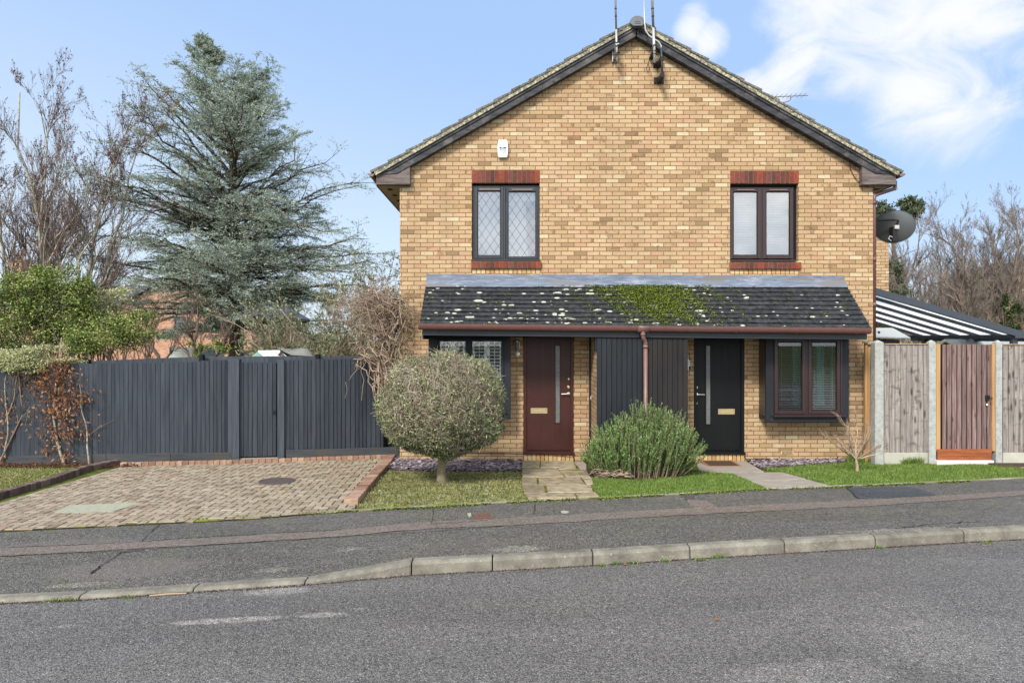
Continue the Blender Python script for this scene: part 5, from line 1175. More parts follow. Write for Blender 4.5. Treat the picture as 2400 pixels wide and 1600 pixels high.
br0 = dc-axis*.12+Vector((-.02, 0, -.02)); mb = MB().tube([(6.345, 12.55, dc.z+.11), (dc.x-.12, dc.y-.15, dc.z+.115), (dc.x-.03, dc.y-.16, dc.z+.1), tuple(br0+Vector((.01, 0, .06))), tuple(br0+Vector((.0, 0, -.1)))], .02, 10)
mb.box(br0.x-.05, br0.x+.03, br0.y-.02, br0.y+.1, br0.z-.22, br0.z+.05); mb.obj('mounting_arm', MT['cable'], t, bevel=.004)
mb = MB().box(br0.x-.03, br0.x+.05, br0.y-.05, br0.y, br0.z+.0, br0.z+.07); mb.tube([br0+Vector((-.02, 0, -.16)), br0+Vector((-.09, .01, -.12)), br0+Vector((-.11, .02, -.17)), br0+Vector((-.06, .02, -.21))], .012, 6); mb.obj('clamp', MT['galv'], t, bevel=.004)
# security lamp / sensor under right eave
c = at(2098, 442, 12.3); t = tag(MB().lathe((c[0], c[1], c[2]-.04), [(.0, 0), (.035, .02), (.045, .05), (.02, .08), (.01, .14)], 12).obj('eaves_sensor', MT['galv']), 'small pale round sensor hanging under the right eave', 'sensor')
# wall lantern
lx, lz = X_(1212, 11.95), 0; t = thing('wall_lantern', 'slim grey wall lantern with a glass tube left of maroon door', 'wall light', (lx, YW, Z_(838)))
MB().lathe((lx, YW, Z_(830)), [(.048, 0), (.048, .012), (.02, .02), (0, .02)], 20, 'y').obj('back_plate', MT['steel'], t)
mb = MB().tube([(lx, YW-.015, Z_(830)), (lx, 11.92, Z_(829)), (lx, 11.92, Z_(822))], .011, 8)
for s_ in (-1, 1): mb.tube([(lx, 11.92, Z_(822)), (lx+s_*.03, 11.92, Z_(820)), (lx+s_*.037, 11.92, Z_(814)), (lx+s_*.037, 11.92, Z_(800))], .006, 8)
mb.lathe((lx, 11.92, Z_(801)), [(.042, 0), (.042, .012), (.02, .05), (.006, .055), (.006, .09)], 16); mb.obj('bracket', MT['steel'], t)
MB().lathe((lx, 11.92, Z_(819)), [(.03, 0), (.03, .13)], 16).obj('glass_tube', MT['frost'], t)
# house number plaque
x0 = 2.94; t = thing('number_plaque', 'black plaque with white figures half hidden beside the boarded store', 'plaque', (3.02, YW, Z_(867)))
MB().box(2.78, X_(1618.3), YW-.012, YW, Z_(867), Z_(839.5)).obj('plate', MT['black'], t, bevel=.002)
fg = MB(); xa = X_(1612.4, 11.985); ff = YW-.0145
fg.box(2.98, X_(1614), ff, YW-.012, Z_(867), Z_(839.5))
for a, b in ((843.7, 847.8), (849, 853), (854.2, 858)): fg.box(X_(1614), X_(1617.8), ff, YW-.012, Z_(b), Z_(a))
fg.obj('figures', MT['white_pl'], t)
# garden light stake right
c = G(1964, 1072); t = tag(MB().tube([(c[0], 11.8, -.03), (c[0], 11.8, .2)], .006, 6).lathe((c[0], 11.8, .2), [(.01, 0), (.03, .02), (.03, .05), (.0, .07)], 10).obj('solar_stake_light', MT['iron']), 'small dark stake light standing in the slate by the wall', 'garden light')
# doormat
px = [(1649,1081.5),(1707,1081),(1748,1091),(1666,1092)]; q = [G(x, y) for x, y in px]
q = [G(1648,1082), G(1713,1081.5), G(1747,1091), G(1664,1092)]
px0, px1, py0, py1 = X_(1655, 11.35), X_(1735, 11.35), 11.22, 11.78
zt = zg(px0, 11.4)+.016; t = thing('doormat', 'brown doormat with an orange rim before the black door', 'doormat', ((px0+px1)/2, 11.45, zt))
MB().box(px0+.04, px1-.04, py0+.04, py1-.04, zt, zt+.016).obj('pile', MT['mat_in'], t); mb = MB(); mb.box(px0, px1, py0, py0+.04, zt, zt+.02).box(px0, px1, py1-.04, py1, zt, zt+.02).box(px0, px0+.04, py0+.04, py1-.04, zt, zt+.02).box(px1-.04, px1, py0+.04, py1-.04, zt, zt+.02); mb.obj('rim', MT['mat_rim'], t, bevel=.004)
g = G(2380, 1094); tag(MB().box(g[0]-.3, g[0]+.6, g[1]-.18, g[1]+.22, g[2]+.002, g[2]+.03).obj('doormat', MT['mat_in'], bevel=.006), 'plain dark doormat on the path by the brown gate', 'doormat')
g = G(2222, 1089); tag(MB().lathe((g[0], g[1], g[2]), [(.05, 0), (.07, .03), (.05, .05), (0, .055)], 7).obj('stone', MT['iron']), 'small dark stone by the gate sill', 'stone')

# ================================================================ LEFT FENCE AND GATE
def fline(px): return [(X_(x, d), d) for x, d in px]
FD = [(-330, 11.45), (0, 11.56), (160, 11.6), (400, 11.75), (546, 11.85), (669, 12.0), (838, 12.2), (905, 12.3)]
FT = [(-330, 858), (0, 853), (164, 852), (305, 851), (400, 849), (546, 842), (558, 848), (650, 849), (669, 843.5), (760, 841), (838, 839), (877, 846), (905, 852)]
def fd(x): return lut(FD, x)
def ft(x): return Z_(lut(FT, x), fd(x))
def boards(mb, x0, x1, pitch, ztop, zbot, jx=.2):
    x = x0
    while x < x1-.5:
        w_ = pitch*random.uniform(1-jx, 1+jx); b = min(x+w_, x1); xa, xb = X_(x, fd(x)), X_(b, fd(b)); ya, yb = fd(x), fd(b); zt = ztop((x+b)/2)+random.gauss(0, .004); zb = zbot((x+b)/2)
        gp = .014; mb.hexa([(xa, ya-.022, zb), (xb-gp, yb-.006, zb), (xb-gp, yb+.004, zb), (xa, ya-.008, zb)], [(xa, ya-.022, zt), (xb-gp, yb-.006, zt), (xb-gp, yb+.004, zt), (xa, ya-.008, zt)]); x = b
def backing(x0, x1, par):
    mb = MB(); n = 14
    for i in range(n):
        a, b = x0+(x1-x0)*i/n, x0+(x1-x0)*(i+1)/n; A_, B_ = (X_(a, fd(a)+.01), fd(a)+.01), (X_(b, fd(b)+.01), fd(b)+.01)
        mb.hexa([(*A_, -.02), (*B_, -.02), (B_[0], B_[1]+.02, -.02), (A_[0], A_[1]+.02, -.02)], [(*A_, ft(a)-.02), (*B_, ft(b)-.02), (B_[0], B_[1]+.02, ft(b)-.02), (A_[0], A_[1]+.02, ft(a)-.02)])
    mb.obj('seam_shade_backing', MT['black'], par)  # black sheet standing in for the shade in the board seams
fl = thing('board_fence', 'long charcoal painted closeboard fence left of its gate', 'fence', (X_(250, 11.7), 11.7, ZW))
mb = MB(); boards(mb, -330, 534, 10.2, ft, lambda x: Z_(1052+(400-x)*.02, fd(x))-.12); mb.obj('fence_boards', MT['fence'], fl); backing(-330, 534, fl)
mb = MB()
xs2 = [-330, 0, 249, 400, 546]
for a, b in zip(xs2[:-1], xs2[1:]):
    A0, B0 = (X_(a, fd(a)-.04), fd(a)-.04), (X_(b, fd(b)-.04)-.004, fd(b)-.04)
    zt = lambda x: Z_(lut([(-330, 1075), (0, 1069), (249, 1063), (546, 1059)], x), fd(x))
    mb.hexa([(A0[0], A0[1], -.06), (B0[0], B0[1], -.06), (B0[0], B0[1]+.03, -.06), (A0[0], A0[1]+.03, -.06)], [(A0[0], A0[1], zt(a)), (B0[0], B0[1], zt(b)), (B0[0], B0[1]+.03, zt(b)), (A0[0], A0[1]+.03, zt(a))])
mb.obj('gravel_board', MT['fence_rail'], fl, bevel=.004)
pst = MB(); d = fd(556); pst.box(X_(547, d), X_(563.5, d), d-.06, d+.05, -.06, ft(546)+.005); pst.box(X_(535, d), X_(547.5, d), d-.035, d+.03, -.06, ft(546)-.01); pst.obj('post', MT['fence'], fl, bevel=.004)
gt = thing('garden_gate', 'charcoal boarded gate with a small ring latch set in the fence', 'gate', (X_(607, 11.93), 11.93, ZW))
mb = MB(); boards(mb, 564, 651, 10.2, lambda x: ft(x), lambda x: Z_(1068, 11.95)); mb.obj('gate_boards', MT['fence'], gt); backing(564, 651, gt)
d = fd(646); lt = MB().box(X_(642, d), X_(648, d), d-.03, d-.018, Z_(967, d), Z_(959, d)); lt.tube([(X_(645, d)+.028*math.cos(a), d-.035, Z_(967, d)+.028*math.sin(a)) for a in np.linspace(0, 6.283, 13)], .005, 6); lt.obj('latch', MT['cable'], gt)
MB().box(X_(563, 11.9), X_(652, 11.9), 11.84, 11.98, -.05, .035).obj('threshold', MT['path'], gt)
f2 = thing('board_fence', 'short charcoal closeboard fence section between gate and house corner', 'fence', (X_(790, 12.1), 12.1, ZW))
mb = MB(); boards(mb, 669, 900, 10.0, ft, lambda x: Z_(1050, fd(x))-.12); mb.obj('fence_boards', MT['fence'], f2); backing(669, 900, f2)
mb = MB(); a, b = 670, 935; A0 = (X_(a, 11.93), 11.93); B0 = (X_(b, 12.25), 12.25)
mb.hexa([(A0[0], A0[1], -.04), (B0[0], B0[1], -.04), (B0[0], B0[1]+.03, -.04), (A0[0], A0[1]+.03, -.04)], [(A0[0], A0[1], Z_(1055, 11.93)), (B0[0], B0[1], Z_(1047, 12.25)), (B0[0], B0[1]+.03, Z_(1047, 12.25)), (A0[0], A0[1]+.03, Z_(1055, 11.93))]); mb.obj('gravel_board', MT['fence_rail'], f2, bevel=.004)
pst = MB(); d = fd(660); pst.box(X_(652.5, d), X_(669, d), d-.06, d+.05, -.06, ft(669)+.005); pst.obj('post', MT['fence'], f2, bevel=.004)
# the fence standing behind it, with round topped posts
f3 = thing('board_fence', 'second dark fence showing just above and behind the front one', 'fence', (X_(500, 13), 13, ZW))
mb = MB(); TT = [(-330, 856), (0, 852), (164, 848), (400, 838), (481, 835.5), (745, 834), (860, 834), (900, 834)]; x = -330
def bd_(x): return 12.6+(x+330)*.0006
while x < 900: b = x+40; mb.hexa([(X_(x, bd_(x)), bd_(x), -.1), (X_(b, bd_(b)), bd_(b), -.1), (X_(b, bd_(b)), bd_(b)+.03, -.1), (X_(x, bd_(x)), bd_(x)+.03, -.1)], [(X_(x, bd_(x)), bd_(x), Z_(lut(TT, x), bd_(x))), (X_(b, bd_(b)), bd_(b), Z_(lut(TT, b), bd_(b))), (X_(b, bd_(b)), bd_(b)+.03, Z_(lut(TT, b), bd_(b))), (X_(x, bd_(x)), bd_(x)+.03, Z_(lut(TT, x), bd_(x)))]); x = b
mb.obj('fence_boards', MT['fence'], f3)
for px, py in ((206, 842), (473.5, 829.5), (745, 829)):
    d = bd_(px)-.12; x0, zt = X_(px, d), Z_(py, d); r = .04; mb = MB()
    mb.prism([(x0-r, -.1), (x0+r, -.1), (x0+r, zt-r)]+[(x0+r*math.cos(a), zt-r+r*math.sin(a)) for a in np.linspace(.2, math.pi-.2, 8)]+[(x0-r, zt-r)], d-.05, d+.05); mb.obj('post', MT['black'], f3, bevel=.006)

# ================================================================ RIGHT FENCE AND GATE
DF = 11.6
fr_ = thing('timber_fence', 'weathered grey boarded fence between concrete posts right of the house', 'fence', (X_(2120, DF), DF, ZW))
def cpost(x0, x1, ytop, ybot, d, dep):
    a, b = X_(x0, d), X_(x1, d); zt = Z_(ytop, d); mb = MB(); z0 = Z_(ybot, d)-.1; m_ = ((a+b)/2)
    mb.hexa([(a, d, z0), (b, d, z0), (b, d+dep, z0), (a, d+dep, z0)], [(a, d, zt-.04), (b, d, zt-.04), (b, d+dep, zt-.04), (a, d+dep, zt-.04)]); e = .02
    mb.hexa([(a, d, zt-.04), (b, d, zt-.04), (b, d+dep, zt-.04), (a, d+dep, zt-.04)], [(m_-.012, d+dep*.4, zt), (m_+.012, d+dep*.4, zt), (m_+.012, d+dep*.6, zt), (m_-.012, d+dep*.6, zt)])
    mb.obj('concrete_post', MT['conc_post'], fr_, bevel=.004)
cpost(2051, 2071.6, 797, 1080, 11.5, .14); cpost(2178, 2194, 797, 1087, 11.54, .1); cpost(2334.7, 2349.7, 797, 1082, 11.54, .1); cpost(2493, 2508, 797, 1082, 11.54, .1)
def panel(x0, x1, yt, yb, gb=True):
    mb = MB(); x = x0
    while x < x1-1: b = min(x+13.2*random.uniform(.9, 1.1), x1); xa, xb = X_(x, DF), X_(b, DF); zt = Z_(yt, DF)+random.gauss(0, .002); zb = Z_(yb, DF); mb.hexa([(xa, DF-.014, zb), (xb-.003, DF-.004, zb), (xb-.003, DF+.004, zb), (xa, DF-.004, zb)], [(xa, DF-.014, zt), (xb-.003, DF-.004, zt), (xb-.003, DF+.004, zt), (xa, DF-.004, zt)]); x = b
    o = mb.obj('fence_panel', MT['board_grey'], fr_); MB().box(X_(x0, DF), X_(x1, DF), DF+.008, DF+.02, Z_(yb, DF), Z_(yt+1, DF)).obj('seam_shade_backing', MT['black'], o); MB().box(X_(x0, DF), X_(x1, DF), DF-.03, DF+.03, Z_(yt, DF), Z_(yt-2.2, DF)).obj('capping_rail', MT['timber_new'], o, bevel=.003)  # black sheet behind the boards puts shade into their seams
    if gb: MB().box(X_(x0, DF), X_(x1, DF), DF-.012, DF+.04, -.1, Z_(yb, DF)).obj('gravel_board', MT['conc_board'], fr_, bevel=.004)
panel(2071.6, 2178, 807, 1060); panel(2350, 2493, 808, 1060)
def tpost(name, x0, x1, yt, yb, d, dep=.08, par=None): MB().box(X_(x0, d), X_(x1, d), d, d+dep, max(Z_(yb, d), -.1), Z_(yt, d)).obj(name, MT['timber_new'], par or fr_, bevel=.004)
tpost('timber_post', 2028.5, 2034, 804, 1090, 11.72, .06); tpost('timber_post', 2034.5, 2045, 806, 1090, 11.75, .06)
MB().box(X_(2027, 11.7), X_(2046, 11.7), 11.68, 11.8, Z_(804, 11.7), Z_(800.5, 11.7)).obj('post_cap', MT['board_grey'], fr_)
gr = thing('timber_gate', 'brown boarded side gate with a bright red brown kick board', 'gate', (X_(2265, DF), DF, ZW))
tpost('gate_post', 2194.5, 2204.5, 806, 1057, 11.56, .08, gr); tpost('gate_post', 2326, 2334.5, 806, 1057, 11.56, .08, gr)
mb = MB(); x = 2207
while x < 2323: b = min(x+11.8*random.uniform(.94, 1.06), 2324); xa, xb = X_(x, DF), X_(b, DF); mb.hexa([(xa, DF-.024, Z_(1052, DF)), (xb-.008, DF-.008, Z_(1052, DF)), (xb-.008, DF+.002, Z_(1052, DF)), (xa, DF-.01, Z_(1052, DF))], [(xa, DF-.024, Z_(807, DF)), (xb-.008, DF-.008, Z_(807, DF)), (xb-.008, DF+.002, Z_(807, DF)), (xa, DF-.01, Z_(807, DF))]); x = b
mb.obj('gate_boards', MT['board_brown'], gr); MB().box(X_(2206, DF), X_(2325, DF), DF+.01, DF+.03, Z_(1055, DF), Z_(808, DF)).obj('gate_shade_backing', MT['black'], gr)  # black sheet stands for shade in the gaps between gate boards
MB().box(X_(2195, 11.56), X_(2322, 11.56), 11.53, 11.57, Z_(1077, 11.56), Z_(1052, 11.56)).obj('kick_board', MT['kick'], gr, bevel=.004)
MB().box(X_(2193, 11.52), X_(2326, 11.52), 11.48, 11.62, -.06, Z_(1078.5, 11.5)).obj('sill', MT['white_pl'], gr, bevel=.004)
hx, hz = X_(2315, 11.56), Z_(932, 11.56); mb = MB().box(hx-.03, hx+.03, 11.55, 11.58, hz-.04, hz+.045).tube([(hx, 11.55, hz+.01), (hx, 11.5, hz+.01), (hx+.03, 11.49, hz), (hx, 11.49, hz-.03)], .009, 8); mb.obj('latch', MT['cable'], gr, bevel=.003)
MB().lathe((hx+.005, 11.58, Z_(949, 11.56)), [(.024, 0), (.024, .012), (.012, .022), (0, .022)], 14, 'y').obj('lock', MT['brass'], gr)
# ================================================================ CANOPY
XO = 9.92; dn, df_ = 13.42, 17.0
zwall = 3.31; zo = 2.25
ca_ = thing('patio_canopy', 'lean-to patio canopy with anthracite rafters and white polycarbonate roof', 'canopy', (8, 13.5, ZW))
def cz(x): return zwall+(zo-zwall)*(x-XR)/(XO-XR)+.02
nr = 6; sp_ = .672
for k in range(nr+0):
    y = dn+k*sp_; x1 = XO+.28; hh = .075 if k else .12
    mb = MB().add([(XR, y-.045, cz(XR)-hh), (x1, y-.045, cz(x1)-hh), (x1, y+.045, cz(x1)-hh), (XR, y+.045, cz(XR)-hh), (XR, y-.045, cz(XR)+.012), (x1, y-.045, cz(x1)+.012), (x1, y+.045, cz(x1)+.012), (XR, y+.045, cz(XR)+.012)], [(0,3,2,1),(4,5,6,7),(0,1,5,4),(1,2,6,5),(2,3,7,6),(3,0,4,7)])
    mb.obj('rafter', MT['can_frame'], ca_)
mb = MB()
for k in range(nr-1):
    y0, y1 = dn+k*sp_+.045, dn+(k+1)*sp_-.045; x1 = XO+.25
    mb.add([(XR, y0, cz(XR)-.02), (x1, y0, cz(x1)-.02), (x1, y1, cz(x1)-.02), (XR, y1, cz(XR)-.02), (XR, y0, cz(XR)), (x1, y0, cz(x1)), (x1, y1, cz(x1)), (XR, y1, cz(XR))], [(0,3,2,1),(4,5,6,7),(0,1,5,4),(1,2,6,5),(2,3,7,6),(3,0,4,7)])
mb.obj('roof_sheet', MT['poly'], ca_)
MB().box(XO-.06, XO+.06, dn-.05, df_+.3, zo-.13, zo-.055).obj('eaves_beam', MT['can_frame'], ca_, bevel=.004)
MB().box(XO+.18, XO+.3, dn-.05, df_+.3, cz(XO+.28)-.13, cz(XO+.28)-.0).obj('gutter', MT['can_frame'], ca_, bevel=.004)
MB().box(XR, XR+.05, dn-.03, 16.88, zwall-.14, zwall+.06).obj('wall_plate', MT['can_frame'], ca_)
for y in (dn+.08, 16.4): MB().box(XO-.05, XO+.05, y-.05, y+.05, -.1, zo-.12).obj('post', MT['can_frame'], ca_, bevel=.004)
# shed and parasol seen beyond the fence
d = 14.6; ax, az = X_(2215, d), Z_(795.5, d); t = thing('garden_shed', 'low garden shed with cream gable trim and pale grey roof behind the gate', 'shed', (ax+1, d, ZW))
hw = .62; mb = MB().prism([(ax-hw+.06, -.1), (ax+hw-.06, -.1), (ax+hw-.06, az-.38), (ax, az-.05), (ax-hw+.06, az-.38)], d+.05, d+.1); mb.obj('gable_wall', MT['black'], t)
mb = MB().prism([(ax-hw, az-.40), (ax, az-.05), (ax+hw, az-.40), (ax+hw, az-.34), (ax, az), (ax-hw, az-.34)], d-.02, d+.04); mb.obj('gable_trim', MT['shed_trim'], t)
ux, uy = .93, .37                                              # the ridge runs back to the right
mb = MB(); L_ = 4.2
for s_ in (-1, 1):
    e0 = (ax+s_*hw, d, az-.38); e1 = (e0[0]+ux*L_, d+uy*L_, az-.38); r0 = (ax, d+.02, az-.01); r1 = (ax+ux*L_, d+.02+uy*L_, az-.01)
    mb.hexa([e0, e1, r1, r0], [(e0[0], e0[1], e0[2]+.03), (e1[0], e1[1], e1[2]+.03), (r1[0], r1[1], r1[2]+.02), (r0[0], r0[1], r0[2]+.02)])
mb.obj('roof', MT['shed_roof'], t)
mb = MB(); q = [(ax+hw-.08, d+.06), (ax+hw-.08+ux*L_, d+.06+uy*L_), (ax-hw+.08+ux*L_, d+.1+uy*L_), (ax-hw+.08, d+.1)]; mb.slab(q, -.1, az-.37); mb.obj('wall', MT['board_grey'], t)
d = 15.2; c = at(2060, 776, d); t = thing('garden_parasol', 'flat white parasol top showing low under the canopy beside the downpipe', 'parasol', (c[0], d, ZW))
mb = MB().add([at(2036, 768, d+.5), at(2092, 768, d+.9), at(2134, 791, d-.2), at(2040, 788, d-.4), at(2036, 771, d+.5), at(2092, 770, d+.9), at(2134, 793, d-.2), at(2040, 791, d-.4)], [(0,1,2,3), (7,6,5,4), (0,4,5,1), (1,5,6,2), (2,6,7,3), (3,7,4,0)]); mb.obj('fabric', MT['shutter'], t)
MB().tube([(c[0], d, -.1), (c[0], d, c[2])], .025, 8).obj('pole', MT['can_frame'], t)
d = 15.6; MBb = MB().box(X_(2030, d), X_(2110, d), d, d+.5, -.1, Z_(795, d)); tag(MBb.obj('storage_cabinet', MT['can_frame'], bevel=.02), 'dark storage cabinet under the canopy behind the first fence panel', 'cabinet')

# ================================================================ BEHIND THE LEFT FENCE
d = 14.4; t = thing('playhouse', 'mint green gabled playhouse with pale roof behind the fence', 'playhouse', (X_(612, d), d, ZW))
def pk_(x, y): return (X_(x, d), Z_(y, d))
MB().prism([(X_(588, d), -.1), (X_(625, d), -.1), pk_(625, 836), pk_(607, 821), pk_(588, 836)], d, d+.05).obj('gable_wall', MT['mint'], t)
a, b = pk_(607, 821), pk_(627, 838); c0, c1 = pk_(632, 821), pk_(652, 838)
MB().add([(a[0], d-.05, a[1]), (b[0], d-.05, b[1]), (c1[0], d+.6, c1[1]), (c0[0], d+.6, c0[1]), (a[0], d-.05, a[1]-.03), (b[0], d-.05, b[1]-.03), (c1[0], d+.6, c1[1]-.03), (c0[0], d+.6, c0[1]-.03)], [(0,1,2,3), (7,6,5,4), (0,4,5,1), (1,5,6,2), (2,6,7,3), (3,7,4,0)]).obj('roof', MT['shutter'], t)
d = 14.8; t = thing('small_shed', 'small brown gabled shed with pale roof right of the mint playhouse', 'shed', (X_(655, d), d, ZW))
MB().prism([(X_(645, d), -.1), (X_(668, d), -.1), (X_(668, d), Z_(836, d)), (X_(657, d), Z_(822, d)), (X_(646, d), Z_(834, d))], d, d+.05).obj('gable_wall', MT['bark_brown'], t)
MB().add([(X_(635, d), d+.4, Z_(823, d)), (X_(658, d), d-.05, Z_(822, d)), (X_(646, d), d-.05, Z_(834, d)), (X_(632, d), d+.4, Z_(834, d)), (X_(635, d), d+.4, Z_(823, d)-.03), (X_(658, d), d-.05, Z_(822, d)-.03), (X_(646, d), d-.05, Z_(834, d)-.03), (X_(632, d), d+.4, Z_(834, d)-.03)], [(0,1,2,3), (7,6,5,4), (0,4,5,1), (1,5,6,2), (2,6,7,3), (3,7,4,0)]).obj('roof', MT['shutter'], t)
d = 15.2; t = thing('tarpaulin_shelter', 'sagging grey tarpaulin over a dark lean-to behind the fence', 'shelter', (X_(690, d), d, ZW))
top = [(648, 814), (665, 816), (685, 817), (705, 815), (722, 817), (731, 831)]; bot = [(683, 832), (695, 832.5), (705, 833), (714, 833.5), (723, 834), (735, 834)]; mb = MB()
for (a, b) in zip(top, bot): mb.v += [at(a[0], a[1], d+.8), at((a[0]+b[0])/2, (a[1]+b[1])/2+1.2, d+.3), at(b[0], b[1], d-.2)]
for i in range(5):
    for k in range(2): mb.f.append((3*i+k, 3*i+k+1, 3*i+k+4, 3*i+k+3))
mb.obj('tarpaulin', MT['tarp'], t, smooth=True)
MB().prism([(X_(628, d), -.1), (X_(700, d), -.1), (X_(700, d), Z_(836, d)), (X_(690, d), Z_(834, d)), (X_(646, d), Z_(813, d)), (X_(628, d), Z_(822, d))], d+.85, d+.95).obj('wall', MT['black'], t)
d = 22; t = thing('glasshouse', 'low pale roofed outbuilding behind the cedar trunk', 'outbuilding', (X_(560, d), d, ZW))
MB().box(X_(395, d), X_(462, d), d, d+2, -.1, Z_(815, d)).obj('wall', MT['shutter'], t); MB().box(X_(535, d), X_(600, d), d, d+2, -.1, Z_(824, d)).obj('annexe', MT['shed_roof'], t)
# distant red brick house and its chimneyed neighbour
def far_house(name, label, x0, x1, yw, ya, d, dep, mtw, chim=None, ridge_side=True):
    a, b = X_(x0, d), X_(x1, d); zw, za = Z_(yw, d), Z_(ya, d); m_ = (a+b)/2; t = thing(name, label, 'house', (m_, d, ZW))
    if ridge_side: # ridge runs left-right
        w_ = MB().box(a, b, d, d+dep, -.12, zw).obj('wall', mtw, t)
        r_ = MB().add([(a-.3, d-.3, zw-.1), (b+.3, d-.3, zw-.1), (b+.3, d+dep/2, za), (a-.3, d+dep/2, za), (a-.3, d+dep+.3, zw-.1), (b+.3, d+dep+.3, zw-.1)], [(0,1,2,3), (3,2,5,4), (0,3,4), (1,5,2)]).obj('roof', MT['slate_far'], t)
    else:
        w_ = MB().prism([(a, -.12), (b, -.12), (b, zw), (m_, za-.1), (a, zw)], d, d+dep).obj('wall', mtw, t)
        r_ = MB(); 
        for s_, e in ((-1, a-.3), (1, b+.3)): r_.prism([(e, zw-.18), (e, zw-.03), (m_, za+.15), (m_, za)], d-.25, d+dep)
        r_ = r_.obj('roof', MT['slate_far'], t)
    if chim:
        cx0, cx1, cy = chim; c = MB().box(X_(cx0, d+2), X_(cx1, d+2), d+2, d+2.8, zw, Z_(cy, d+2)); c.box(X_(cx0-1.5, d+2), X_(cx1+1.5, d+2), d+1.95, d+2.85, Z_(cy+7, d+2), Z_(cy+2, d+2)); co = c.obj('chimney', mtw, r_)
        MB().lathe((X_((cx0+cx1)/2+2, d+2), d+2.4, Z_(cy, d+2)), [(.16, 0), (.13, .3), (.16, .32), (.16, .4)], 10).obj('chimney_pot', MT['edge_brick'], co)
    return t, r_
t, r_ = far_house('distant_house', 'red brick gabled house glimpsed behind the cedar', 245, 590, 735, 640, 34, 9, MT['brick_far'], None, False)
for (x0, x1, y0, y1) in ((408, 432, 742, 778), (480, 500, 745, 775)):
    wd = MB(); ring(wd, X_(x0, 33.9), X_(x1, 33.9), Z_(y1, 33.9), Z_(y0, 33.9), .07, 33.93, 33.99); wd = wd.obj('window', MT['upvc'], t); MB().box(X_(x0, 33.9)+.07, X_(x1, 33.9)-.07, 33.95, 33.97, Z_(y1, 33.9)+.07, Z_(y0, 33.9)-.07).obj('pane', MT['glass'], wd)
far_house('distant_house', 'house with a dark roof and an orange potted chimney behind the green shrubs', -60, 290, 720, 655, 40, 9, MT['brick_far'], (22, 50, 606))
far_house('distant_house', 'red brick house far behind the bare trees at the right edge', 2362, 2470, 640, 612, 55, 9, MT['brick_far'], None, False)
# ================================================================ VEGETATION
def tree_from(name, label, cat, base, wood_sets, wood_mt, leaves, leaf_mt, nring=4, group=None, wood_name='trunk', leaf_name='crown', extra=None):
    t = thing(name, label, cat, base, group)
    V, Fq = tubemesh(wood_sets[:1], 8); npobj(wood_name, V, Fq, wood_mt, t, True)
    if len(wood_sets) > 1: V, Fq = tubemesh(wood_sets[1:], nring); npobj('branches', V, Fq, extra or wood_mt, t)
    if leaves is not None: npobj(leaf_name, leaves[0], [leaves[1]], leaf_mt, t)
    return t
def catleaves(lst):
    V = np.concatenate([l[0] for l in lst]); off = 0; Fs = []
    for l in lst: Fs.append(l[1]+off); off += len(l[0])
    return V, np.concatenate(Fs)
# ---------------- blue cedar
DC = 22.0; bx, by, bz = at(557, 833, DC)[0], DC, -.1
tp = np.array([[[bx, by, bz], [bx-.05, by, 1.5], [bx+.0, by, 3.2], [bx-.25, by+.1, 5.4], [bx-.15, by, 7.6], [bx-.3, by, 9.6], [at(478, 150, DC)[0]+.1, by, 10.8], [at(474, 70, DC)[0], by, Z_(78, DC)]]])
tr = np.array([[.26, .23, .2, .15, .11, .07, .04, .012]])
n1 = 205; hz = np.concatenate([rng.uniform(.2, .8, 140), rng.uniform(.8, .97, 15), rng.uniform(.22, .6, 50)])
zt_ = bz+hz*(Z_(78, DC)-bz)
def tpt(z): return np.stack([np.interp(z, tp[0, :, 2], tp[0, :, 0]), np.interp(z, tp[0, :, 2], tp[0, :, 1]), z], 1)
p0 = tpt(zt_); az = rng.uniform(0, 2*np.pi, n1)+0
prof = np.interp(zt_, [1.5, 2.4, 3.5, 5.0, 6.5, 8.0, 9.2, 10.2, 11.2, 12], [1.6, 2.6, 3.9, 4.5, 4.1, 3.0, 2.0, 1.2, .7, .25])*rng.uniform(.5, 1.2, n1)
el = np.interp(zt_, [1.5, 4, 6, 8, 10, 12], [-.15, .15, .45, .75, .95, 1.2])+rng.normal(0, .14, n1)
# a few named limbs that make the silhouette
spec = [(4.2, 0.0, 4.9, .25), (3.6, .1, 4.7, .1), (5.4, .05, 4.4, .45), (6.2, -.05, 4.2, .55), (7.2, .05, 2.9, .7), (3.4, 3.1, 4.6, .2), (3.0, 3.25, 5.0, .0), (5.0, 3.2, 4.4, .5), (6.6, 3.05, 3.6, .75), (7.9, .1, 2.6, .9), (8.6, 3.1, 1.9, 1.0), (6.0, 3.2, 3.9, .6), (9.3, .1, 1.9, 1.05)]
for i, (z, a, L, e) in enumerate(spec): zt_[i] = z; az[i] = a; prof[i] = L; el[i] = e
p0 = tpt(zt_)
d1 = np.stack([np.cos(az)*np.cos(el), np.sin(az)*np.cos(el), np.sin(el)], 1)
bend = np.zeros((n1, 3)); bend[:, 2] = np.where(zt_ < 4.5, -.06, -.12)+rng.normal(0, .05, n1)
prof = np.minimum(prof, np.maximum(11.55-zt_, .15)/np.maximum(np.sin(el), .2)*.9); L1 = prof; P1, R1 = branches(p0, d1, L1, .018+.011*L1, np.full(n1, .004), 7, bend, .03)
p2, d2, L2, r2_ = spawn(P1, R1, 22, .1, 1, .8, .15, .38, L1, .06, .3, .62); L2 = np.maximum(L2, .22)
bend2 = np.zeros((len(p2), 3)); bend2[:, 2] = rng.normal(-.12, .12, len(p2)); P2, R2 = branches(p2, d2, L2, r2_*.35+.002, np.full(len(p2), .0015), 4, bend2, .05)
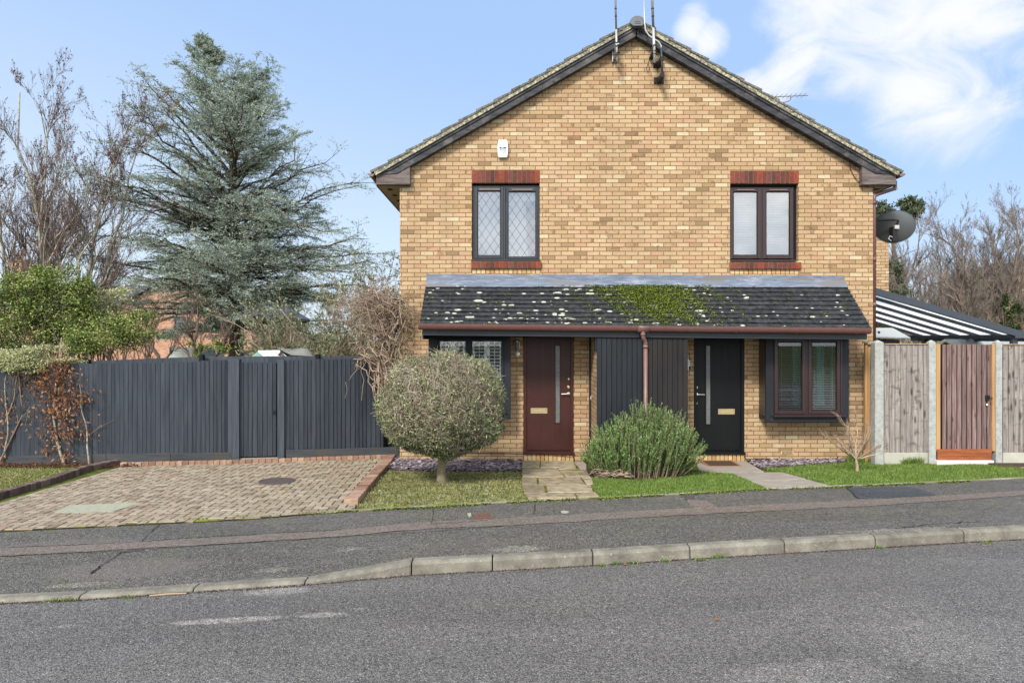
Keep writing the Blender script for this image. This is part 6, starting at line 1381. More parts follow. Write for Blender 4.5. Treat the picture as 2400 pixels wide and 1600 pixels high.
p3, d3, L3, r3 = spawn(P2, R2, 7, .1, 1, .8, .15, .6, L2, .02, .3, .3); L3 = np.clip(L3, .14, .5)
bend3 = np.zeros((len(p3), 3)); bend3[:, 2] = -.15; P3, R3 = branches(p3, d3, L3, np.full(len(p3), .003), np.full(len(p3), .001), 3, bend3, .05)
c3, t3 = along(P3, 11); c2, t2 = along(P2, 17, .1); c1, t1 = along(P1, 16, .75)
c, t_ = np.concatenate([c3, c2, c1]), np.concatenate([t3, t2, t1])
N = len(c); dd = unit(t_*.8+rvec(N)*.55+A(0, 0, .3)); cedl = leafmesh(c, dd, rvec(N), rng.uniform(.05, .1, N), rng.uniform(.011, .02, N))
tree_from('cedar_tree', 'tall blue green cedar with layered branches behind the charcoal fence', 'cedar tree', (bx, by, bz), [(tp, tr), (P1, R1), (P2, R2)], MT['cedar_bark'], cedl, MT['cedar'], 4)
# ---------------- generic bare tree
def bare(base, stems, levels, mt, mt2, name, label, group=None, leaves=None, leaf_mt=None, cat='tree', leaf_n=0, up=.25):
    """stems: list of (base offset, dir, length, radius); levels: list of (k, t0, angle, lenf)"""
    b = np.array(base, float); p0 = np.array([b+np.array(s[0]) for s in stems]); d = unit(np.array([s[1] for s in stems], float)); L = np.array([s[2] for s in stems], float); r = np.array([s[3] for s in stems], float)
    bend = rng.normal(0, .06, (len(stems), 3)); bend[:, 2] = .02
    P, R = branches(p0, d, L, r, r*.18, 9, bend, .018); sets = [(P, R)]
    for i, (k, t0, ang, lf) in enumerate(levels):
        p, dd, LL, rr = spawn(P, R, k, t0, 1, ang, .14, lf, L, up, None, .55)
        bd = np.zeros((len(p), 3)); bd[:, 2] = rng.normal(.08, .08, len(p)); m_ = 6 if i == 0 else (5 if i == 1 else 4)
        P, R = branches(p, dd, LL, rr*.62, np.maximum(rr*.12, .003), m_, bd, .04); L = LL; sets.append((P, R))
    t = thing(name, label, cat, base, group); V, Fq = tubemesh(sets[:1], 9); npobj('trunk', V, Fq, mt, t, True)
    V, Fq = tubemesh(sets[1:2], 6); npobj('limbs', V, Fq, mt, t, True)
    if len(sets) > 2: V, Fq = tubemesh(sets[2:], 3); npobj('twigs', V, Fq, mt2, t)
    if leaf_n:
        c, tt = along(sets[-1][0], leaf_n, .2); k = rng.random(len(c)) < .8; c, tt = c[k], tt[k]; N = len(c)
        lv = leafmesh(c, unit(rvec(N)+A(0, 0, -.5)), rvec(N), rng.uniform(.035, .075, N)*leaves, rng.uniform(.02, .04, N)*leaves); npobj('hanging_leaves', lv[0], [lv[1]], leaf_mt, t)
    return t
# pale multi-stemmed tree upper left
D1 = 19.0; b = (X_(110, D1), D1, -.1)
def st(xb, xt, yt, dep, r, D=D1, lean=0):
    r *= .6 # a stem from px xb at the fence top to px xt at row yt
    p0 = np.array([X_(xb, D), D+dep, -.1]); q = np.array([X_(xt, D), D+dep+lean, Z_(yt, D)]); v = q-p0; return (p0-np.array(b), v, float(np.linalg.norm(v)), r)
stems = [st(70, -60, 330, 0, .14), st(100, 100, 235, .4, .16), st(140, 200, 300, 0, .12), st(150, 275, 340, .5, .12), st(75, 5, 300, .6, .11), st(118, 150, 280, -.5, .11), st(20, -150, 360, .2, .12), st(145, 240, 400, -.3, .09), st(60, -20, 400, -.3, .09)]
bare(b, stems, [(14, .22, .52, .42), (11, .12, .52, .5), (9, .08, .5, .55)], MT['bark_pale'], MT['bark_dark'], 'deciduous_tree', 'bare pale stemmed tree with a few dead brown leaves at far left', None, 1.0, MT['l_brown'], 'tree', 1, .22)
# ---------------- woodland to the right, and thin trees far left behind
WG = 'bare winter trees behind the garden'
protos = []
def wood_tree(x, ytop, d, label, nst=2, dens=1, spread=.3, mt2='wood_far', lvl=None, group=WG):
    b = (X_(x, d), d, -.1); Ht = Z_(ytop, d)+.1; ss = []
    for i in range(nst): ss.append(((random.gauss(0, .25), random.gauss(0, .25), 0), (random.gauss(0, spread*.5), random.gauss(0, spread*.5), 1), Ht*random.uniform(.78, .95), .05+.007*Ht))
    return bare(b, ss, lvl or [(15, .12, .55, .46), (9, .1, .55, .5), (8, .08, .55, .5), (4, .1, .5, .55)], MT['bark_brown'], MT[mt2], 'bare_tree', label, group, up=.22)
wood_tree(2125, 500, 30, 'slender bare tree just right of the satellite dish', 2, 1, .2)
wood_tree(2190, 520, 31, 'bare tree with arching limbs above the canopy roof', 3, 1, .5)
wood_tree(2240, 590, 27, 'shorter twiggy tree above the middle of canopy', 3, 1, .5, 'wood_far')
wood_tree(2290, 540, 29, 'bushy bare tree left of the tallest right tree', 3, 1, .4)
wood_tree(2335, 495, 28, 'tallest bare tree near the right edge', 3, 1, .3)
wood_tree(2390, 500, 30, 'bare tree at the extreme right edge', 3, 1, .3)
wood_tree(2150, 600, 38, 'low far bare tree behind the canopy rafters', 3, 1, .5)
wood_tree(2450, 520, 29, 'bare tree just beyond the right edge of view', 2, 1, .3)
# copies fill the wood behind
def dup_tree(src, loc, rz, sc, label, group=WG):
    r = src.copy(); COL.objects.link(r); r.location = loc; r.rotation_euler = (0, 0, rz); r.scale = (sc,)*3; r['label'] = label; r['group'] = group
    for ch in list(src.children): c = ch.copy(); COL.objects.link(c); c.parent = r
    return r
srcs = [o for o in COL.objects if o.name.startswith('bare_tree') and o.type == 'EMPTY']
LB = ['far twiggy tree seen low through the wood right of dish', 'far small tree between the two big right trees', 'far bare tree low behind the canopy end', 'far tree filling the gap at the right edge']
for i, (x, d, sc) in enumerate(((2110, 44, .95), (2215, 46, 1.0), (2270, 43, .95), (2360, 45, 1.1))):
    dup_tree(srcs[i % len(srcs)], (X_(x, d), d, -.1), 1.3+i*1.1, sc, LB[i])
LB = ['far bare tree behind the cedar lower left side', 'far bare tree behind the cedar trunk', 'far bare tree between cedar and house corner', 'far bare tree at the left behind pale stems', 'far bare tree behind the tangled climber']
for i, (x, d, sc) in enumerate(((330, 42, 1.05), (440, 44, 1.1), (690, 44, .9), (60, 44, 1.0), (850, 46, .6))):
    dup_tree(srcs[(i+2) % len(srcs)], (X_(x, d), d, -.1), .4+i*1.7, sc, LB[i], 'far bare trees behind the left gardens')
# ---------------- leafy crowns
def blob_leaves(clumps, n, size, wid, up=.2):
    """clumps: (centre, radii) ; leaves crowd near the shells of many small clumps"""
    out = []
    for c, r in clumps:
        m_ = int(n*(r[0]*r[1]*r[2])**.66); sub = rvec(max(6, m_//90))*rng.uniform(.55, 1.0, (max(6, m_//90), 1)); sc = np.array(c)+sub*np.array(r)
        k = rng.integers(0, len(sc), m_); p = sc[k]+rng.normal(0, .17, (m_, 3))*np.array(r)
        out.append(leafmesh(p, unit(rvec(m_)+A(0, 0, up)), unit(rvec(m_)+A(0, -.5, .8)), rng.uniform(.7, 1.2, m_)*size, wid))
    return catleaves(out)
def shrub(name, label, cat, base, clumps, n, size, wid, lmt, wmt, nst=14, group=None, up=.2, wr=.02):
    t = thing(name, label, cat, base, group); b = np.array(base, float)
    tg = np.array([np.array(c)+np.array(r)*(rng.uniform(-.6, .8, 3)) for c, r in clumps for _ in range(nst)]); p0 = b+rng.normal(0, .22, (len(tg), 3))*A(1, 1, 0); v = tg-p0; L = np.linalg.norm(v, axis=1)
    P, R = branches(p0, v/L[:, None], L, np.full(len(L), wr), np.full(len(L), wr*.25), 6, None, .03); pp, d, LL, rr = spawn(P, R, 7, .3, 1, .6, .2, .35, L, .15)
    P2, R2 = branches(pp, d, LL, rr*.5, rr*.12+.001, 4, None, .05); V, Fq = tubemesh([(P, R), (P2, R2)], 4); npobj('stems', V, Fq, wmt, t)
    lv = blob_leaves(clumps, n, size, wid, up); npobj('foliage', lv[0], [lv[1]], lmt, t); return t
def cl(x, y, d, rx, ry=None, rd=None): p = at(x, y, d); s_ = d/F; return (p, (rx*s_, (rd or rx)*s_, (ry or rx)*s_))
shrub('green_shrub', 'large glossy green shrub at far left above the fence', 'shrub', (X_(60, 15), 15, -.05), [cl(20, 730, 15, 75, 75), cl(60, 680, 15, 60, 45), cl(-90, 720, 15, 90, 90), cl(30, 790, 15, 90, 50)], 9500, .065, .032, MT['l_green'], MT['bark_twig'], 7)
shrub('green_shrub', 'bright green shrub rising highest in front of the pale stems', 'shrub', (X_(150, 15.6), 15.6, -.05), [cl(150, 665, 15.6, 60, 45), cl(160, 740, 15.6, 75, 60), cl(110, 640, 15.6, 35, 25), cl(190, 700, 15.6, 40, 40)], 9500, .065, .032, MT['l_green'], MT['bark_twig'], 7)
shrub('green_shrub', 'darker green shrub over the fence left of the cedar', 'shrub', (X_(260, 15), 15, -.05), [cl(250, 785, 15, 75, 45), cl(315, 770, 15, 55, 40), cl(200, 800, 15, 60, 35)], 9500, .06, .03, MT['l_green'], MT['bark_twig'], 7)
shrub('variegated_shrub', 'cream and yellow leaved shrub between green shrubs and cedar', 'shrub', (X_(230, 16.4), 16.4, -.05), [cl(230, 725, 16.4, 55, 35), cl(190, 760, 16.4, 45, 30), cl(275, 690, 16.4, 40, 18)], 9000, .05, .03, MT['l_varieg'], MT['bark_twig'], 6)
shrub('variegated_shrub', 'cream leaved shrub spilling over the top of the fence at far left', 'shrub', (X_(40, 11.95), 11.95, -.05), [cl(30, 842, 11.6, 70, 22, 50), cl(95, 828, 11.6, 55, 22, 40), cl(-80, 845, 11.6, 90, 30, 50), cl(60, 862, 11.5, 45, 14, 30), cl(140, 846, 11.6, 45, 9, 30)], 30000, .032, .022, MT['l_varieg'], MT['bark_twig'], 5)
shrub('evergreen_bush', 'low bright green bush below the cedar just over the fence', 'bush', (X_(480, 18), 18, -.05), [cl(462, 818, 18, 22, 18), cl(512, 818, 18, 24, 18)], 14000, .05, .03, MT['l_green'], MT['bark_twig'], 4)
bare((X_(440, 18.5), 18.5, -.1), [((-.1, 0, 0), (-.35, 0, 1), 3.0, .1), ((.15, 0, 0), (.3, 0, 1), 2.8, .09), ((0, .1, 0), (.02, .1, 1), 3.2, .09)], [(9, .45, .8, .5), (8, .2, .7, .55), (6, .1, .7, .5)], MT['bark_brown'], MT['bark_dark'], 'gnarled_tree', 'small gnarled dark branched tree left of the cedar trunk', None)
bare((X_(330, 19), 19, -.1), [((0, 0, 0), (.25, 0, 1), 2.6, .08), ((0, 0, 0), (-.3, 0, 1), 2.6, .08)], [(9, .45, .8, .5), (8, .2, .7, .55), (6, .1, .7, .5)], MT['bark_brown'], MT['bark_dark'], 'gnarled_tree', 'small dark branched tree before the red brick gable', None)
# buddleia like bush between cedar and climber
def twiggy(name, label, cat, base, stems, levels, mt, mt2, lmt, ln, ls, up=.2):
    b = np.array(base, float); n = len(stems); d = unit(np.array([s[0] for s in stems], float)); L = np.array([s[1] for s in stems], float); r = np.array([s[2] for s in stems], float)
    P, R = branches(b+rng.normal(0, .2, (n, 3))*A(1, 1, 0), d, L, r, r*.3, 7, rng.normal(0, .1, (n, 3))+A(0, 0, -.08), .03); sets = [(P, R)]
    for k, t0, ang, lf in levels:
        p, dd, LL, rr = spawn(P, R, k, t0, 1, ang, .2, lf, L, up); bd = np.zeros((len(p), 3)); bd[:, 2] = -.1; P, R = branches(p, dd, LL, rr*.6, rr*.15+.001, 4, bd, .06); L = LL; sets.append((P, R))
    t = thing(name, label, cat, base); V, Fq = tubemesh(sets[:1], 6); npobj('stems', V, Fq, mt, t, True); V, Fq = tubemesh(sets[1:], 3); npobj('twigs', V, Fq, mt2, t)
    if lmt is not None:
        c, tt = along(P, ln, .2); N = len(c); lv = leafmesh(c, unit(tt+rvec(N)*.7), rvec(N), rng.uniform(.6, 1.2, N)*ls, ls*.32); npobj('leaves', lv[0], [lv[1]], lmt, t)
    return t
def fan(n, w_, L, r): return [((random.gauss(0, w_), random.gauss(0, w_*.6), 1), L*random.uniform(.75, 1.1), r*random.uniform(.7, 1.2)) for _ in range(n)]
twiggy('leggy_bush', 'leggy grey green bush with arching twigs right of the cedar trunk', 'bush', (X_(700, 17), 17, -.05), fan(34, .42, 3.1, .022), [(9, .3, .5, .42), (7, .15, .6, .5)], MT['vine'], MT['bark_twig'], MT['l_olive'], 5, .085)
twiggy('leggy_bush', 'taller airy grey green bush rising against sky beside the climber', 'bush', (X_(800, 17.5), 17.5, -.05), fan(22, .26, 4.2, .024), [(9, .3, .5, .4), (7, .15, .6, .5)], MT['vine'], MT['bark_twig'], MT['l_olive'], 5, .085)
twiggy('leggy_bush', 'low spreading twiggy bush just over the fence by tarpaulin', 'bush', (X_(640, 16.2), 16.2, -.05), fan(24, .6, 2.2, .018), [(8, .3, .6, .45), (6, .15, .6, .5)], MT['vine'], MT['bark_twig'], MT['l_olive'], 4, .075)
# ---------------- tangled climber on the house corner
t = thing('tangled_climber', 'mass of dry bare climber stems over the fence at the house corner', 'climber', (X_(905, 12.2), 12.2, ZW))
pl, ra = [], []
def curve(p, q, sag, r, m_=9, wig=.08):
    p, q = np.array(p, float), np.array(q, float); s_ = np.linspace(0, 1, m_)[:, None]; c = p*(1-s_)+q*s_; c[:, 2] += (4*s_*(1-s_))[:, 0]*sag; c[1:-1] += rng.normal(0, wig, (m_-2, 3)); return c
for i in range(46):                                             # main stems from the ground up
    x = random.gauss(0, .1); a = (X_(903, 12.1)+x, 12.05+random.gauss(0, .1), random.uniform(.75, 1.3)); q = at(random.gauss(915, 30), random.uniform(690, 800), 12.1+random.gauss(0, .2))
    c1_ = curve(a, q, 0, .02, 9, .045); pl.append(c1_); ra.append(np.linspace(random.uniform(.009, .017), .006, 9))
for i in range(60):
    a = at(random.gauss(908, 10), random.uniform(835, 905), 12.05); q = at(random.gauss(900, 16), random.uniform(700, 830), 12.1); pl.append(curve(a, q, 0, .02, 9, .05)); ra.append(np.linspace(.012, .007, 9))
for i in range(330):                                            # dome of whips
    a = at(random.gauss(915, 18), random.uniform(700, 800), 12.1+random.gauss(0, .25)); ang_ = random.uniform(math.pi*.5, math.pi*1.02) if random.random() < .68 else random.uniform(.0, math.pi*.5)
    rr = random.uniform(.35, 1.15 if ang_ > 1.6 else .45); q = (a[0]+math.cos(ang_)*rr, 12.1+random.gauss(0, .3), 2.1+(HY-755)*12.1/F+math.sin(ang_)*rr*.62+random.gauss(0, .1))
    if q[0] > X_(985): q = (X_(985), q[1], q[2])
    if q[0] > X_(930) : q = (q[0], min(q[1], 11.93), q[2]); a = (min(a[0], X_(930)), a[1], a[2])
    pl.append(curve(a, q, random.uniform(0, .25), .01, 9, .05)); ra.append(np.linspace(.006, .0022, 9))
for i in range(150):                                            # loose curls
    a = at(random.uniform(830, 960), random.uniform(690, 860), 12.0); 
    y = 11.85 if a[0] > X_(925) else 12.0+random.gauss(0, .25); q = (a[0]+random.gauss(0, .3), y+random.gauss(0, .05), a[2]+random.gauss(-.1, .3)); q = (min(q[0], X_(978)), q[1], q[2]); pl.append(curve((a[0], y, a[2]), q, random.uniform(-.15, .3), .01, 9, .05)); ra.append(np.linspace(.006, .0025, 9))
for i in range(26):                                             # thick loops hanging over the fence top
    a = at(random.gauss(880, 22), random.uniform(815, 850), 11.95); q = at(random.gauss(905, 14), random.uniform(835, 925), 11.9); pl.append(curve(a, q, random.uniform(-.1, .15), .01, 9, .05)); ra.append(np.linspace(.011, .006, 9))
V, Fq = tubemesh([(np.array(pl), np.array(ra))], 5); npobj('stems', V, Fq, MT['vine'], t, True)
# ---------------- clipped round topiary
TC = np.array([X_(1035, 9.83), 9.83, 1.12]); TR_ = np.array([.9, .88, .745]); gz0 = G(1035, 1127)[2]
t = thing('topiary_tree', 'clipped round standard topiary on a short trunk before the left bay window', 'topiary', (TC[0], TC[1], gz0))
tp_ = np.array([[[TC[0]+.02, 9.83, gz0-.05], [TC[0]+.0, 9.83, gz0+.06], [TC[0]-.0, 9.83, .3], [TC[0]+.02, 9.83, .45], [TC[0], 9.83, .9]]]); V, Fq = tubemesh([(tp_, np.array([[.1, .074, .062, .064, .04]]))], 10); npobj('trunk', V, Fq, MT['bark_mid'], t, True)
def shape(dv):                                                  # crown radius by direction: flatter bottom, full shoulders
    f = 1+.03*np.sin(dv[:, 0]*9+1)+.03*np.sin(dv[:, 1]*11)+.035*np.sin(dv[:, 2]*7+dv[:, 0]*5)+.015*np.sin(dv[:, 2]*23+dv[:, 0]*17); return f*np.where(dv[:, 2] < -.35, 1-.14*(-.35-dv[:, 2]), 1)
n = 420; dv = rvec(n); L = np.linalg.norm(TR_*dv, axis=1)*shape(dv)*.93; base_ = TC+A(0, 0, -.35); v = (TC+dv*L[:, None])-base_; LL = np.linalg.norm(v, axis=1); P, R = branches(np.repeat(base_[None], n, 0), v/LL[:, None], LL, np.full(n, .008), np.full(n, .003), 6, None, .03)
n = 17000; dv = rvec(n); rr = np.linalg.norm(TR_*dv, axis=1)*shape(dv)*rng.uniform(.86, 1.0, n); tanv = unit(np.cross(dv, rvec(n))); p = TC+dv*rr[:, None]; d = unit(tanv*.95+dv*rng.uniform(-.1, .55, n)[:, None]+A(0, 0, .15)); P2, R2 = branches(p-d*.06, d, rng.uniform(.07, .22, n), np.full(n, .0031), np.full(n, .0016), 4, rng.normal(0, .15, (n, 3)), .08)
V, Fq = tubemesh([(P, R)], 4); npobj('limbs', V, Fq, MT['twig_top'], t); SHELL = (P2, R2)
n = 40000; dv = rvec(n); dens = np.clip(.44-.5*dv[:, 2]+.22*np.abs(dv[:, 0])+.2*np.sin(dv[:, 0]*13+dv[:, 2]*9)+.12*np.sin(dv[:, 0]*31-dv[:, 2]*27), .1, 1); k = rng.random(n) < dens; dv = dv[k]; n = len(dv)
rr = np.linalg.norm(TR_*dv, axis=1)*shape(dv)*(1-np.abs(rng.normal(0, .06, n))+.02); p = TC+dv*rr[:, None]; d = unit(dv*.6+rvec(n)*.8+A(0, 0, .3)); lv = leafmesh(p, d, unit(dv+rvec(n)*.7), rng.uniform(.028, .055, n), rng.uniform(.011, .019, n)); npobj('leaves', lv[0], [lv[1]], MT['l_topiary'], t)
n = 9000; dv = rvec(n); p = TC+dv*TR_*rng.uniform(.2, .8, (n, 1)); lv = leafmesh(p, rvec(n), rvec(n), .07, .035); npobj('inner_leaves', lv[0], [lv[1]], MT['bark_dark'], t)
ns = 520; dv = rvec(ns); dv[:, 2] = np.abs(dv[:, 2])*np.where(rng.random(ns) < .75, 1, -.6); dv = unit(dv); p = TC+dv*(np.linalg.norm(TR_*dv, axis=1)*shape(dv)*.95)[:, None]
P4, R4 = branches(p, unit(dv+rvec(ns)*.35+A(0, 0, .5)), rng.uniform(.05, .15, ns), np.full(ns, .0028), np.full(ns, .0012), 4, None, .06); V, Fq = tubemesh([SHELL, (P4, R4)], 3); npobj('twigs', V, Fq, MT['twig_top'], t)
c4, t4 = along(P4, 9, .2); lv = leafmesh(c4, unit(t4+rvec(len(c4))*.7), rvec(len(c4)), rng.uniform(.02, .042, len(c4)), .012); npobj('shoot_leaves', lv[0], [lv[1]], MT['l_topiary'], t)
# ---------------- rosemary
t = thing('rosemary_bush', 'sprawling upright green rosemary bush between the two front doors', 'rosemary', (X_(1505, 9.95), 9.95, .05))
n = 560; bxr = X_(1500, 10.0); top = []
sx_ = rng.uniform(-1, 1, n); sy_ = rng.uniform(-1, 1, n); k = sx_**2+sy_**2 < 1; sx_, sy_ = sx_[k], sy_[k]; n = len(sx_)
hgt = np.interp(sx_, [-1, -.7, -.35, 0, .3, .6, .85, 1.0], [.38, .58, .72, .78, .85, .8, .62, .4])*(1-.3*sy_**2)*rng.uniform(.66, 1.36, n)
bp = np.stack([bxr+sx_*.62, 10.25+sy_*.38, np.full(n, .04)], 1); tpz = np.stack([bxr+sx_*.86+rng.normal(0, .03, n), 10.25+sy_*.5, hgt], 1)
ex_ = [(1488, 938), (1522, 938), (1552, 952), (1461, 968), (1500, 968), (1422, 1000), (1490, 985), (1596, 975), (1610, 985), (1628, 1006), (1655, 1032), (1640, 1012), (1545, 968), (1440, 1004), (1535, 955), (1512, 948), (1575, 990), (1588, 1000), (1470, 1000), (1450, 1003), (1600, 1010), (1515, 990), (1530, 985), (1500, 952), (1560, 985), (1605, 1000), (1480, 1005), (1650, 1045), (1612, 1030)]
ex_ = [(x+random.gauss(0, 7), y+abs(random.gauss(0, 14))) for x, y in ex_ for _ in range(4)]+ex_
bp = np.concatenate([bp, A(*[(bxr+random.uniform(-.3, .4)*.5+(X_(x, 10.2)-bxr)*.5, 10.25+random.uniform(-.2, .2), .1) for x, y in ex_])]); tpz = np.concatenate([tpz, A(*[at(x, y, 10.2+random.uniform(-.15, .15)) for x, y in ex_])])
n = len(bp); tpz[:, 2] = np.maximum(tpz[:, 2], .25); v = tpz-bp; L = np.linalg.norm(v, axis=1); out = np.zeros((n, 3)); out[:, 0] = (bp[:, 0]-bxr)*.35; P, R = branches(bp, unit(v/L[:, None]+out*.5), L, np.full(n, .005), np.full(n, .002), 8, -out*.4+A(0, 0, .02), .012)
sp2 = spawn(P, R, 3, .3, .8, .35, .1, .5, L, .5); P2, R2 = branches(sp2[0], sp2[1], np.clip(sp2[2], .12, .4), np.full(len(sp2[0]), .003), np.full(len(sp2[0]), .0015), 5, None, .03)
V, Fq = tubemesh([(P, R), (P2, R2)], 4); npobj('stems', V, Fq, MT['bark_twig'], t)
c1, t1 = along(P, 130, .2); c2, t2 = along(P2, 55, .05); c, tt = np.concatenate([c1, c2]), np.concatenate([t1, t2]); N = len(c); q = perp(tt, rng.uniform(0, 6.283, N)); d = unit(tt*.8+q*.75); lv = leafmesh(c, d, q, rng.uniform(.02, .036, N), rng.uniform(.005, .009, N)); npobj('needles', lv[0], [lv[1]], MT['l_rosemary'], t)
pl = [curve((bxr-.1, 9.95, .1), (bxr-.55-random.random()*.2, 9.9+random.gauss(0, .08), .07+random.random()*.08), .05, .01, 7, .03) for _ in range(14)]; V, Fq = tubemesh([(np.array(pl), np.tile(np.linspace(.009, .003, 7), (14, 1)))], 5); npobj('woody_base', V, Fq, MT['vine'], t)
# ---------------- small bare shrub right
bb_ = G(2009, 1105); t = thing('small_bare_shrub', 'small leafless tan shrub on the right lawn before the bay window', 'shrub', bb_)
b0 = np.array(bb_); p0 = np.repeat(b0[None], 1, 0); P0 = np.array([[b0, b0+A(.0, 0, .1)[0] if False else b0+np.array([0, 0, .1]), b0+np.array([-.02, 0, .2])]]); R0 = np.array([[.028, .02, .018]])
dirs = unit(A((-.8, 0, .75), (-.45, -.2, 1), (.1, .2, .9), (.7, .1, .8), (.95, -.1, .45), (-.95, .1, .5), (.3, -.3, 1), (-.1, .3, 1), (.9, 0, .12), (-.7, -.3, .55), (.5, .3, .5)))
n = len(dirs); P1, R1 = branches(np.repeat(P0[0, 2][None], n, 0), dirs, rng.uniform(.34, .62, n), np.full(n, .011), np.full(n, .004), 6, np.tile(A(0, 0, .15), (n, 1)), .05)
L = np.linalg.norm(P1[:, -1]-P1[:, 0], axis=1); sp2 = spawn(P1, R1, 7, .2, 1, .55, .2, .6, L, .3); P2, R2 = branches(sp2[0], sp2[1], np.clip(sp2[2], .1, .32), sp2[3]*.6, sp2[3]*.25, 5, None, .06)
L2 = np.linalg.norm(P2[:, -1]-P2[:, 0], axis=1); sp3 = spawn(P2, R2, 6, .2, 1, .6, .2, .6, L2, .2); P3, R3 = branches(sp3[0], sp3[1], np.clip(sp3[2], .05, .18), np.maximum(sp3[3]*.6, .0015), np.full(len(sp3[0]), .0009), 4, None, .07)
V, Fq = tubemesh([(P0, R0)], 8); npobj('trunk', V, Fq, MT['vine'], t, True); V, Fq = tubemesh([(P1, R1), (P2, R2)], 5); npobj('branches', V, Fq, MT['vine'], t, True); V, Fq = tubemesh([(P3, R3)], 3); npobj('twigs', V, Fq, MT['vine'], t)
# ---------------- saplings along the left fence
def sapling(px, py, path, r, label, lmt=None, leafpts=None, nb=14):
    g = G(px, py); t = thing('beech_sapling', label, 'sapling', g, 'young saplings in front of the charcoal fence'); d = g[1]; pts = [np.array(g)]+[np.array(at(x, y, d)) for x, y in path]; pts = np.array(pts); m_ = 10
    s_ = np.linspace(0, 1, m_)*(len(pts)-1); c = np.array([pts[min(int(q), len(pts)-2)]*(1-(q-min(int(q), len(pts)-2)))+pts[min(int(q), len(pts)-2)+1]*(q-min(int(q), len(pts)-2)) for q in s_]); c[1:] += rng.normal(0, .008, (m_-1, 3))
    P, R = c[None], np.linspace(r, r*.25, m_)[None]; L = np.array([float(np.linalg.norm(c[-1]-c[0]))]); sp1 = spawn(P, R, nb, .18, 1, .85, .2, .38, L, .2); P1, R1 = branches(sp1[0], sp1[1], sp1[2], sp1[3]*.45, np.full(nb, .0018), 6, rng.normal(0, .1, (nb, 3)), .04)
    L1 = np.linalg.norm(P1[:, -1]-P1[:, 0], axis=1); sp2 = spawn(P1, R1, 9, .2, 1, .6, .2, .5, L1, .1); P2, R2 = branches(sp2[0], sp2[1], sp2[2], np.full(len(sp2[0]), .0022), np.full(len(sp2[0]), .001), 4, None, .05)
    V, Fq = tubemesh([(P, R)], 7); npobj('trunk', V, Fq, MT['bark_pale'], t, True); V, Fq = tubemesh([(P1, R1), (P2, R2)], 4); npobj('branches', V, Fq, MT['bark_dark'], t)
    if leafpts:
        out = []
        for (x, y, rx, ry, m__) in leafpts:
            c = np.array(at(x, y, d-.05))+rng.normal(0, .5, (m__, 3))*A(rx*d/F, .12, ry*d/F); out.append(leafmesh(c, unit(rvec(m__)*.6+A(.3, -.1, -.55)), unit(rvec(m__)+A(0, -.8, 0)), rng.uniform(.05, .09, m__), rng.uniform(.018, .034, m__)))
        lv = catleaves(out); npobj('dead_leaves', lv[0], [lv[1]], lmt, t)
    return t
sapling(11, 1090, [(20, 1010), (18, 960), (10, 900), (14, 860)], .016, 'thin sapling with a few copper leaves at the left edge of frame', MT['l_copper'], [(8, 960, 22, 70, 70), (0, 1030, 14, 30, 40)], 12)
sapling(84, 1085, [(72, 1010), (52, 975), (30, 930), (12, 895), (-5, 850)], .034, 'leaning bare sapling with the thickest trunk left of the copper one', None, None, 16)
sapling(151, 1090, [(138, 1050), (128, 1000), (125, 950), (130, 900), (138, 850), (145, 790)], .026, 'sapling thick with copper brown dead leaves', MT['l_copper'], [(132, 870, 34, 40, 190), (100, 895, 50, 40, 200), (150, 925, 60, 50, 260), (135, 965, 55, 30, 200), (150, 1010, 70, 22, 190), (120, 1045, 40, 24, 70), (185, 930, 40, 16, 60), (150, 850, 30, 30, 60), (160, 1065, 30, 14, 40)], 18)
sapling(209, 1090, [(204, 1040), (203, 1000), (190, 950), (188, 900)], .016, 'slender grey bare sapling right of the copper leaved one', None, None, 12)
b_ = G(206, 1060)
# dead leaf litter at the fence foot
n = 900; X = rng.uniform(X_(-60, 11.4), X_(330, 11.4), n); Yv = rng.uniform(11.25, 11.5, n); p = np.stack([X, Yv, np.full(n, .0)+rng.uniform(0, .03, n)], 1); lv = leafmesh(p, unit(rvec(n)*A(1, 1, .3)), unit(rvec(n)*.5+A(0, 0, 1)), .05, .03); tag(npobj('fence_leaf_litter', lv[0], [lv[1]], MT['l_brown']), 'fallen brown leaves along the foot of the charcoal fence', 'leaf litter', kind='stuff')
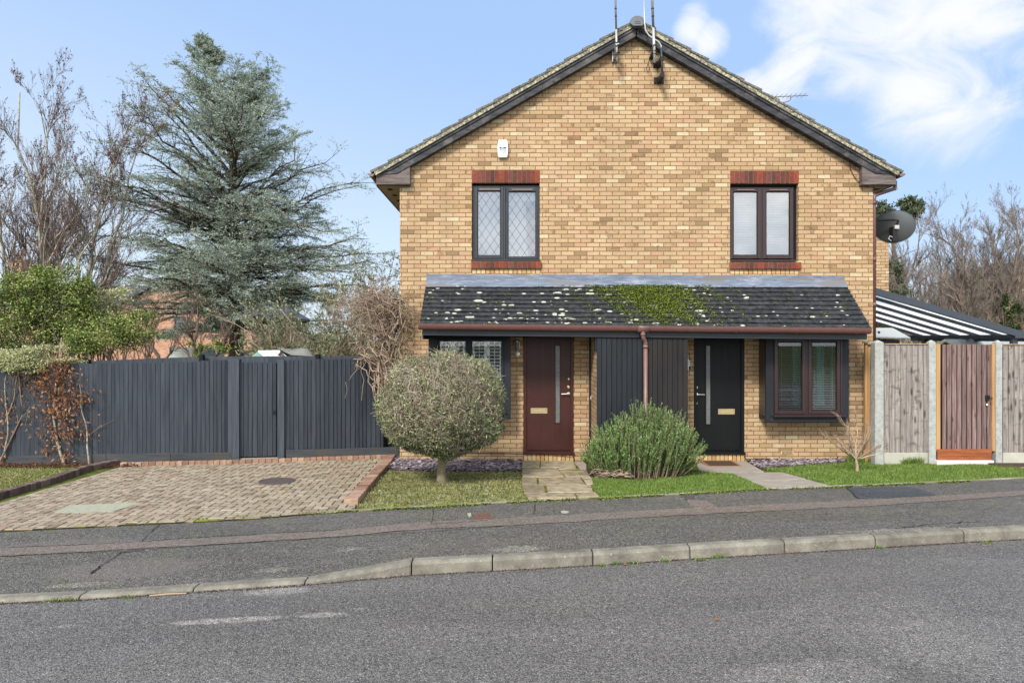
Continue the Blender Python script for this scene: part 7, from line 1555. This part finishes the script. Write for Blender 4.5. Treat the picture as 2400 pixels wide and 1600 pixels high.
# ---------------- evergreens right
def pinecrown(name, label, x, ytop, d, w_, layers, mt, n, lsz):
    b = (X_(x, d), d, -.1); t = thing(name, label, 'tree', b); Hh = Z_(ytop, d); P, R = branches(A(b), A((0, 0, 1)), np.array([Hh*.97]), np.array([.25]), np.array([.04]), 8, None, .01); V, Fq = tubemesh([(P, R)], 8); npobj('trunk', V, Fq, MT['bark_brown'], t, True)
    cl_ = [((b[0]+random.gauss(0, w_*.45), d+random.gauss(0, w_*.4), Hh*f), (w_*.42, w_*.42, w_*.28)) for f in layers for _ in range(4)]; lv = blob_leaves(cl_, n, lsz, lsz*.4, .3); npobj('crown', lv[0], [lv[1]], mt, t)
    sp1 = spawn(P, R, 40, .35, 1, 1.1, .2, .25, np.array([Hh]), .2); P1, R1 = branches(sp1[0], sp1[1], sp1[2], sp1[3]*.3, np.full(40, .01), 5, None, .04); V, Fq = tubemesh([(P1, R1)], 4); npobj('limbs', V, Fq, MT['bark_brown'], t); return t
pinecrown('pine_tree', 'dark evergreen showing its crown behind the satellite dish', 2088, 476, 34, 1.5, (.97, .91), MT['l_pine'], 2600, .17)
shrub('conifer_bush', 'green conifer bush right of the rear wing above the canopy', 'bush', (X_(2095, 24), 24, -.1), [cl(2096, 640, 24, 20, 42), cl(2104, 675, 24, 26, 30), cl(2090, 700, 24, 22, 24)], 2600, .14, .05, MT['l_pine'], MT['bark_brown'], 5)
t = shrub('ivy_clad_trunk', 'ivy clad trunk above the near end of canopy', 'tree', (X_(2368, 25), 25, -.1), [cl(2366, 720, 25, 13, 30), cl(2374, 755, 25, 20, 24), cl(2360, 695, 25, 10, 14), cl(2398, 735, 25, 14, 26)], 4200, .12, .08, MT['l_ivy'], MT['bark_brown'], 5)
shrub('far_hedge', 'low hedge glimpsed between canopy beam and right fence', 'hedge', (X_(2200, 21), 21, -.1), [cl(2150, 830, 21, 60, 32), cl(2250, 830, 21, 60, 32), cl(2350, 830, 21, 60, 32)], 2600, .1, .05, MT['l_olive'], MT['bark_brown'], 5)
